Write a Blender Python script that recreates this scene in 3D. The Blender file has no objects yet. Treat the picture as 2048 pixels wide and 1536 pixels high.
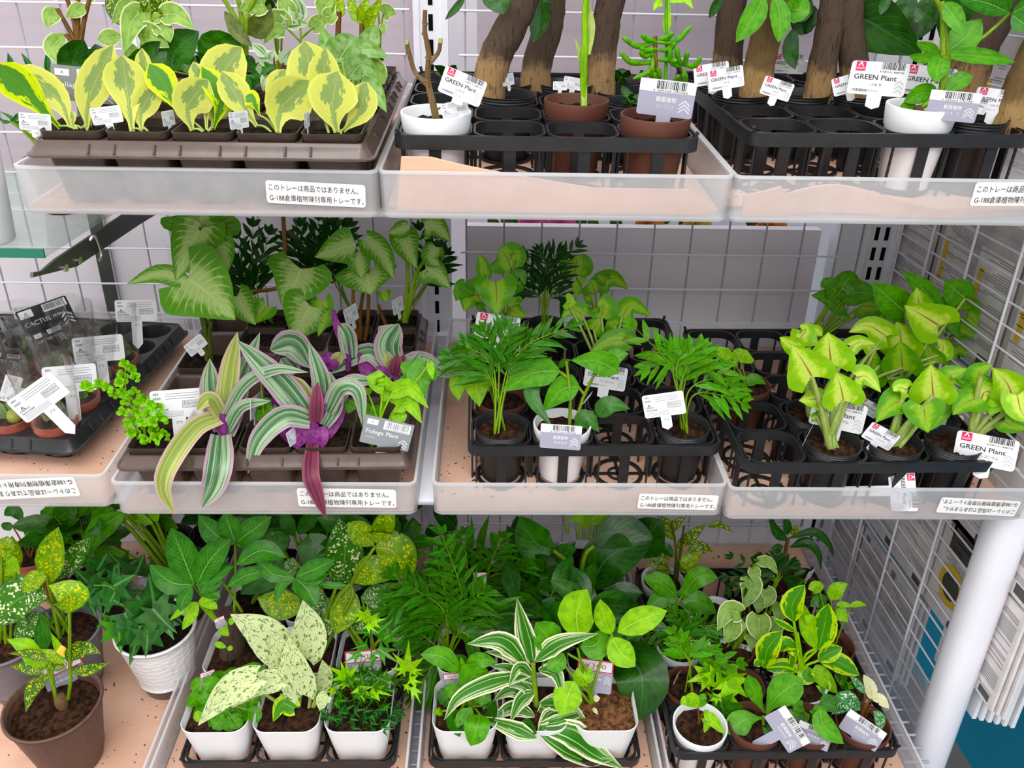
# Plant display shelves in a variety shop. All sizes in metres; X right, Y into the shelf, Z up.
import bpy, math, random
from mathutils import Vector, Matrix
R = math.radians
SC = bpy.context.scene
COL = SC.collection
CAMZ = 1.35

# ---------------------------------------------------------------- camera
YAW, PITCH, ROLL, FPX = 0.030721, 0.461069, 0.020815, 1658.94
_cy, _sy, _cp, _sp = math.cos(YAW), math.sin(YAW), math.cos(PITCH), math.sin(PITCH)
FWD = Vector((_sy * _cp, _cy * _cp, -_sp))
_r0 = Vector((_cy, -_sy, 0)); _u0 = _r0.cross(FWD)
RGT = _r0 * math.cos(ROLL) + _u0 * math.sin(ROLL)
UPV = -_r0 * math.sin(ROLL) + _u0 * math.cos(ROLL)
EYE = Vector((0, 0, CAMZ))
cam = bpy.data.cameras.new('camera'); cam_ob = bpy.data.objects.new('camera', cam); COL.objects.link(cam_ob)
_m = Matrix((RGT, UPV, -FWD)).transposed().to_4x4(); _m.translation = EYE
cam_ob.matrix_world = _m
cam.sensor_width = 36; cam.lens = 36 * FPX / 2048; cam.clip_start = 0.02
SC.camera = cam_ob

# ---------------------------------------------------------------- light
SC.view_settings.view_transform = 'Standard'; SC.view_settings.look = 'None'
SC.view_settings.gamma = 1; SC.view_settings.exposure = 0.3
SC.cycles.max_bounces = 7; SC.cycles.transparent_max_bounces = 40; SC.cycles.caustics_reflective = False; SC.cycles.caustics_refractive = False
W = bpy.data.worlds.new('shop'); SC.world = W; W.use_nodes = True
W.node_tree.nodes['Background'].inputs[0].default_value = (1.0, .985, .955, 1)
_t = W.node_tree; _g = _t.nodes.new('ShaderNodeTexCoord'); _s = _t.nodes.new('ShaderNodeSeparateXYZ'); _r = _t.nodes.new('ShaderNodeMapRange')
_t.links.new(_g.outputs['Generated'], _s.inputs[0]); _t.links.new(_s.outputs[2], _r.inputs[0])
for _i, _v in ((1, -.5), (2, .9), (3, .5), (4, 1.65)): _r.inputs[_i].default_value = _v      # dimmer towards the floor, brightest at the ceiling
_t.links.new(_r.outputs[0], _t.nodes['Background'].inputs[1])
def area(name, loc, sx, sy, power, target, col=(1, .985, .96)):
    l = bpy.data.lights.new(name, 'AREA'); l.shape = 'RECTANGLE'; l.size = sx; l.size_y = sy; l.energy = power; l.color = col
    o = bpy.data.objects.new(name, l); COL.objects.link(o); o.location = loc
    o.rotation_euler = (Vector(target) - Vector(loc)).to_track_quat('-Z', 'Y').to_euler()
    return o
area('ceiling_lamp', (-0.5, -0.55, 2.75), 2.6, 0.35, 15, (0, 0.6, 1.0))
area('ceiling_lamp', (0.5, -1.9, 2.75), 3.2, 0.5, 26, (0.1, 0.8, 0.8))
area('ceiling_lamp', (0.2, 0.55, 2.75), 2.6, 0.3, 4, (0.1, 0.7, 1.0))

# ---------------------------------------------------------------- pixel to place (frame 2048 x 1536)
CR = [0, 0, 1.0]
def crop(x0, y0, s): CR[:] = [x0, y0, s]
def px(u, v): return CR[0] + u * CR[2], CR[1] + v * CR[2]
def ray(u, v):
    u, v = px(u, v)
    return RGT * ((u - 1024) / FPX) + UPV * ((768 - v) / FPX) + FWD
def at(u, v, Y):                       # the point of the plane Y that shows at the pixel
    d = ray(u, v); return EYE + d * (Y / d.y)
def pxm(n, P): return n * CR[2] * (Vector(P) - EYE).dot(FWD) / FPX     # n pixels in metres at P
TILT = R(4.0); Y0 = .745
ROWZ = {'t': CAMZ - .203, 'm': CAMZ - .531, 'b': CAMZ - .905}
ROWM = {k: Matrix.Translation((0, Y0, z)) @ Matrix.Rotation(TILT, 4, 'X') for k, z in ROWZ.items()}
def rowpt(row, u, v, h=0.0):           # where the pixel meets the plane h above that row's tray floor, in row coordinates
    d = ray(u, v); M = ROWM[row]; n = M.to_3x3() @ Vector((0, 0, 1)); o = M @ Vector((0, 0, h))
    P = EYE + d * (n.dot(o - EYE) / n.dot(d))
    return M.inverted() @ P
def rowM(row, x, y, z=0.0, rz=0.0): return ROWM[row] @ Matrix.Translation((x, y, z)) @ Matrix.Rotation(rz, 4, 'Z')

# ---------------------------------------------------------------- mesh helpers
def lerp(a, b, t): return a + (b - a) * t
def curve(tab, t):
    for (a, x), (b, y) in zip(tab, tab[1:]):
        if t <= b:
            f = (t - a) / (b - a); return lerp(x, y, f)
    return tab[-1][1]
def spline(pts, n):                    # Catmull-Rom through the points
    P = [Vector(p) for p in pts]
    if len(P) == 2: return [P[0].lerp(P[1], i / n) for i in range(n + 1)]
    Q = [P[0] * 2 - P[1]] + P + [P[-1] * 2 - P[-2]]
    out = []; m = len(P) - 1
    for i in range(n + 1):
        s = min(i / n * m, m - 1e-9); k = int(s); t = s - k
        a, b, c, d = Q[k:k + 4]
        out.append(0.5 * (2 * b + (c - a) * t + (2 * a - 5 * b + 4 * c - d) * t * t + (3 * b - a - 3 * c + d) * t ** 3))
    return out
def rrect(w, d, r, z, n=4, cx=0, cy=0):
    r = min(r, w / 2 - 1e-5, d / 2 - 1e-5); out = []
    for q, (sx, sy) in enumerate(((1, 1), (-1, 1), (-1, -1), (1, -1))):
        for i in range(n + 1):
            a = R(90) * (q + i / n)
            out.append(Vector((cx + sx * (w / 2 - r) + r * math.cos(a), cy + sy * (d / 2 - r) + r * math.sin(a), z)))
    return out
def circ(r, z, n=32, cx=0, cy=0, ry=None): return [Vector((cx + r * math.cos(2 * math.pi * i / n), cy + (ry or r) * math.sin(2 * math.pi * i / n), z)) for i in range(n)]
class MB:
    def __init__(s): s.v = []; s.f = []; s.uv = []; s.m = []
    def add(s, verts, faces, mat=0, uvs=None):
        o = len(s.v); s.v += [Vector(p) for p in verts]
        for f in faces:
            s.f.append([i + o for i in f]); s.m.append(mat)
            s.uv += [uvs[i] if uvs else (0.5, 0.5) for i in f]
    def grid(s, rows, mat=0, uvs=None, closed=False):
        n = len(rows[0]); V = [p for r in rows for p in r]; F = []
        for i in range(len(rows) - 1):
            for j in range(n if closed else n - 1):
                k = (j + 1) % n
                F.append((i * n + j, i * n + k, (i + 1) * n + k, (i + 1) * n + j))
        s.add(V, F, mat, uvs)
    def loft(s, rings, mat=0, cap0=False, cap1=False):
        s.grid(rings, mat, None, True)
        if cap0: s.add(rings[0], [tuple(reversed(range(len(rings[0]))))], mat)
        if cap1: s.add(rings[-1], [tuple(range(len(rings[-1])))], mat)
    def tube(s, pts, rad, seg=6, mat=0, cap=True):
        P = [Vector(p) for p in pts]; n = len(P); rings = []; uvs = []
        nor = None
        for i, p in enumerate(P):
            t = (P[min(i + 1, n - 1)] - P[max(i - 1, 0)]).normalized()
            if nor is None: nor = t.orthogonal().normalized()
            nor = (nor - t * nor.dot(t)).normalized(); b = t.cross(nor)
            r = rad[i] if isinstance(rad, (list, tuple)) else rad
            rings.append([p + (nor * math.cos(2 * math.pi * k / seg) + b * math.sin(2 * math.pi * k / seg)) * r for k in range(seg)])
            uvs += [(k / seg, i / max(1, n - 1)) for k in range(seg)]
        s.grid(rings, mat, uvs, True)
        if cap:
            s.add(rings[0], [tuple(reversed(range(seg)))], mat); s.add(rings[-1], [tuple(range(seg))], mat)
    def box(s, x0, x1, y0, y1, z0, z1, mat=0, M=None):
        V = [Vector((x, y, z)) for z in (z0, z1) for y in (y0, y1) for x in (x0, x1)]
        if M: V = [M @ p for p in V]
        s.add(V, [(0, 2, 3, 1), (4, 5, 7, 6), (0, 1, 5, 4), (1, 3, 7, 5), (3, 2, 6, 7), (2, 0, 4, 6)], mat)
    def merge(s, o, M=None, mat=None):
        k = len(s.v); s.v += [M @ p for p in o.v] if M else list(o.v)
        s.f += [[i + k for i in f] for f in o.f]; s.m += o.m if mat is None else [mat] * len(o.m); s.uv += o.uv
    def mesh(s, name, mats, smooth=True, inv=None):
        me = bpy.data.meshes.new(name)
        me.from_pydata([(inv @ p)[:] if inv else p[:] for p in s.v], [], s.f)
        uv = me.uv_layers.new(name='UVMap'); uv.data.foreach_set('uv', [c for q in s.uv for c in q])
        for m in (mats if isinstance(mats, (list, tuple)) else [mats]): me.materials.append(m)
        me.polygons.foreach_set('material_index', s.m)
        me.polygons.foreach_set('use_smooth', [bool(smooth)] * len(s.f))
        if smooth == 'auto': me.set_sharp_from_angle(angle=R(35))
        return me
    def build(s, name, mats, parent=None, smooth=True, inv=None, M=None):
        o = bpy.data.objects.new(name, s.mesh(name, mats, smooth, inv)); COL.objects.link(o)
        if parent: o.parent = parent
        if M is not None: o.matrix_world = M
        return o
def tag(o, label, cat, group=None, kind=None):
    o['label'] = label; o['category'] = cat
    if group: o['group'] = group
    if kind: o['kind'] = kind
    return o
def struct(o): o['kind'] = 'structure'; return o
def thing(name, M, label, cat, group=None):
    o = bpy.data.objects.new(name, None); o.empty_display_size = .02; COL.objects.link(o); o.matrix_world = M
    return tag(o, label, cat, group)
def inst(name, me, parent, M=None):
    o = bpy.data.objects.new(name, me); COL.objects.link(o); o.parent = parent
    if M is not None: o.matrix_local = M
    return o
def copy_tree(o, parent=None):
    c = o.copy(); COL.objects.link(c)
    if parent: c.parent = parent
    for ch in list(o.children): copy_tree(ch, c)
    return c

# ---------------------------------------------------------------- materials
def hexc(h):
    h = h.lstrip('#'); f = lambda x: (x / 12.92 if x <= .04045 else ((x + .055) / 1.055) ** 2.4)
    return tuple(f(int(h[i:i + 2], 16) / 255) for i in (0, 2, 4)) + (1,)
class NT:
    def __init__(s, name):
        s.mat = bpy.data.materials.new(name); s.mat.use_nodes = True; s.t = s.mat.node_tree; s.n = s.t.nodes
        s.bs = s.n['Principled BSDF']; s.out = s.n['Material Output']
    def node(s, typ, ins=None, **kw):
        nd = s.n.new(typ)
        for k, v in kw.items(): setattr(nd, k, v)
        for k, v in (ins or {}).items(): s.set(nd.inputs[k], v)
        return nd
    def set(s, sock, v):
        if hasattr(v, 'is_output'): s.t.links.new(v, sock)
        else: sock.default_value = v
    def math(s, op, a, b=0.0, c=0.0):
        nd = s.n.new('ShaderNodeMath'); nd.operation = op
        for i, v in enumerate((a, b, c)): s.set(nd.inputs[i], v)
        return nd.outputs[0]
    def step(s, x, lo, hi):                # smooth 0..1 between lo and hi
        nd = s.node('ShaderNodeMapRange', interpolation_type='SMOOTHSTEP')
        for k, v in ((0, x), (1, lo), (2, hi), (3, 0.0), (4, 1.0)): s.set(nd.inputs[k], v)
        return nd.outputs[0]
    def mix(s, f, a, b):
        nd = s.node('ShaderNodeMix', data_type='RGBA'); s.set(nd.inputs[0], f); s.set(nd.inputs[6], a); s.set(nd.inputs[7], b)
        return nd.outputs[2]
    def noise(s, vec, scale, detail=2.0, rough=.5):
        return s.node('ShaderNodeTexNoise', {'Vector': vec, 'Scale': scale, 'Detail': detail, 'Roughness': rough}).outputs[0]
    def obj(s): return s.node('ShaderNodeTexCoord').outputs['Object']
    def uv(s): return s.node('ShaderNodeTexCoord').outputs['UV']
    def bump(s, h, strength=.3, dist=.002):
        s.set(s.bs.inputs['Normal'], s.node('ShaderNodeBump', {'Height': h, 'Strength': strength, 'Distance': dist}).outputs[0])
def solid(name, col, rough=.5, spec=.5, var=0.0, scale=40, bump=0, bscale=80, bdist=.001, metal=0):
    N = NT(name); c = hexc(col) if isinstance(col, str) else col
    N.set(N.bs.inputs['Roughness'], rough); N.set(N.bs.inputs['Specular IOR Level'], spec); N.set(N.bs.inputs['Metallic'], metal)
    if var:
        n = N.noise(N.obj(), scale, 4)
        dk = tuple(x * (1 - var) for x in c[:3]) + (1,); lt = tuple(min(1, x * (1 + var)) for x in c[:3]) + (1,)
        N.set(N.bs.inputs['Base Color'], N.mix(N.step(n, .35, .65), dk, lt))
    else: N.set(N.bs.inputs['Base Color'], c)
    if bump: N.bump(N.noise(N.obj(), bscale, 3), bump, bdist)
    return N.mat
def frosted(name, tr=.5, col=(.86, .87, .92), rough=.25, milk=.55):     # translucent milky plastic
    N = NT(name); n = N.noise(N.obj(), 60, 3)
    d = N.node('ShaderNodeBsdfDiffuse', {'Color': col + (1,)}); tl = N.node('ShaderNodeBsdfTranslucent', {'Color': col + (1,)})
    m1 = N.node('ShaderNodeMixShader', {0: milk, 1: d.outputs[0], 2: tl.outputs[0]})
    tp = N.node('ShaderNodeBsdfTransparent', {'Color': (.97, .97, .98, 1)})
    m2 = N.node('ShaderNodeMixShader', {0: N.math('ADD', N.math('MULTIPLY', n, .12), tr - .06), 1: m1.outputs[0], 2: tp.outputs[0]})
    g = N.node('ShaderNodeBsdfGlossy', {'Roughness': rough}); fr = N.node('ShaderNodeLayerWeight', {'Blend': .5})
    m3 = N.node('ShaderNodeMixShader', {0: N.math('MULTIPLY_ADD', N.math('POWER', fr.outputs['Facing'], 4.0), .5, .03), 1: m2.outputs[0], 2: g.outputs[0]})
    N.set(N.out.inputs[0], m3.outputs[0]); return N.mat
def clear_film(name, tr=.975, ior=1.22, rough=.15):
    N = NT(name)
    tp = N.node('ShaderNodeBsdfTransparent', {'Color': (tr, tr, tr, 1)})
    g = N.node('ShaderNodeBsdfGlossy', {'Roughness': rough}); fr = N.node('ShaderNodeLayerWeight', {'Blend': .5})
    b = N.node('ShaderNodeBump', {'Height': N.noise(N.obj(), 70, 3), 'Strength': .5, 'Distance': .002})
    N.set(fr.inputs['Normal'], b.outputs[0]); N.set(g.inputs['Normal'], b.outputs[0])
    m = N.node('ShaderNodeMixShader', {0: N.math('MULTIPLY_ADD', N.math('POWER', fr.outputs['Facing'], 2.0), .6, .07), 1: tp.outputs[0], 2: g.outputs[0]})
    N.set(N.out.inputs[0], m.outputs[0]); return N.mat
def leafmat(name, kind, c1, c2, c3=None, vein=None, rough=.38, spec=.25, trans=.22, nveins=9, vw=.035, vs=.55, jitter=.12, mid=.05, bumps=.25, lim=.6):
    """u across (0..1), v along (0..1). kinds: plain, margin, stripe, speck, marble, synth."""
    N = NT(name); uv = N.uv(); sep = N.node('ShaderNodeSeparateXYZ', {0: uv}); u, v = sep.outputs[0], sep.outputs[1]
    geo = N.node('ShaderNodeNewGeometry'); rnd = geo.outputs['Random Per Island']
    a = N.math('ABSOLUTE', N.math('MULTIPLY_ADD', u, 2.0, -1.0))
    off = N.math('MULTIPLY', rnd, 37.0)
    def coord(su, sv, w=1.0):
        return N.node('ShaderNodeCombineXYZ', {0: N.math('MULTIPLY', u, su), 1: N.math('MULTIPLY', v, sv), 2: N.math('MULTIPLY', off, w)}).outputs[0]
    C1, C2 = hexc(c1), hexc(c2); C3 = hexc(c3) if c3 else C2
    n1 = N.noise(coord(3, 4), 1.6, 3)
    if kind == 'plain':
        col = N.mix(N.step(n1, .3, .7), C1, C2)
    elif kind == 'margin':                 # dark irregular heart, pale edge
        n2 = N.noise(coord(2.6, 1.8), 1.5, 4, .62)
        d = N.math('ADD', a, N.math('MULTIPLY_ADD', n2, 2.1, -1.05))
        col = N.mix(N.step(d, lim - .05, lim + .05), C1, C2); col = N.mix(N.step(a, .8, .98), col, C3)
    elif kind == 'stripe':
        st = N.noise(coord(13, .5), 1.0, 2, .6)
        col = N.mix(N.step(st, lim - .18, lim - .1), C1, C2); col = N.mix(N.step(N.math('ADD', a, N.math('MULTIPLY', n1, .25)), .86, 1.0), col, C3)
    elif kind == 'edge':                   # thin pale line round the edge
        col = N.mix(N.step(n1, .3, .7), C1, C2); col = N.mix(N.step(a, .84, .93), col, C3)
    elif kind == 'speck':
        vo = N.node('ShaderNodeTexVoronoi', {'Vector': coord(9, 20), 'Scale': 1.25}).outputs['Distance']
        big = N.noise(coord(3, 5), 1.3, 2)
        thr = N.math('ADD', .16, N.math('MULTIPLY', N.math('SUBTRACT', big, .32), 1.0))
        sp = N.math('SUBTRACT', 1.0, N.step(N.math('SUBTRACT', vo, thr), -.08, .08))
        sp = N.math('MULTIPLY', sp, N.step(N.math('SUBTRACT', 1.0, a), .03, .3))
        col = N.mix(sp, N.mix(N.step(n1, .3, .7), C1, C2), C3)
    elif kind == 'marble':
        n2 = N.noise(coord(10, 9), 1.3, 5, .68)
        col = N.mix(N.step(n2, .53, .59), N.mix(n1, C2, C3), C1)
    else:                                  # pale flush along the veins
        n2 = N.noise(coord(3, 3), 2.2, 3, .6)
        d = N.math('SUBTRACT', N.math('ADD', N.math('MULTIPLY', a, .75), N.math('MULTIPLY', n2, .8)), .72)
        col = N.mix(N.step(d, -.22, .22), C2, C1)
    if vein:
        V = hexc(vein)
        s = N.math('MULTIPLY', N.math('SUBTRACT', v, N.math('MULTIPLY', a, .32)), float(nveins))
        fr = N.math('ABSOLUTE', N.math('SUBTRACT', N.math('FRACT', s), .5))
        side = N.math('MULTIPLY', N.math('SUBTRACT', 1.0, N.step(fr, vw, vw * 2.4 + .02)), N.math('MULTIPLY', N.math('SUBTRACT', 1.0, N.step(a, .55, .95)), vs))
        md = N.math('SUBTRACT', 1.0, N.step(N.math('ADD', a, N.math('MULTIPLY', v, mid * .6)), mid * .4, mid * 1.3))
        col = N.mix(N.math('MAXIMUM', side, md), col, V)
        N.bump(N.math('ADD', N.math('MULTIPLY', side, -1.0), N.math('MULTIPLY', n1, .6)), bumps, .002)
    hs = N.node('ShaderNodeHueSaturation', {'Color': col, 'Value': N.math('ADD', 1 - jitter, N.math('MULTIPLY', rnd, 2 * jitter)), 'Hue': N.math('MULTIPLY_ADD', rnd, .018, .477), 'Saturation': 1.12})
    col = hs.outputs[0]
    N.set(N.bs.inputs['Base Color'], col); N.set(N.bs.inputs['Roughness'], rough); N.set(N.bs.inputs['Specular IOR Level'], spec)
    tl = N.node('ShaderNodeBsdfTranslucent', {'Color': col})
    m = N.node('ShaderNodeMixShader', {0: trans, 1: N.bs.outputs[0], 2: tl.outputs[0]})
    N.set(N.out.inputs[0], m.outputs[0]); return N.mat
def bark(name, top, low, fissure):
    N = NT(name); uv = N.uv(); sep = N.node('ShaderNodeSeparateXYZ', {0: uv}); v = sep.outputs[1]
    o = N.obj(); mp = N.node('ShaderNodeMapping', {'Vector': o, 'Scale': (380, 380, 38)}).outputs[0]
    n = N.noise(mp, 1.0, 6, .72); b = N.noise(o, 30, 4, .6)
    f = N.step(N.math('ADD', v, N.math('MULTIPLY_ADD', b, .5, -.25)), .30, .42)
    col = N.mix(f, hexc(low), hexc(top)); col = N.mix(N.step(n, .5, .72), col, hexc(fissure))
    N.set(N.bs.inputs['Base Color'], col); N.set(N.bs.inputs['Roughness'], .85); N.set(N.bs.inputs['Specular IOR Level'], .2)
    N.bump(N.math('ADD', n, N.math('MULTIPLY', b, .6)), 1.0, .007); return N.mat
def soilmat(name, a, b):
    N = NT(name); o = N.obj(); n = N.noise(o, 130, 5, .7); m = N.noise(o, 45, 3)
    N.set(N.bs.inputs['Base Color'], N.mix(N.step(n, .35, .7), hexc(a), hexc(b))); N.set(N.bs.inputs['Roughness'], .95); N.set(N.bs.inputs['Specular IOR Level'], .1)
    N.bump(N.math('ADD', n, m), 1.0, .008); return N.mat
M = {}
M['white_pot'] = solid('white_pot', '#ebebef', .38, .4, .02, 20)
M['brown_pot'] = solid('brown_pot', '#5b3427', .55, .35, .08, 30)
M['black_pot'] = solid('black_pot', '#222224', .42, .4, .2, 40)
M['square_pot'] = solid('square_pot', '#43372f', .5, .4, .15, 60)

M['grey_pot'] = solid('grey_pot', '#77727c', .55, .3, .06, 30)
def honey(name, col):
    N = NT(name); N.set(N.bs.inputs['Base Color'], hexc(col)); N.set(N.bs.inputs['Roughness'], .5)
    x = N.node('ShaderNodeSeparateXYZ', {0: N.obj()}); ang = N.math('ARCTAN2', x.outputs[1], x.outputs[0])
    v = N.node('ShaderNodeCombineXYZ', {0: N.math('MULTIPLY', ang, 4.4), 1: N.math('MULTIPLY', x.outputs[2], 120.0), 2: 0.0})
    vo = N.node('ShaderNodeTexVoronoi', {'Vector': v.outputs[0], 'Scale': 1.0, 'Randomness': .35}).outputs['Distance']
    N.bump(vo, .42, .003); return N.mat
M['hex_white'] = honey('hex_white', '#efeef2'); M['big_brown'] = honey('big_brown', '#5e4036')
M['terracotta'] = solid('terracotta', '#a3503c', .6, .3, .1, 60)
M['cage'] = solid('cage', '#202023', .38, .45, .15, 60)
M['brown_tray'] = solid('brown_tray', '#54443f', .22, .6, .12, 50)
M['black_tray'] = solid('black_tray', '#2a2b2f', .3, .5, .3, 30)
M['soil'] = soilmat('soil', '#1c120d', '#5a3b2a'); M['coir'] = soilmat('coir', '#4a2a19', '#a2714a'); M['dark_soil'] = soilmat('dark_soil', '#14100e', '#3a2c24')
M['frost'] = frosted('frost', .68, (.96, .96, .99), .25, .35); M['frost_edge'] = frosted('frost_edge', .45, (.93, .94, .97), .3, .4)
M['clear'] = frosted('clear', .86, (.9, .9, .93), .15); M['film'] = clear_film('film')
M['foam'] = solid('foam', '#e2b296', .85, .2, .05, 25, .4, 300, .0006)
def linermat():
    N = NT('liner'); o = N.obj(); n = N.noise(o, 14, 4); sp = N.noise(o, 170, 2, .4); area = N.noise(o, 7, 2)
    col = N.mix(N.step(n, .3, .7), hexc('#d6a88f'), hexc('#e4bba4'))
    col = N.mix(N.step(N.math('ADD', sp, N.math('MULTIPLY_ADD', area, .22, -.11)), .71, .735), col, hexc('#4a3122'))    # stray crumbs of soil
    N.set(N.bs.inputs['Base Color'], col); N.set(N.bs.inputs['Roughness'], .8); N.set(N.bs.inputs['Specular IOR Level'], .25); return N.mat
M['liner'] = linermat()
M['white_metal'] = solid('white_metal', '#e9e8f2', .35, .5, .02, 10)
M['wire'] = solid('wire', '#e4e3ee', .35, .5)
M['wire_grey'] = solid('wire_grey', '#a9a6b2', .35, .5)
M['slot'] = solid('slot', '#08080a', .9, .1)
M['chrome'] = solid('chrome', '#d0d0d4', .15, .5, metal=1.0)
M['bracket'] = solid('bracket', '#3f4038', .35, .5, .15, 30)
M['print_black'] = solid('print_black', '#1b1a1d', .6, .2); M['print_grey'] = solid('print_grey', '#8a8891', .6, .2)
M['card'] = solid('card', '#e6e7ec', .4, .4); M['lilac'] = solid('lilac', '#9997aa', .45, .4); M['dgrey'] = solid('dgrey', '#85888c', .45, .4)
M['pink'] = solid('pink', '#d8225f', .45, .4); M['pblack'] = solid('pblack', '#17171a', .4, .4); M['pgrey'] = solid('pgrey', '#c9c7d0', .5, .3)
M['sticker'] = solid('sticker', '#f0edec', .45, .4, .04, 90)
CARD = [M['card'], M['print_black'], M['pink'], M['lilac'], M['pgrey'], M['dgrey'], M['pblack'], M['print_grey']]
M['bark'] = bark('bark', '#6a5648', '#c09a6a', '#33261d'); M['bark_pale'] = bark('bark_pale', '#8d7049', '#c9a26b', '#6b4f30'); M['twig'] = bark('twig', '#8f6e45', '#a98a5a', '#5a4128')
M['stem'] = leafmat('stem', 'plain', '#5f8a2c', '#84a844', trans=.15)
M['stem_pale'] = leafmat('stem_pale', 'plain', '#93b25a', '#b8cc84', trans=.2)
M['stem_dark'] = leafmat('stem_dark', 'plain', '#3a4a1e', '#5c6b30', trans=.1)
M['stem_brown'] = leafmat('stem_brown', 'plain', '#5a4326', '#7d6234', trans=.05)
M['pep'] = leafmat('pep', 'margin', '#86a164', '#cbd474', '#d8e07e', vein='#b0bd70', nveins=5, vs=.15, mid=.035, trans=.3, rough=.35, lim=.36)
M['pep_bright'] = leafmat('pep_bright', 'margin', '#4e8a3a', '#c3e03f', '#d6ec58', vein='#5a9a35', nveins=5, vs=.1, trans=.3, lim=.55)
M['pep_edge'] = leafmat('pep_edge', 'edge', '#6c9a48', '#93b765', '#dfe9b8', vein='#a9c47c', vs=.15, trans=.25)
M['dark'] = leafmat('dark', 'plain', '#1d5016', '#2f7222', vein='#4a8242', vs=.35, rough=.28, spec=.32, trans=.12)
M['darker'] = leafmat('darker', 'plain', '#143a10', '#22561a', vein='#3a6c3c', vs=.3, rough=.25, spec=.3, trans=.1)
M['fuzzy'] = leafmat('fuzzy', 'plain', '#5f9440', '#9bbd84', vein='#b7cfa0', vs=.3, rough=.9, spec=.15, trans=.22)
M['silver'] = leafmat('silver', 'stripe', '#4e7448', '#a9bf9c', '#b9cba9', rough=.7, trans=.15)
M['mid'] = leafmat('mid', 'plain', '#2f8014', '#4c9e1e', vein='#7db554', vs=.4, rough=.3, trans=.22)
M['pach'] = leafmat('pach', 'plain', '#1b6016', '#2b7c1e', vein='#7fb860', vs=.35, nveins=11, rough=.28, trans=.18, mid=.05)
M['lime'] = leafmat('lime', 'plain', '#62ad16', '#8ccf28', vein='#b6e060', vs=.35, trans=.3)
M['ltip'] = leafmat('ltip', 'plain', '#7cc81e', '#a4e43c', trans=.35)
M['ivy'] = leafmat('ivy', 'plain', '#1c4c22', '#2f702e', vein='#5f9058', vs=0.0, bumps=.1, rough=.4, trans=.12)
M['ivy_green'] = leafmat('ivy_green', 'plain', '#2b6c20', '#41922a', vein='#6aa858', vs=0.0, bumps=.1, rough=.4, trans=.16)
M['palm'] = leafmat('palm', 'plain', '#215c16', '#3a8222', rough=.4, trans=.18, jitter=.2)
M['palm_b'] = leafmat('palm_b', 'plain', '#328416', '#58a62c', rough=.4, trans=.25, jitter=.15)
M['palm_d'] = leafmat('palm_d', 'plain', '#123a12', '#20501c', rough=.4, trans=.12)
M['synp'] = leafmat('synp', 'synth', '#4a8c22', '#9fbd76', vein='#b4cc8a', nveins=9, vs=.75, vw=.05, trans=.22, rough=.45)
M['syn'] = leafmat('syn', 'synth', '#7dc022', '#c6e672', vein='#a8745c', nveins=6, vs=.08, mid=.05, trans=.3, rough=.38, spec=.3)
M['syn_d'] = leafmat('syn_d', 'synth', '#4d9a22', '#8cbf4a', vein='#8a6a4c', nveins=6, vs=.1, mid=.04, trans=.28, rough=.38)
M['trad'] = leafmat('trad', 'stripe', '#4a7250', '#a3ba9c', '#b998ab', rough=.42, trans=.18, jitter=.08, lim=.63)
M['trad_g'] = leafmat('trad_g', 'stripe', '#8a9f55', '#b9c080', '#d0b4a8', rough=.42, trans=.2, jitter=.08, lim=.66)
M['purple'] = leafmat('purple', 'plain', '#6d2c66', '#97508c', rough=.42, trans=.25)
M['maroon'] = leafmat('maroon', 'stripe', '#5d2c3c', '#7d4450', '#8f5a62', rough=.45, trans=.15)
M['cal'] = leafmat('cal', 'plain', '#58b31a', '#8be02c', rough=.4, trans=.35)
M['croton'] = leafmat('croton', 'speck', '#1c4c12', '#2f6816', '#e3dc2c', vein='#5a8a30', vs=.1, rough=.3, trans=.15)
M['croton_y'] = leafmat('croton_y', 'speck', '#4f8c1e', '#78ad28', '#dfe24a', vein='#b9c83c', vs=.2, rough=.3, trans=.25)
M['dieff'] = leafmat('dieff', 'speck', '#26601a', '#387c22', '#e6ecc0', vein='#6f9c50', vs=.1, rough=.35, trans=.18)
M['marble'] = leafmat('marble', 'marble', '#3f7c30', '#e4ecc4', '#cfdfa0', vein='#c6d898', vs=.12, mid=.03, trans=.3, rough=.36)
M['drac'] = leafmat('drac', 'stripe', '#2f6a34', '#4c8a48', '#e9eccb', rough=.35, trans=.18)
M['drac2'] = leafmat('drac2', 'stripe', '#2f7426', '#d5dfb0', '#e8ebc8', rough=.35, trans=.2, lim=.7, jitter=.08)
M['variegreen'] = leafmat('variegreen', 'margin', '#3c8c26', '#a9d83a', '#c6e650', vein='#84bb44', vs=.1, trans=.3, lim=.62)
M['cream'] = leafmat('cream', 'plain', '#d8dc9c', '#ecead0', vein='#c9b878', trans=.3)
M['pilea'] = leafmat('pilea', 'speck', '#2e6a3c', '#3f7f4a', '#e0ead8', rough=.4)
M['succ'] = leafmat('succ', 'plain', '#3f8a2c', '#63ab3c', rough=.35, trans=.12)
M['cactus'] = solid('cactus', '#5f7f4c', .7, .3, .35, 220, .8, 300, .003)
M['cactus_b'] = solid('cactus_b', '#7c8a5c', .7, .3, .4, 150, .8, 300, .003)
M['cactus_y'] = solid('cactus_y', '#9ea544', .5, .3, .25, 90, .4, 200, .002)
M['yellow'] = solid('yellow', '#d9b52c', .5); M['flower_pink'] = solid('flower_pink', '#d8589a', .6, .2, .2, 60); M['flower_orange'] = solid('flower_orange', '#df8230', .6, .2, .2, 60)

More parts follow.
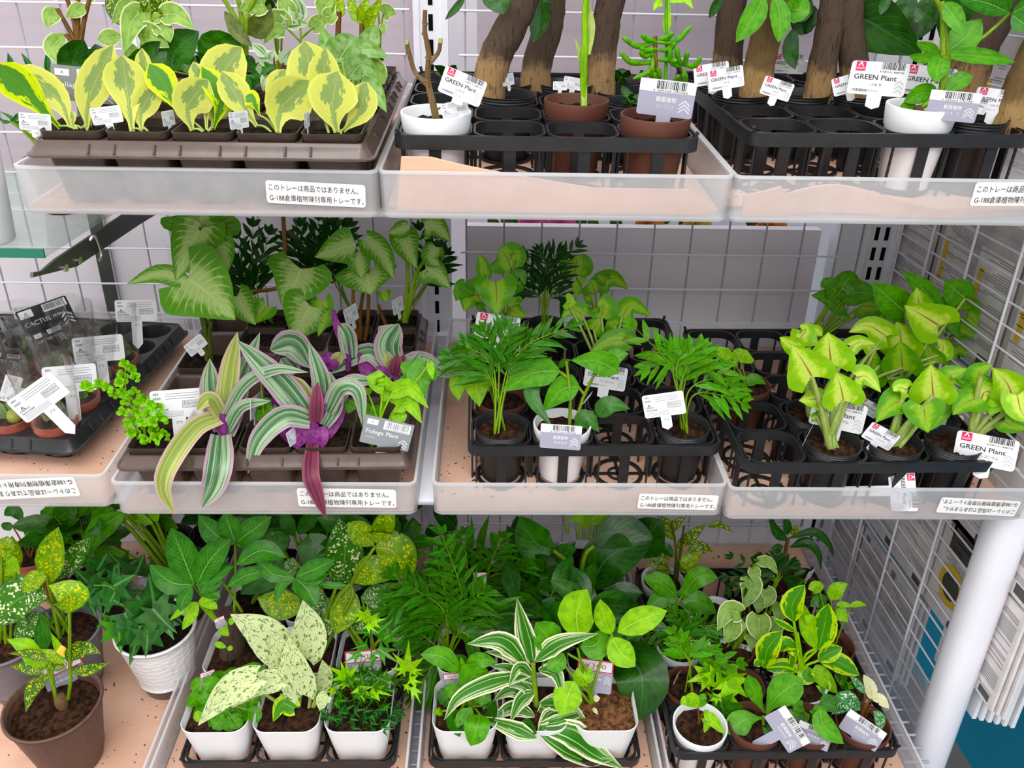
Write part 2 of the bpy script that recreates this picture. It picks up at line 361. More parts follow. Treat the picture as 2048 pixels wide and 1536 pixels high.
# ---------------------------------------------------------------- leaves
PROF = {
    'ovate': ([(0, .04), (.08, .45), (.22, .88), (.38, 1), (.6, .84), (.8, .48), (.93, .18), (1, 0)], None),
    'obov': ([(0, .12), (.14, .16), (.3, .42), (.5, .84), (.66, 1), (.82, .9), (.93, .58), (1, .06)], None),
    'ell': ([(0, .04), (.1, .42), (.25, .8), (.45, 1), (.65, .93), (.82, .64), (.94, .28), (1, 0)], None),
    'lance': ([(0, .1), (.12, .55), (.35, 1), (.6, .8), (.82, .4), (1, 0)], None),
    'strap': ([(0, .72), (.2, .95), (.4, 1), (.65, .86), (.85, .5), (1, 0)], None),
    'round': ([(0, .1), (.1, .6), (.3, .95), (.5, 1), (.7, .94), (.88, .62), (1, .05)], None),
    'heart': ([(0, .62), (.1, .9), (.24, 1), (.42, .86), (.62, .6), (.82, .32), (1, 0)], [(0, .27), (.25, .12), (.5, .03), (.7, 0)]),
    'cord': ([(0, .5), (.12, .86), (.3, 1), (.5, .88), (.72, .58), (.9, .22), (1, 0)], [(0, .12), (.3, .03), (.5, 0)]),
}
RN = random.Random(7)
def leaf(mb, path, w, prof='ovate', roll=0, fold=.15, cup=0, wave=0, nl=9, nw=3, mat=0, wk=5):
    tab, sw = PROF[prof]; P = spline(path, nl); L = sum((P[i + 1] - P[i]).length for i in range(nl)) or 1e-6
    rows, uvs = [], []; ph = RN.random() * 6; prev = None
    for i, p in enumerate(P):
        t = i / nl; T = (P[min(i + 1, nl)] - P[max(i - 1, 0)]).normalized(); V = (EYE - p).normalized()
        A = T.cross(V)
        if A.length < .25 and prev: A = prev - T * prev.dot(T)
        if A.length < 1e-4: A = T.orthogonal()
        A.normalize()
        if prev and A.dot(prev) < 0: A = -A
        prev = A.copy(); N = A.cross(T)
        A2 = A * math.cos(R(roll)) + N * math.sin(R(roll)); N2 = N * math.cos(R(roll)) - A * math.sin(R(roll))
        hw = w / 2 * max(curve(tab, t), .012); s0 = curve(sw, t) * L if sw else 0; row = []
        for j in range(-nw, nw + 1):
            s = j / nw; a = abs(s)
            row.append(p + A2 * (s * hw) + N2 * (fold * a * hw + cup * a * a * hw + wave * a * a * hw * math.sin(wk * 2 * math.pi * t / 2 + ph + (s > 0) * 1.7)) - T * (s0 * a ** 1.4))
            uvs.append((s * .5 + .5, t))
        rows.append(row)
    mb.grid(rows, mat, uvs)
def fan_leaf(mb, c, tip, w, lobes, roll=0, mat=0, cup=.12, notch=.66):     # ivy-like lobed blade; lobes = [(angle, length)]
    T = (tip - c); L = T.length; T.normalize(); V = (EYE - c).normalized(); A = T.cross(V).normalized(); N = A.cross(T)
    A, N = A * math.cos(R(roll)) + N * math.sin(R(roll)), N * math.cos(R(roll)) - A * math.sin(R(roll))
    out = []
    full = sorted([(-a, l) for a, l in lobes if a] + list(lobes))
    for k, (a, l) in enumerate(full):
        out.append((a, l))
        b, m = full[(k + 1) % len(full)]
        if k == len(full) - 1: out.append((180, .08))
        else: out.append(((a + b) / 2, min(l, m) * notch))
    V0 = [c]; U = [(.5, .1)]; n = len(out)
    for ring in (.5, 1.0):
        for a, l in out:
            d = T * math.cos(R(a)) * l * L + A * math.sin(R(a)) * l * L * w
            V0.append(c + d * ring + N * (cup * L * (ring * ring * l - .2) * (-.6 if abs(a) > 20 else -1)))
            U.append((.5 + .5 * ring * math.sin(R(a)) * l, .1 + .9 * ring * l))
    F = [(0, 1 + (k + 1) % n, 1 + k) for k in range(n)] + [(1 + k, 1 + (k + 1) % n, 1 + n + (k + 1) % n, 1 + n + k) for k in range(n)]
    mb.add(V0, F, mat, U)
IVY = [(0, 1.0), (50, .8), (110, .66)]
def frond(mb, path, n, ll, lw, ang=55, droop=.25, t0=.3, mat=0, smat=1, r=.0007, nl=5):
    P = spline(path, 24); mb.tube(P, [r * (1.4 - i / 24) for i in range(25)], 5, smat)
    for k in range(n):
        t = t0 + (1 - t0) * k / (n - 1); i = min(23, int(t * 24)); p = P[i].lerp(P[i + 1], t * 24 - i)
        T = (P[i + 1] - P[i]).normalized(); V = (EYE - p).normalized(); A = T.cross(V).normalized(); N = A.cross(T)
        sc = math.sin(math.pi * (.2 + .72 * t)) ** .6
        for s in ((-1, 1) if k < n - 1 else (-1, 0, 1)):
            a = R(ang * (1 - .45 * t) * (1 if s else 0) + RN.uniform(-8, 8)); L = ll * sc * RN.uniform(.85, 1.1)
            d = (T * math.cos(a) + A * s * math.sin(a) + N * RN.uniform(-.1, .35)).normalized()
            dn = Vector((0, 0, -1))
            leaf(mb, [p, p + d * L * .5 + dn * L * droop * .12, p + d * L * .92 + dn * L * droop * .5], lw, 'lance', RN.uniform(-40, 40), .2, nl=nl, nw=1, mat=mat)
# ================================================================ lettering
_tc = {}
def text(s, bold=0.0):
    k = (s, bold)
    if k not in _tc:
        cu = bpy.data.curves.new('lettering', 'FONT'); cu.body = s; cu.size = 1; cu.resolution_u = 2; cu.offset = bold
        ob = bpy.data.objects.new('lettering', cu); COL.objects.link(ob)
        me = bpy.data.meshes.new_from_object(ob.evaluated_get(bpy.context.evaluated_depsgraph_get()))
        v = [p.co.copy() for p in me.vertices]; f = [tuple(q.vertices) for q in me.polygons]
        x0 = min((p.x for p in v), default=0); x1 = max((p.x for p in v), default=1)
        _tc[k] = ([p - Vector((x0, 0, 0)) for p in v], f, max(x1 - x0, 1e-6))
        bpy.data.objects.remove(ob); bpy.data.curves.remove(cu); bpy.data.meshes.remove(me)
    return _tc[k]
def put_text(mb, s, x, y, h, mat=1, z=.004, width=None, bold=0.0, rot=0, sx=1.0):
    v, f, w = text(s, bold); k = h; kx = (width / w) if width else h * sx
    c, n = math.cos(R(rot)), math.sin(R(rot))
    mb.add([Vector((x + p.x * kx * c - p.y * k * n, y + p.x * kx * n + p.y * k * c, z)) for p in v], f, mat)
def rect(mb, x0, x1, y0, y1, mat, z=.003): mb.add([(x0, y0, z), (x1, y0, z), (x1, y1, z), (x0, y1, z)], [(0, 1, 2, 3)], mat)
def barcode(mb, x0, x1, y0, y1, seed=1, mat=1):
    r = random.Random(seed); x = x0; u = (x1 - x0) / 62
    while x < x1 - u:
        w = u * r.choice((1, 1, 2, 2.6)); rect(mb, x, min(x + w, x1), y0 - (0.02 if r.random() < .12 else 0), y1, mat); x += w + u * r.choice((1, 1, 1.6, 2))
def chevron(mb, x, y, s, mat, th=.035):
    for k in range(3):
        b = y - k * th * 2.1
        mb.add([(x - s, b - s * .8, .0035), (x, b, .0035), (x + s, b - s * .8, .0035), (x + s, b - s * .8 - th, .0035), (x, b - th, .0035), (x - s, b - s * .8 - th, .0035)], [(5, 4, 1, 0), (4, 3, 2, 1)], mat)
def plate(mb, w, h, r, mat, t=.006, x=0, y=0):
    mb.loft([[Vector((p.x, p.y, z)) for p in rrect(w, h, r, 0, 4, x, y)] for z in (-t, 0)], mat, True, True)
def emblem(mb, x, y, s, mat):                       # small shop emblem: a peak over a dotted line of letters
    mb.add([(x - s * .5, y, .0045), (x, y + s * .9, .0045), (x + s * .5, y, .0045), (x + s * .3, y, .0045), (x, y + s * .5, .0045), (x - s * .3, y, .0045)], [(0, 5, 4, 1), (1, 4, 3, 2)], mat)
# ================================================================ setting
def B(name, x0, x1, y0, y1, z0, z1, m): b = MB(); b.box(x0, x1, y0, y1, z0 + CAMZ, z1 + CAMZ); return b.build(name, M[m], smooth=False)
M['floor'] = solid('floor', '#6f6a68', .35, .4, .05, 8)
M['board'] = solid('board', '#e4dde4', .55, .3, .02, 3)
M['board_pink'] = solid('board_pink', '#b9acb6', .45, .4, .03, 5)
M['teal'] = solid('teal', '#0a80a2', .6, .3, .04, 6)
fl = MB(); fl.box(-2.5, 2.5, -1.5, 3, -.05, 0); struct(fl.build('floor', M['floor'], smooth=False))
wb = MB()
wb.box(-1.2, -.105, 1.23, 1.25, CAMZ - 1.2, CAMZ - .33); wb.box(-.035, .507, 1.23, 1.25, CAMZ - 1.2, CAMZ - .345)
wb.box(-1.2, -.105, 1.23, 1.25, CAMZ - .28, CAMZ + .35, 1); wb.box(-.02, .507, 1.23, 1.25, CAMZ - .275, CAMZ + .35, 1)
struct(wb.build('wall_back', [M['board'], M['board_pink']], smooth=False))
wf = MB(); wf.box(-2, 2, 2.1, 2.15, 0, 2.6); struct(wf.build('wall_rear', M['board'], smooth=False))
wr = MB(); wr.box(.93, .95, .1, 2.1, 0, 2.2); struct(wr.build('wall_right', M['teal'], smooth=False))

def slotted(name, x0, x1, y, cols, label, z0=-1.25, z1=.35, pitch=.031, sw=.006, sh=.02, phase=0.0, groove=True):
    t = thing(name, Matrix.Translation(((x0 + x1) / 2, y, CAMZ + z0)), label, 'shelf upright'); inv = Matrix.Translation((-(x0 + x1) / 2, -y, -CAMZ - z0))
    b = MB(); b.box(x0, x1, y, y + .03, CAMZ + z0, CAMZ + z1)
    if groove: b.box(x0 - .004, x0 + .004, y - .004, y + .01, CAMZ + z0, CAMZ + z1); b.box(x1 - .004, x1 + .004, y - .004, y + .01, CAMZ + z0, CAMZ + z1)
    b.build('channel', M['white_metal'], t, False, inv)
    s = MB(); z = z0 + phase
    while z < z1:
        for c in cols: s.box(c - sw / 2, c + sw / 2, y - .0008, y + .002, CAMZ + z, CAMZ + z + sh)
        z += pitch
    s.build('slots', M['slot'], t, False, inv); return t
slotted('shelf_upright', .563, .611, 1.2, (.579, .594), 'white metal shelf upright with double slots beside the side wire grid')
slotted('shelf_upright', -.474, -.442, 1.2, (-.463, -.452), 'white slotted shelf upright behind the tall arrowhead plant')
slotted('shelf_upright', -.1, -.062, 1.2, (-.081,), 'white slotted upright behind the bare twig in the white pot')
tag(B('frame_post', .524, .556, 1.2, 1.235, -1.25, .35, 'white_metal'), 'plain white post next to the double slotted upright', 'shelf post')
tag(B('frame_post', -.66, -.6, 1.26, 1.3, -1.25, .35, 'white_metal'), 'plain white post far left behind the cactus bags', 'shelf post')
tag(B('frame_post', -.595, -.575, 1.22, 1.25, -1.25, -.28, 'bracket'), 'narrow dark post far left behind the cactus bags', 'shelf post')

def grid_x(name, x0, x1, nx, z0, z1, y, label):
    t = thing(name, Matrix.Translation(((x0 + x1) / 2, y, CAMZ + z0)), label, 'wire grid'); inv = t.matrix_world.inverted(); inv = Matrix.Translation((-(x0 + x1) / 2, -y, -CAMZ - z0))
    b = MB()
    for i in range(nx): x = x0 + (x1 - x0) * i / (nx - 1); b.tube([(x, y + .003, CAMZ + z0), (x, y + .003, CAMZ + z1)], .0014, 6)
    b.build('upright_wires', M['wire_grey'], t, True, inv)
    b = MB(); z = z0
    while z <= z1 + 1e-4: b.tube([(x0 - .008, y, CAMZ + z), (x1 + .008, y, CAMZ + z)], .0016, 6); z += .0541
    b.build('cross_wires', M['wire'], t, True, inv); return t
grid_x('wire_grid', -.72, -.115, 12, -1.02, .17, 1.18, 'white wire grid on the back of the left bay')
grid_x('wire_grid', -.035, .516, 11, -1.02, .17, 1.18, 'white wire grid on the back of the right bay')
# strip of artificial flowers standing behind the gap between the boards
crop(740, 0, .36133)
for k, (u, m, lab) in enumerate([(890, 'flower_pink', 'pink artificial flower glimpsed under the middle top tray'), (1050, 'flower_pink', 'second pink artificial flower glimpsed under the middle top tray'), (1530, 'flower_orange', 'orange artificial flower glimpsed near the right end of the middle top tray'), (1790, 'yellow', 'yellow artificial flower glimpsed under the right top tray'), (2200, 'flower_orange', 'orange red artificial flower glimpsed under the right top tray')]):
    P = at(u, 1238, 1.32); mm = Matrix.Translation(P - Vector((0, 0, .05))); t = thing('artificial_flower', mm, lab, 'artificial flower', 'artificial flowers behind the back board'); inv = mm.inverted()
    b = MB()
    for j in range(9):
        a = j * 2.4; d = Vector((math.cos(a), -.5, math.sin(a))) * .026; leaf(b, [P, P + d * .6 + Vector((0, -.01, 0)), P + d], .02, 'round')
    b.build('petals', M[m], t, True, inv)
    b = MB(); b.tube([P - Vector((0, 0, .05)), P], .002)
    for j in range(8): q = P + Vector((RN.uniform(-.06, .06), .012, RN.uniform(-.02, .02))); leaf(b, [q, q + Vector((RN.uniform(-.03, .03), 0, .03))], .02)
    b.build('stem', M['dark'], t, True, inv)
# decks
for k, nm in (('t', 'top'), ('m', 'middle')):
    b = MB(); b.box(-.43 if k == 't' else -.73, .59, .03, .43, -.009, -.001)
    tag(b.build('shelf_board', M['white_metal'], M=ROWM[k]), 'white metal shelf board under the %s row of trays' % nm, 'shelf board')
b = MB()
for i in range(26): b.tube([(-.75, -.09 + i * .02, -.004), (.575, -.09 + i * .02, -.004)], .002, 6)
for x in (-.7, -.25, .0, .215, .56): b.tube([(x, -.1, -.009), (x, .43, -.009)], .004, 6)
t = tag(b.build('wire_shelf', M['wire_grey'], M=ROWM['b']), 'grey wire shelf under the bottom row of trays', 'wire shelf')
b = MB(); b.box(-.75, .57, -.08, .43, -.03, -.02); tag(b.build('shelf_board', M['wire_grey'], M=ROWM['b']), 'grey shelf board under the wire shelf of the bottom row', 'shelf board')
# side grid and corner post
t = thing('wire_grid', Matrix.Translation((.6, .98, CAMZ - 1.1)), 'white wire grid on the right end with close level wires', 'wire grid'); inv = Matrix.Translation((-.6, -.98, 1.1 - CAMZ))
b = MB()
for y in (.887, .982, 1.079, 1.172): b.tube([(.597, y, CAMZ - 1.1), (.597, y, CAMZ + .2)], .0019, 6)
b.build('upright_wires', M['wire'], t, True, inv)
b = MB(); z = -1.1 - .0005
while z < .2: b.tube([(.6, .785, CAMZ + z), (.6, 1.18, CAMZ + z)], .0014, 6); z += .0275
b.build('cross_wires', M['wire'], t, True, inv)
b = MB(); b.loft([rrect(.046, .046, .02, z, 5, .6005, .775) for z in (CAMZ - 1.3, CAMZ - .538)], 0, True, True); tag(b.build('corner_post', M['white_metal'], smooth='auto'), 'thick white post at the front right corner of the shelves', 'shelf post')

M['pack_white'] = solid('pack_white', '#dcd6d6', .5, .3, .08, 40); M['pack_grey'] = solid('pack_grey', '#b9b3b2', .4, .4, .12, 30)
# packets hanging on the far side of the side grid
def packet(y0, y1, z0, z1, x, kind, label, seed, n=1):
    mm = Matrix.Translation((x, y0, CAMZ + z0)); t = thing('packet', mm, label, 'packet', 'packets hung on the outer side of the right wire grid'); r = random.Random(seed); w, h = y1 - y0, z1 - z0
    b = MB(); b.box(0, .004, 0, w, 0, h)
    for k in range(1, n): b.box(k * .007, k * .007 + .004, -.003 * k, w - .003 * k, -.004 * k, h - .002 * k)
    b.build('cards', M['pack_white' if kind < 3 else 'pack_grey'], t, False)
    p = MB(); X = -.0004                                   # print on the back, seen through the grid
    def rr(a, c, d, e, m): p.add([(X, a, d), (X, c, d), (X, c, e), (X, a, e)], [(0, 1, 2, 3)], m)
    if kind == 3: p.add([(-.0002, .01, .01), (-.0002, w - .01, .01), (-.0002, w - .01, h * .72), (-.0002, .01, h * .72)], [(0, 1, 2, 3)], 2)
    zz = h * (.92 if kind < 3 else .7)
    while zz > h * .12:
        a = .006 + r.choice((0, 0, w * .4)); c = a + r.uniform(.35, .95) * (w - a - .006); rr(a, c, zz - .0011, zz, 0)
        zz -= .0032 if r.random() < .8 else .011
    rr(w * .1, w * .34, h * .03, h * .1, 1); rr(w * .75, w * .9, h * .86, h * .95, 0)
    if kind == 2:
        V = [(X - .0004, w * .5 + .03 * math.cos(a), h * .4 + .03 * math.sin(a)) for a in [i * math.pi / 12 for i in range(24)]]; p.add(V, [tuple(range(24))], 3)
        V = [(X - .0008, w * .5 + .02 * math.cos(a), h * .4 + .02 * math.sin(a)) for a in [i * math.pi / 12 for i in range(24)]]; p.add(V, [tuple(range(24))], 1)
        rr(w * .2, w * .8, h * .7, h * .95, 1)
    if kind == 3: p.add([(X, w * .7, h * .3), (X, w * .82, h * .3), (X, w * .82, h * .6), (X, w * .7, h * .6)], [(0, 1, 2, 3)], 4)
    p.build('print', [M['print_grey'], M['bracket'], M['pack_white'], M['yellow'], M['yellow']], t, False)
    return t
k = 0
for zi, (z0, z1, kd) in enumerate([(-.236, -.02, 3), (-.442, -.24, 3), (-.645, -.446, 1), (-.80, -.65, 1), (-.96, -.805, 1)]):
    for yi, (y0, y1) in enumerate([(.725, .818), (.823, .915), (.92, 1.013), (1.018, 1.112), (1.117, 1.27)]):
        kind = kd
        if zi >= 2 and yi in (1,) : kind = 2
        if zi == 4 and yi < 2: continue
        dz = RN.uniform(-.01, .01) 
        ln = ['top', 'upper', 'middle', 'lower', 'lowest'][zi]; cn = ['at the corner post', 'second from the corner post', 'third from the corner post', 'second from the slotted upright', 'against the slotted upright'][yi]
        packet(y0, y1, z0 + dz, z1 + dz, .622 + .004 * (yi % 2), kind, 'white packet in the %s row behind the side grid, %s' % (ln, cn), k, 3); k += 1
# hooks and the card packs on the outer side near the corner post
def hook(Y, z, label):
    mm = Matrix.Translation((.61, Y, CAMZ + z)); b = MB(); b.tube(spline([(0, 0, 0), (.1, 0, 0), (.108, 0, .004), (.112, 0, .022)], 14), .0028, 8)
    tag(b.build('display_hook', M['chrome'], M=mm), label, 'hook', 'hooks on the right end')
hook(.775, -.60, 'bent chrome hook pointing right beside the corner post')
def cardpack(Y, z0, z1, label, n=6):
    mm = Matrix.Translation((.632, Y, CAMZ + z0)); t = thing('card_pack', mm, label, 'card pack', 'card packs hung beside the corner post')
    for k in range(n):
        b = MB(); b.box(k * .0085, k * .0085 + .005, -.05 - .003 * k, .055, 0, z1 - z0 + .004 * k); c = b.build('card', M['card'], t, False)
        p = MB(); h = z1 - z0
        p.add([(k * .0085, -.0503 - .003 * k, h * .86), (k * .0085 + .005, -.0503 - .003 * k, h * .86), (k * .0085 + .005, -.0503 - .003 * k, h * .95), (k * .0085, -.0503 - .003 * k, h * .95)], [(0, 1, 2, 3)], 1)
        if k == 0:
            for q in range(26): p.add([(-.0006, -.03, h * (.1 + q * .03)), (-.0006, -.03 + RN.uniform(.02, .07), h * (.1 + q * .03)), (-.0006, -.0 + .01, h * (.11 + q * .03)), (-.0006, -.03, h * (.11 + q * .03))], [(0, 1, 2, 3)], 0)
        p.build('print', [M['lilac'], M['pink']], c, False)
cardpack(.81, -.86, -.665, 'thick pack of white cards hanging beside the corner post')
cardpack(.80, -.56, -.40, 'pink and white card pack at the right edge above the hook', 3)
# clear divider leaning on the inside of the side grid
crop(0, 0, 1)
b = MB(); ring = [Vector((0, p.x, p.y)) for p in rrect(.40, .13, .03, 0, 6, .975, CAMZ - .882)]
b.loft([[p + Vector((x, 0, 0)) for p in ring] for x in (.574, .577)], 0, True, True)
tag(b.build('divider_panel', M['clear'], smooth='auto'), 'clear plastic divider with rounded corner inside the side grid', 'divider')

# ================================================================ display trays
def tray(row, x0, x1, label, y0=0.0, dep=.40, h=.043, sticker=None):
    w = x1 - x0; t = thing('display_tray', rowM(row, (x0 + x1) / 2, y0 + dep / 2, .0), label, 'tray', 'translucent display trays'); r = .008; th = .0022
    b = MB()
    b.loft([rrect(w - .006, dep - .006, r, .0), rrect(w - .0015, dep - .0015, r, .005), rrect(w, dep, r, h), rrect(w - 2 * th, dep - 2 * th, r - th, h), rrect(w - 2 * th - .002, dep - 2 * th - .002, r - th, .003)], 0, True, True)
    b.build('shell', M['frost'], t, 'auto')
    e = MB(); e.loft([rrect(w + .0008, dep + .0008, r, h - .0022), rrect(w + .0008, dep + .0008, r, h + .0004), rrect(w - 2 * th - .0008, dep - 2 * th - .0008, r - th, h + .0004), rrect(w - 2 * th - .0008, dep - 2 * th - .0008, r - th, h - .0022)], 0)
    e.loft([rrect(w - .0048, dep - .0048, r, -.0004), rrect(w - .001, dep - .001, r, .0025), rrect(w - .0005, dep - .0005, r, .0048)], 0)
    e.build('rim', M['frost_edge'], t, 'auto')
    if sticker:
        u, v, wpx, rot = sticker; P = at(u, v, Y0 + y0 - .002); L = ROWM[row].inverted() @ P; sw = pxm(wpx, P)
        s = MB(); plate(s, 1, .235, .03, 0, .002)
        put_text(s, 'このトレーは商品ではありません。', -.47, .022, .075, 1, .003, .9)
        put_text(s, 'G-188倉庫植物陳列専用トレーです。', -.47, -.085, .075, 1, .003, .95)
        so = s.build('sticker', [M['sticker'], M['print_black']], t, False); so['label'] = 'white sticker with two lines of black lettering'
        so.matrix_local = Matrix.Translation((L.x - (x0 + x1) / 2, -dep / 2 - .0005, L.z)) @ Matrix.Rotation(R(90), 4, 'X') @ Matrix.Rotation(R(rot), 4, 'Z') @ Matrix.Scale(sw, 4)
    return t
def liner(row, x0, x1, label, y0=0.0, dep=.40, fn=None, name='liner_sheet', m='liner', z=.0035):
    b = MB(); nx, ny = 24, 24; rows = []; rows2 = []
    for j in range(ny + 1):
        y = .004 + (dep - .008) * j / ny; a = []
        for i in range(nx + 1):
            x = -(x1 - x0) / 2 + .004 + (x1 - x0 - .008) * i / nx
            a.append(Vector((x, y, 0)) if not fn else fn(x, y))
        rows.append([p + Vector((0, 0, .0018)) for p in a]); rows2.append(a)
    b.grid(rows); b.grid([r[::-1] for r in rows2])
    for q in ((rows[0], rows2[0]), (rows2[-1], rows[-1])): b.grid([q[1], q[0]])
    o = b.build(name, M[m], M=rowM(row, (x0 + x1) / 2, y0, z)); return tag(o, label, 'liner', 'pinkish liner sheets in the trays')
tray('t', -.419, -.1005, 'translucent tray on the top row holding the cream leaved plants', sticker=(632, 388, 197, -2.2))
tray('t', -.0995, .2185, 'middle translucent tray of the top row with foam standing in front')
tray('t', .2195, .538, 'translucent tray at the right end of the top row', sticker=(2046, 388, 204, 0.8))
tray('m', -.735, -.409, 'translucent tray on the middle row under the cactus pots', y0=.012, sticker=(53, 977, 204, 183.5))
tray('m', -.398, -.077, 'translucent tray on the middle row under the striped plants', sticker=(694, 996, 196, -1.0))
tray('m', -.06, .2565, 'translucent tray on the middle row under the palm seedlings', sticker=(1356, 1004, 160, -1.5))
tray('m', .2575, .589, 'translucent tray on the middle row under the lime arrowheads', y0=-.006, sticker=(1957, 1014, 164, 176.5))
tray('b', -.72, -.411, 'translucent tray at the left end of the bottom row', y0=-.085, dep=.49)
tray('b', -.405, -.096, 'translucent tray on the bottom row under the marbled plant', y0=-.08, dep=.48)
tray('b', -.084, .214, 'translucent tray on the bottom row under the white striped plant', y0=-.08, dep=.48)
tray('b', .221, .538, 'translucent tray at the right end of the bottom row', y0=-.08, dep=.48)
liner('t', -.419, -.1005, 'pinkish liner under the cream leaved plants')
liner('t', -.0995, .2185, 'pinkish liner under the middle black carrier on the top row', y0=.016, dep=.38)
liner('t', .2195, .538, 'pinkish liner under the right carrier on the top row', y0=.03, dep=.365)
liner('m', -.735, -.409, 'pinkish liner under the black cactus tray', y0=.012)
liner('m', -.398, -.077, 'pinkish liner under the striped plants')
liner('m', -.06, .2565, 'pinkish liner with soil crumbs under the palm seedlings')
liner('m', .2575, .589, 'pinkish liner under the lime arrowhead carrier', y0=-.006)
liner('b', -.72, -.411, 'pinkish liner under the big brown pot', y0=-.085, dep=.49)
liner('b', -.405, -.096, 'pinkish liner under the white square pots with the marbled plant', y0=-.08, dep=.48)
liner('b', -.084, .214, 'pinkish liner under the white square pots with the striped plant', y0=-.08, dep=.48)
liner('b', .221, .538, 'pinkish liner under the bottom right carrier', y0=-.08, dep=.48)
def foam_a(x, y):                       # sheet pushed up against the inside of the front wall
    s = y / .04; xx = (x + .155) / .31; top = lerp(.05, .026, min(1, max(0, xx * 1.15)) ** .8)
    if xx > .93: top -= (xx - .93) * .25
    return Vector((x, .0035 + .002 * s, .001 + top * (1 - s))) if s < 1 else Vector((x, .0055, .001))
def strip(row, x0, x1, fn, label, th=.004):
    b = MB(); n = 36; f = []; k = []
    A = [fn(i / n, 0) for i in range(n + 1)]; C = [fn(i / n, 1) for i in range(n + 1)]; D = Vector((0, th, 0))
    b.grid([A, C]); b.grid([[p + D for p in C], [p + D for p in A]]); b.grid([C, [p + D for p in C]]); b.grid([[p + D for p in A], A])
    for i in (0, -1): b.add([A[i], C[i], C[i] + D, A[i] + D], [(0, 1, 2, 3)])
    return tag(b.build('foam_sheet', M['foam'], M=rowM(row, x0, 0), smooth='auto'), label, 'foam sheet')
strip('t', 0, 0, lambda s, k: Vector((lerp(-.085, .205, s) + (.006 * k if s < .1 else 0), .0045, lerp(.006, lerp(.0545, .0285, min(1, max(0, s - .12) / .5) ** .8) - (max(0, s - .92) * .25), k))), 'salmon foam sheet standing up inside the front of the middle top tray')
strip('t', .0, 0, lambda s, k: Vector((lerp(.232, .53, s), .006 + .012 * math.sin(s * 5) ** 2, lerp(.005, .011 + .02 * math.exp(-((s - .28) / .22) ** 2) + .009 * (s < .12), k))), 'crumpled salmon foam strip inside the front of the right top tray')

# ---------------------------------------------------------------- carrier trays with open cells
CP, CQ = .0683, .0628
_cage = {}
def cage(row, x0, y0, rz, label, nx=4, ny=5, p=CP, q=CQ, h=.062, name='pot_carrier', z=.0055, rim=.011):
    t = thing(name, rowM(row, x0, y0, z, rz), label, 'pot carrier', 'black plastic pot carriers'); k = (p, q, h, rim)
    if k not in _cage:
        b = MB(); w, d = p - .0012, q - .0012                                # one moulded cell: collar, struts, base hoop with a cross
        b.loft([rrect(w, d, .017, h - rim), rrect(w, d, .017, h), rrect(w - .0045, d - .0045, .016, h), rrect(w - .0045, d - .0045, .016, h - rim), rrect(w, d, .017, h - rim)], 0)
        for sx, sy in ((0, -1), (0, 1)): b.box(-.0055, .0055, sy * (d / 2 - .0012) - .0011, sy * (d / 2 - .0012) + .0011, 0, h - .004)
        for sx in (-1, 1): b.box(sx * (w / 2 - .0012) - .0011, sx * (w / 2 - .0012) + .0011, -.0055, .0055, 0, h - .004)
        for sx in (-1, 1):
            for sy in (-1, 1): b.box(sx * (w / 2 - .006) - .001, sx * (w / 2 - .006) + .001, sy * (d / 2 - .006) - .001, sy * (d / 2 - .006) + .001, 0, h - .004)
        rr = min(w, d) / 2 - .003
        b.loft([circ(rr + .001, .0), circ(rr + .001, .0025), circ(rr - .0035, .0025), circ(rr - .0035, 0), circ(rr + .001, 0)], 0)
        b.loft([circ(rr * .45, .0), circ(rr * .45, .002), circ(rr * .45 - .0025, .002), circ(rr * .45 - .0025, 0), circ(rr * .45, 0)], 0)
        b.box(-w / 2, w / 2, -.0018, .0018, 0, .0018); b.box(-.0018, .0018, -d / 2, d / 2, 0, .0018)
        _cage[k] = b.mesh('cell', M['cage'], 'auto')
    for i in range(nx):
        for j in range(ny): inst('cell', _cage[k], t, Matrix.Translation(((i + .5) * p, (j + .5) * q, 0)))
    b = MB(); w, d = nx * p + .003, ny * q + .003; cx, cy = nx * p / 2, ny * q / 2
    b.loft([rrect(w, d, .014, h - rim - .001, 4, cx, cy), rrect(w + .003, d + .003, .014, h - rim - .001, 4, cx, cy), rrect(w + .003, d + .003, .014, h + .0008, 4, cx, cy), rrect(w - .002, d - .002, .014, h + .0008, 4, cx, cy), rrect(w - .002, d - .002, .014, h - rim - .001, 4, cx, cy), rrect(w, d, .014, h - rim - .001, 4, cx, cy)])
    for sx in (0, 1):
        for sy in (0, 1): b.tube([(cx + (sx - .5) * (w - .008), cy + (sy - .5) * (d - .008), h), (cx + (sx - .5) * (w - .004), cy + (sy - .5) * (d - .004), h + .006)], .002, 5)
    b.build('rim', M['cage'], t, 'auto')
    return dict(t=t, row=row, M=rowM(row, x0, y0, z, rz), p=p, q=q, nx=nx, ny=ny, g='potted plants in the carrier: ' + label)
def cell(c, i, j, z=.0028): return c['M'] @ Matrix.Translation(((i + .5) * c['p'], (j + .5) * c['q'], z))
CG_T2 = cage('t', -.085, .030, R(.4), 'black carrier on the top row with the white twig pot and leaning trunks')
CG_T3 = cage('t', .246, .058, R(2.2), 'black carrier at the right end of the top row, turned slightly')
CG_M2 = cage('m', -.020, .036, R(.8), 'black carrier in the middle row holding the palm seedlings')
CG_M3 = cage('m', .276, .006, R(1.2), 'black carrier in the middle row holding lime arrowhead plants')
CG_B3 = cage('b', .230, -.045, R(.4), 'black carrier on the bottom row crowded with small pots', ny=5)
CG_B1 = cage('b', -.375, -.030, 0, 'low black carrier under the white square pots with the marbled plant', 3, 4, .0867, .088, .026, rim=.009)
CG_B2 = cage('b', -.070, -.030, 0, 'low black carrier under the white square pots with the striped plant', 3, 4, .0867, .088, .026, rim=.009)

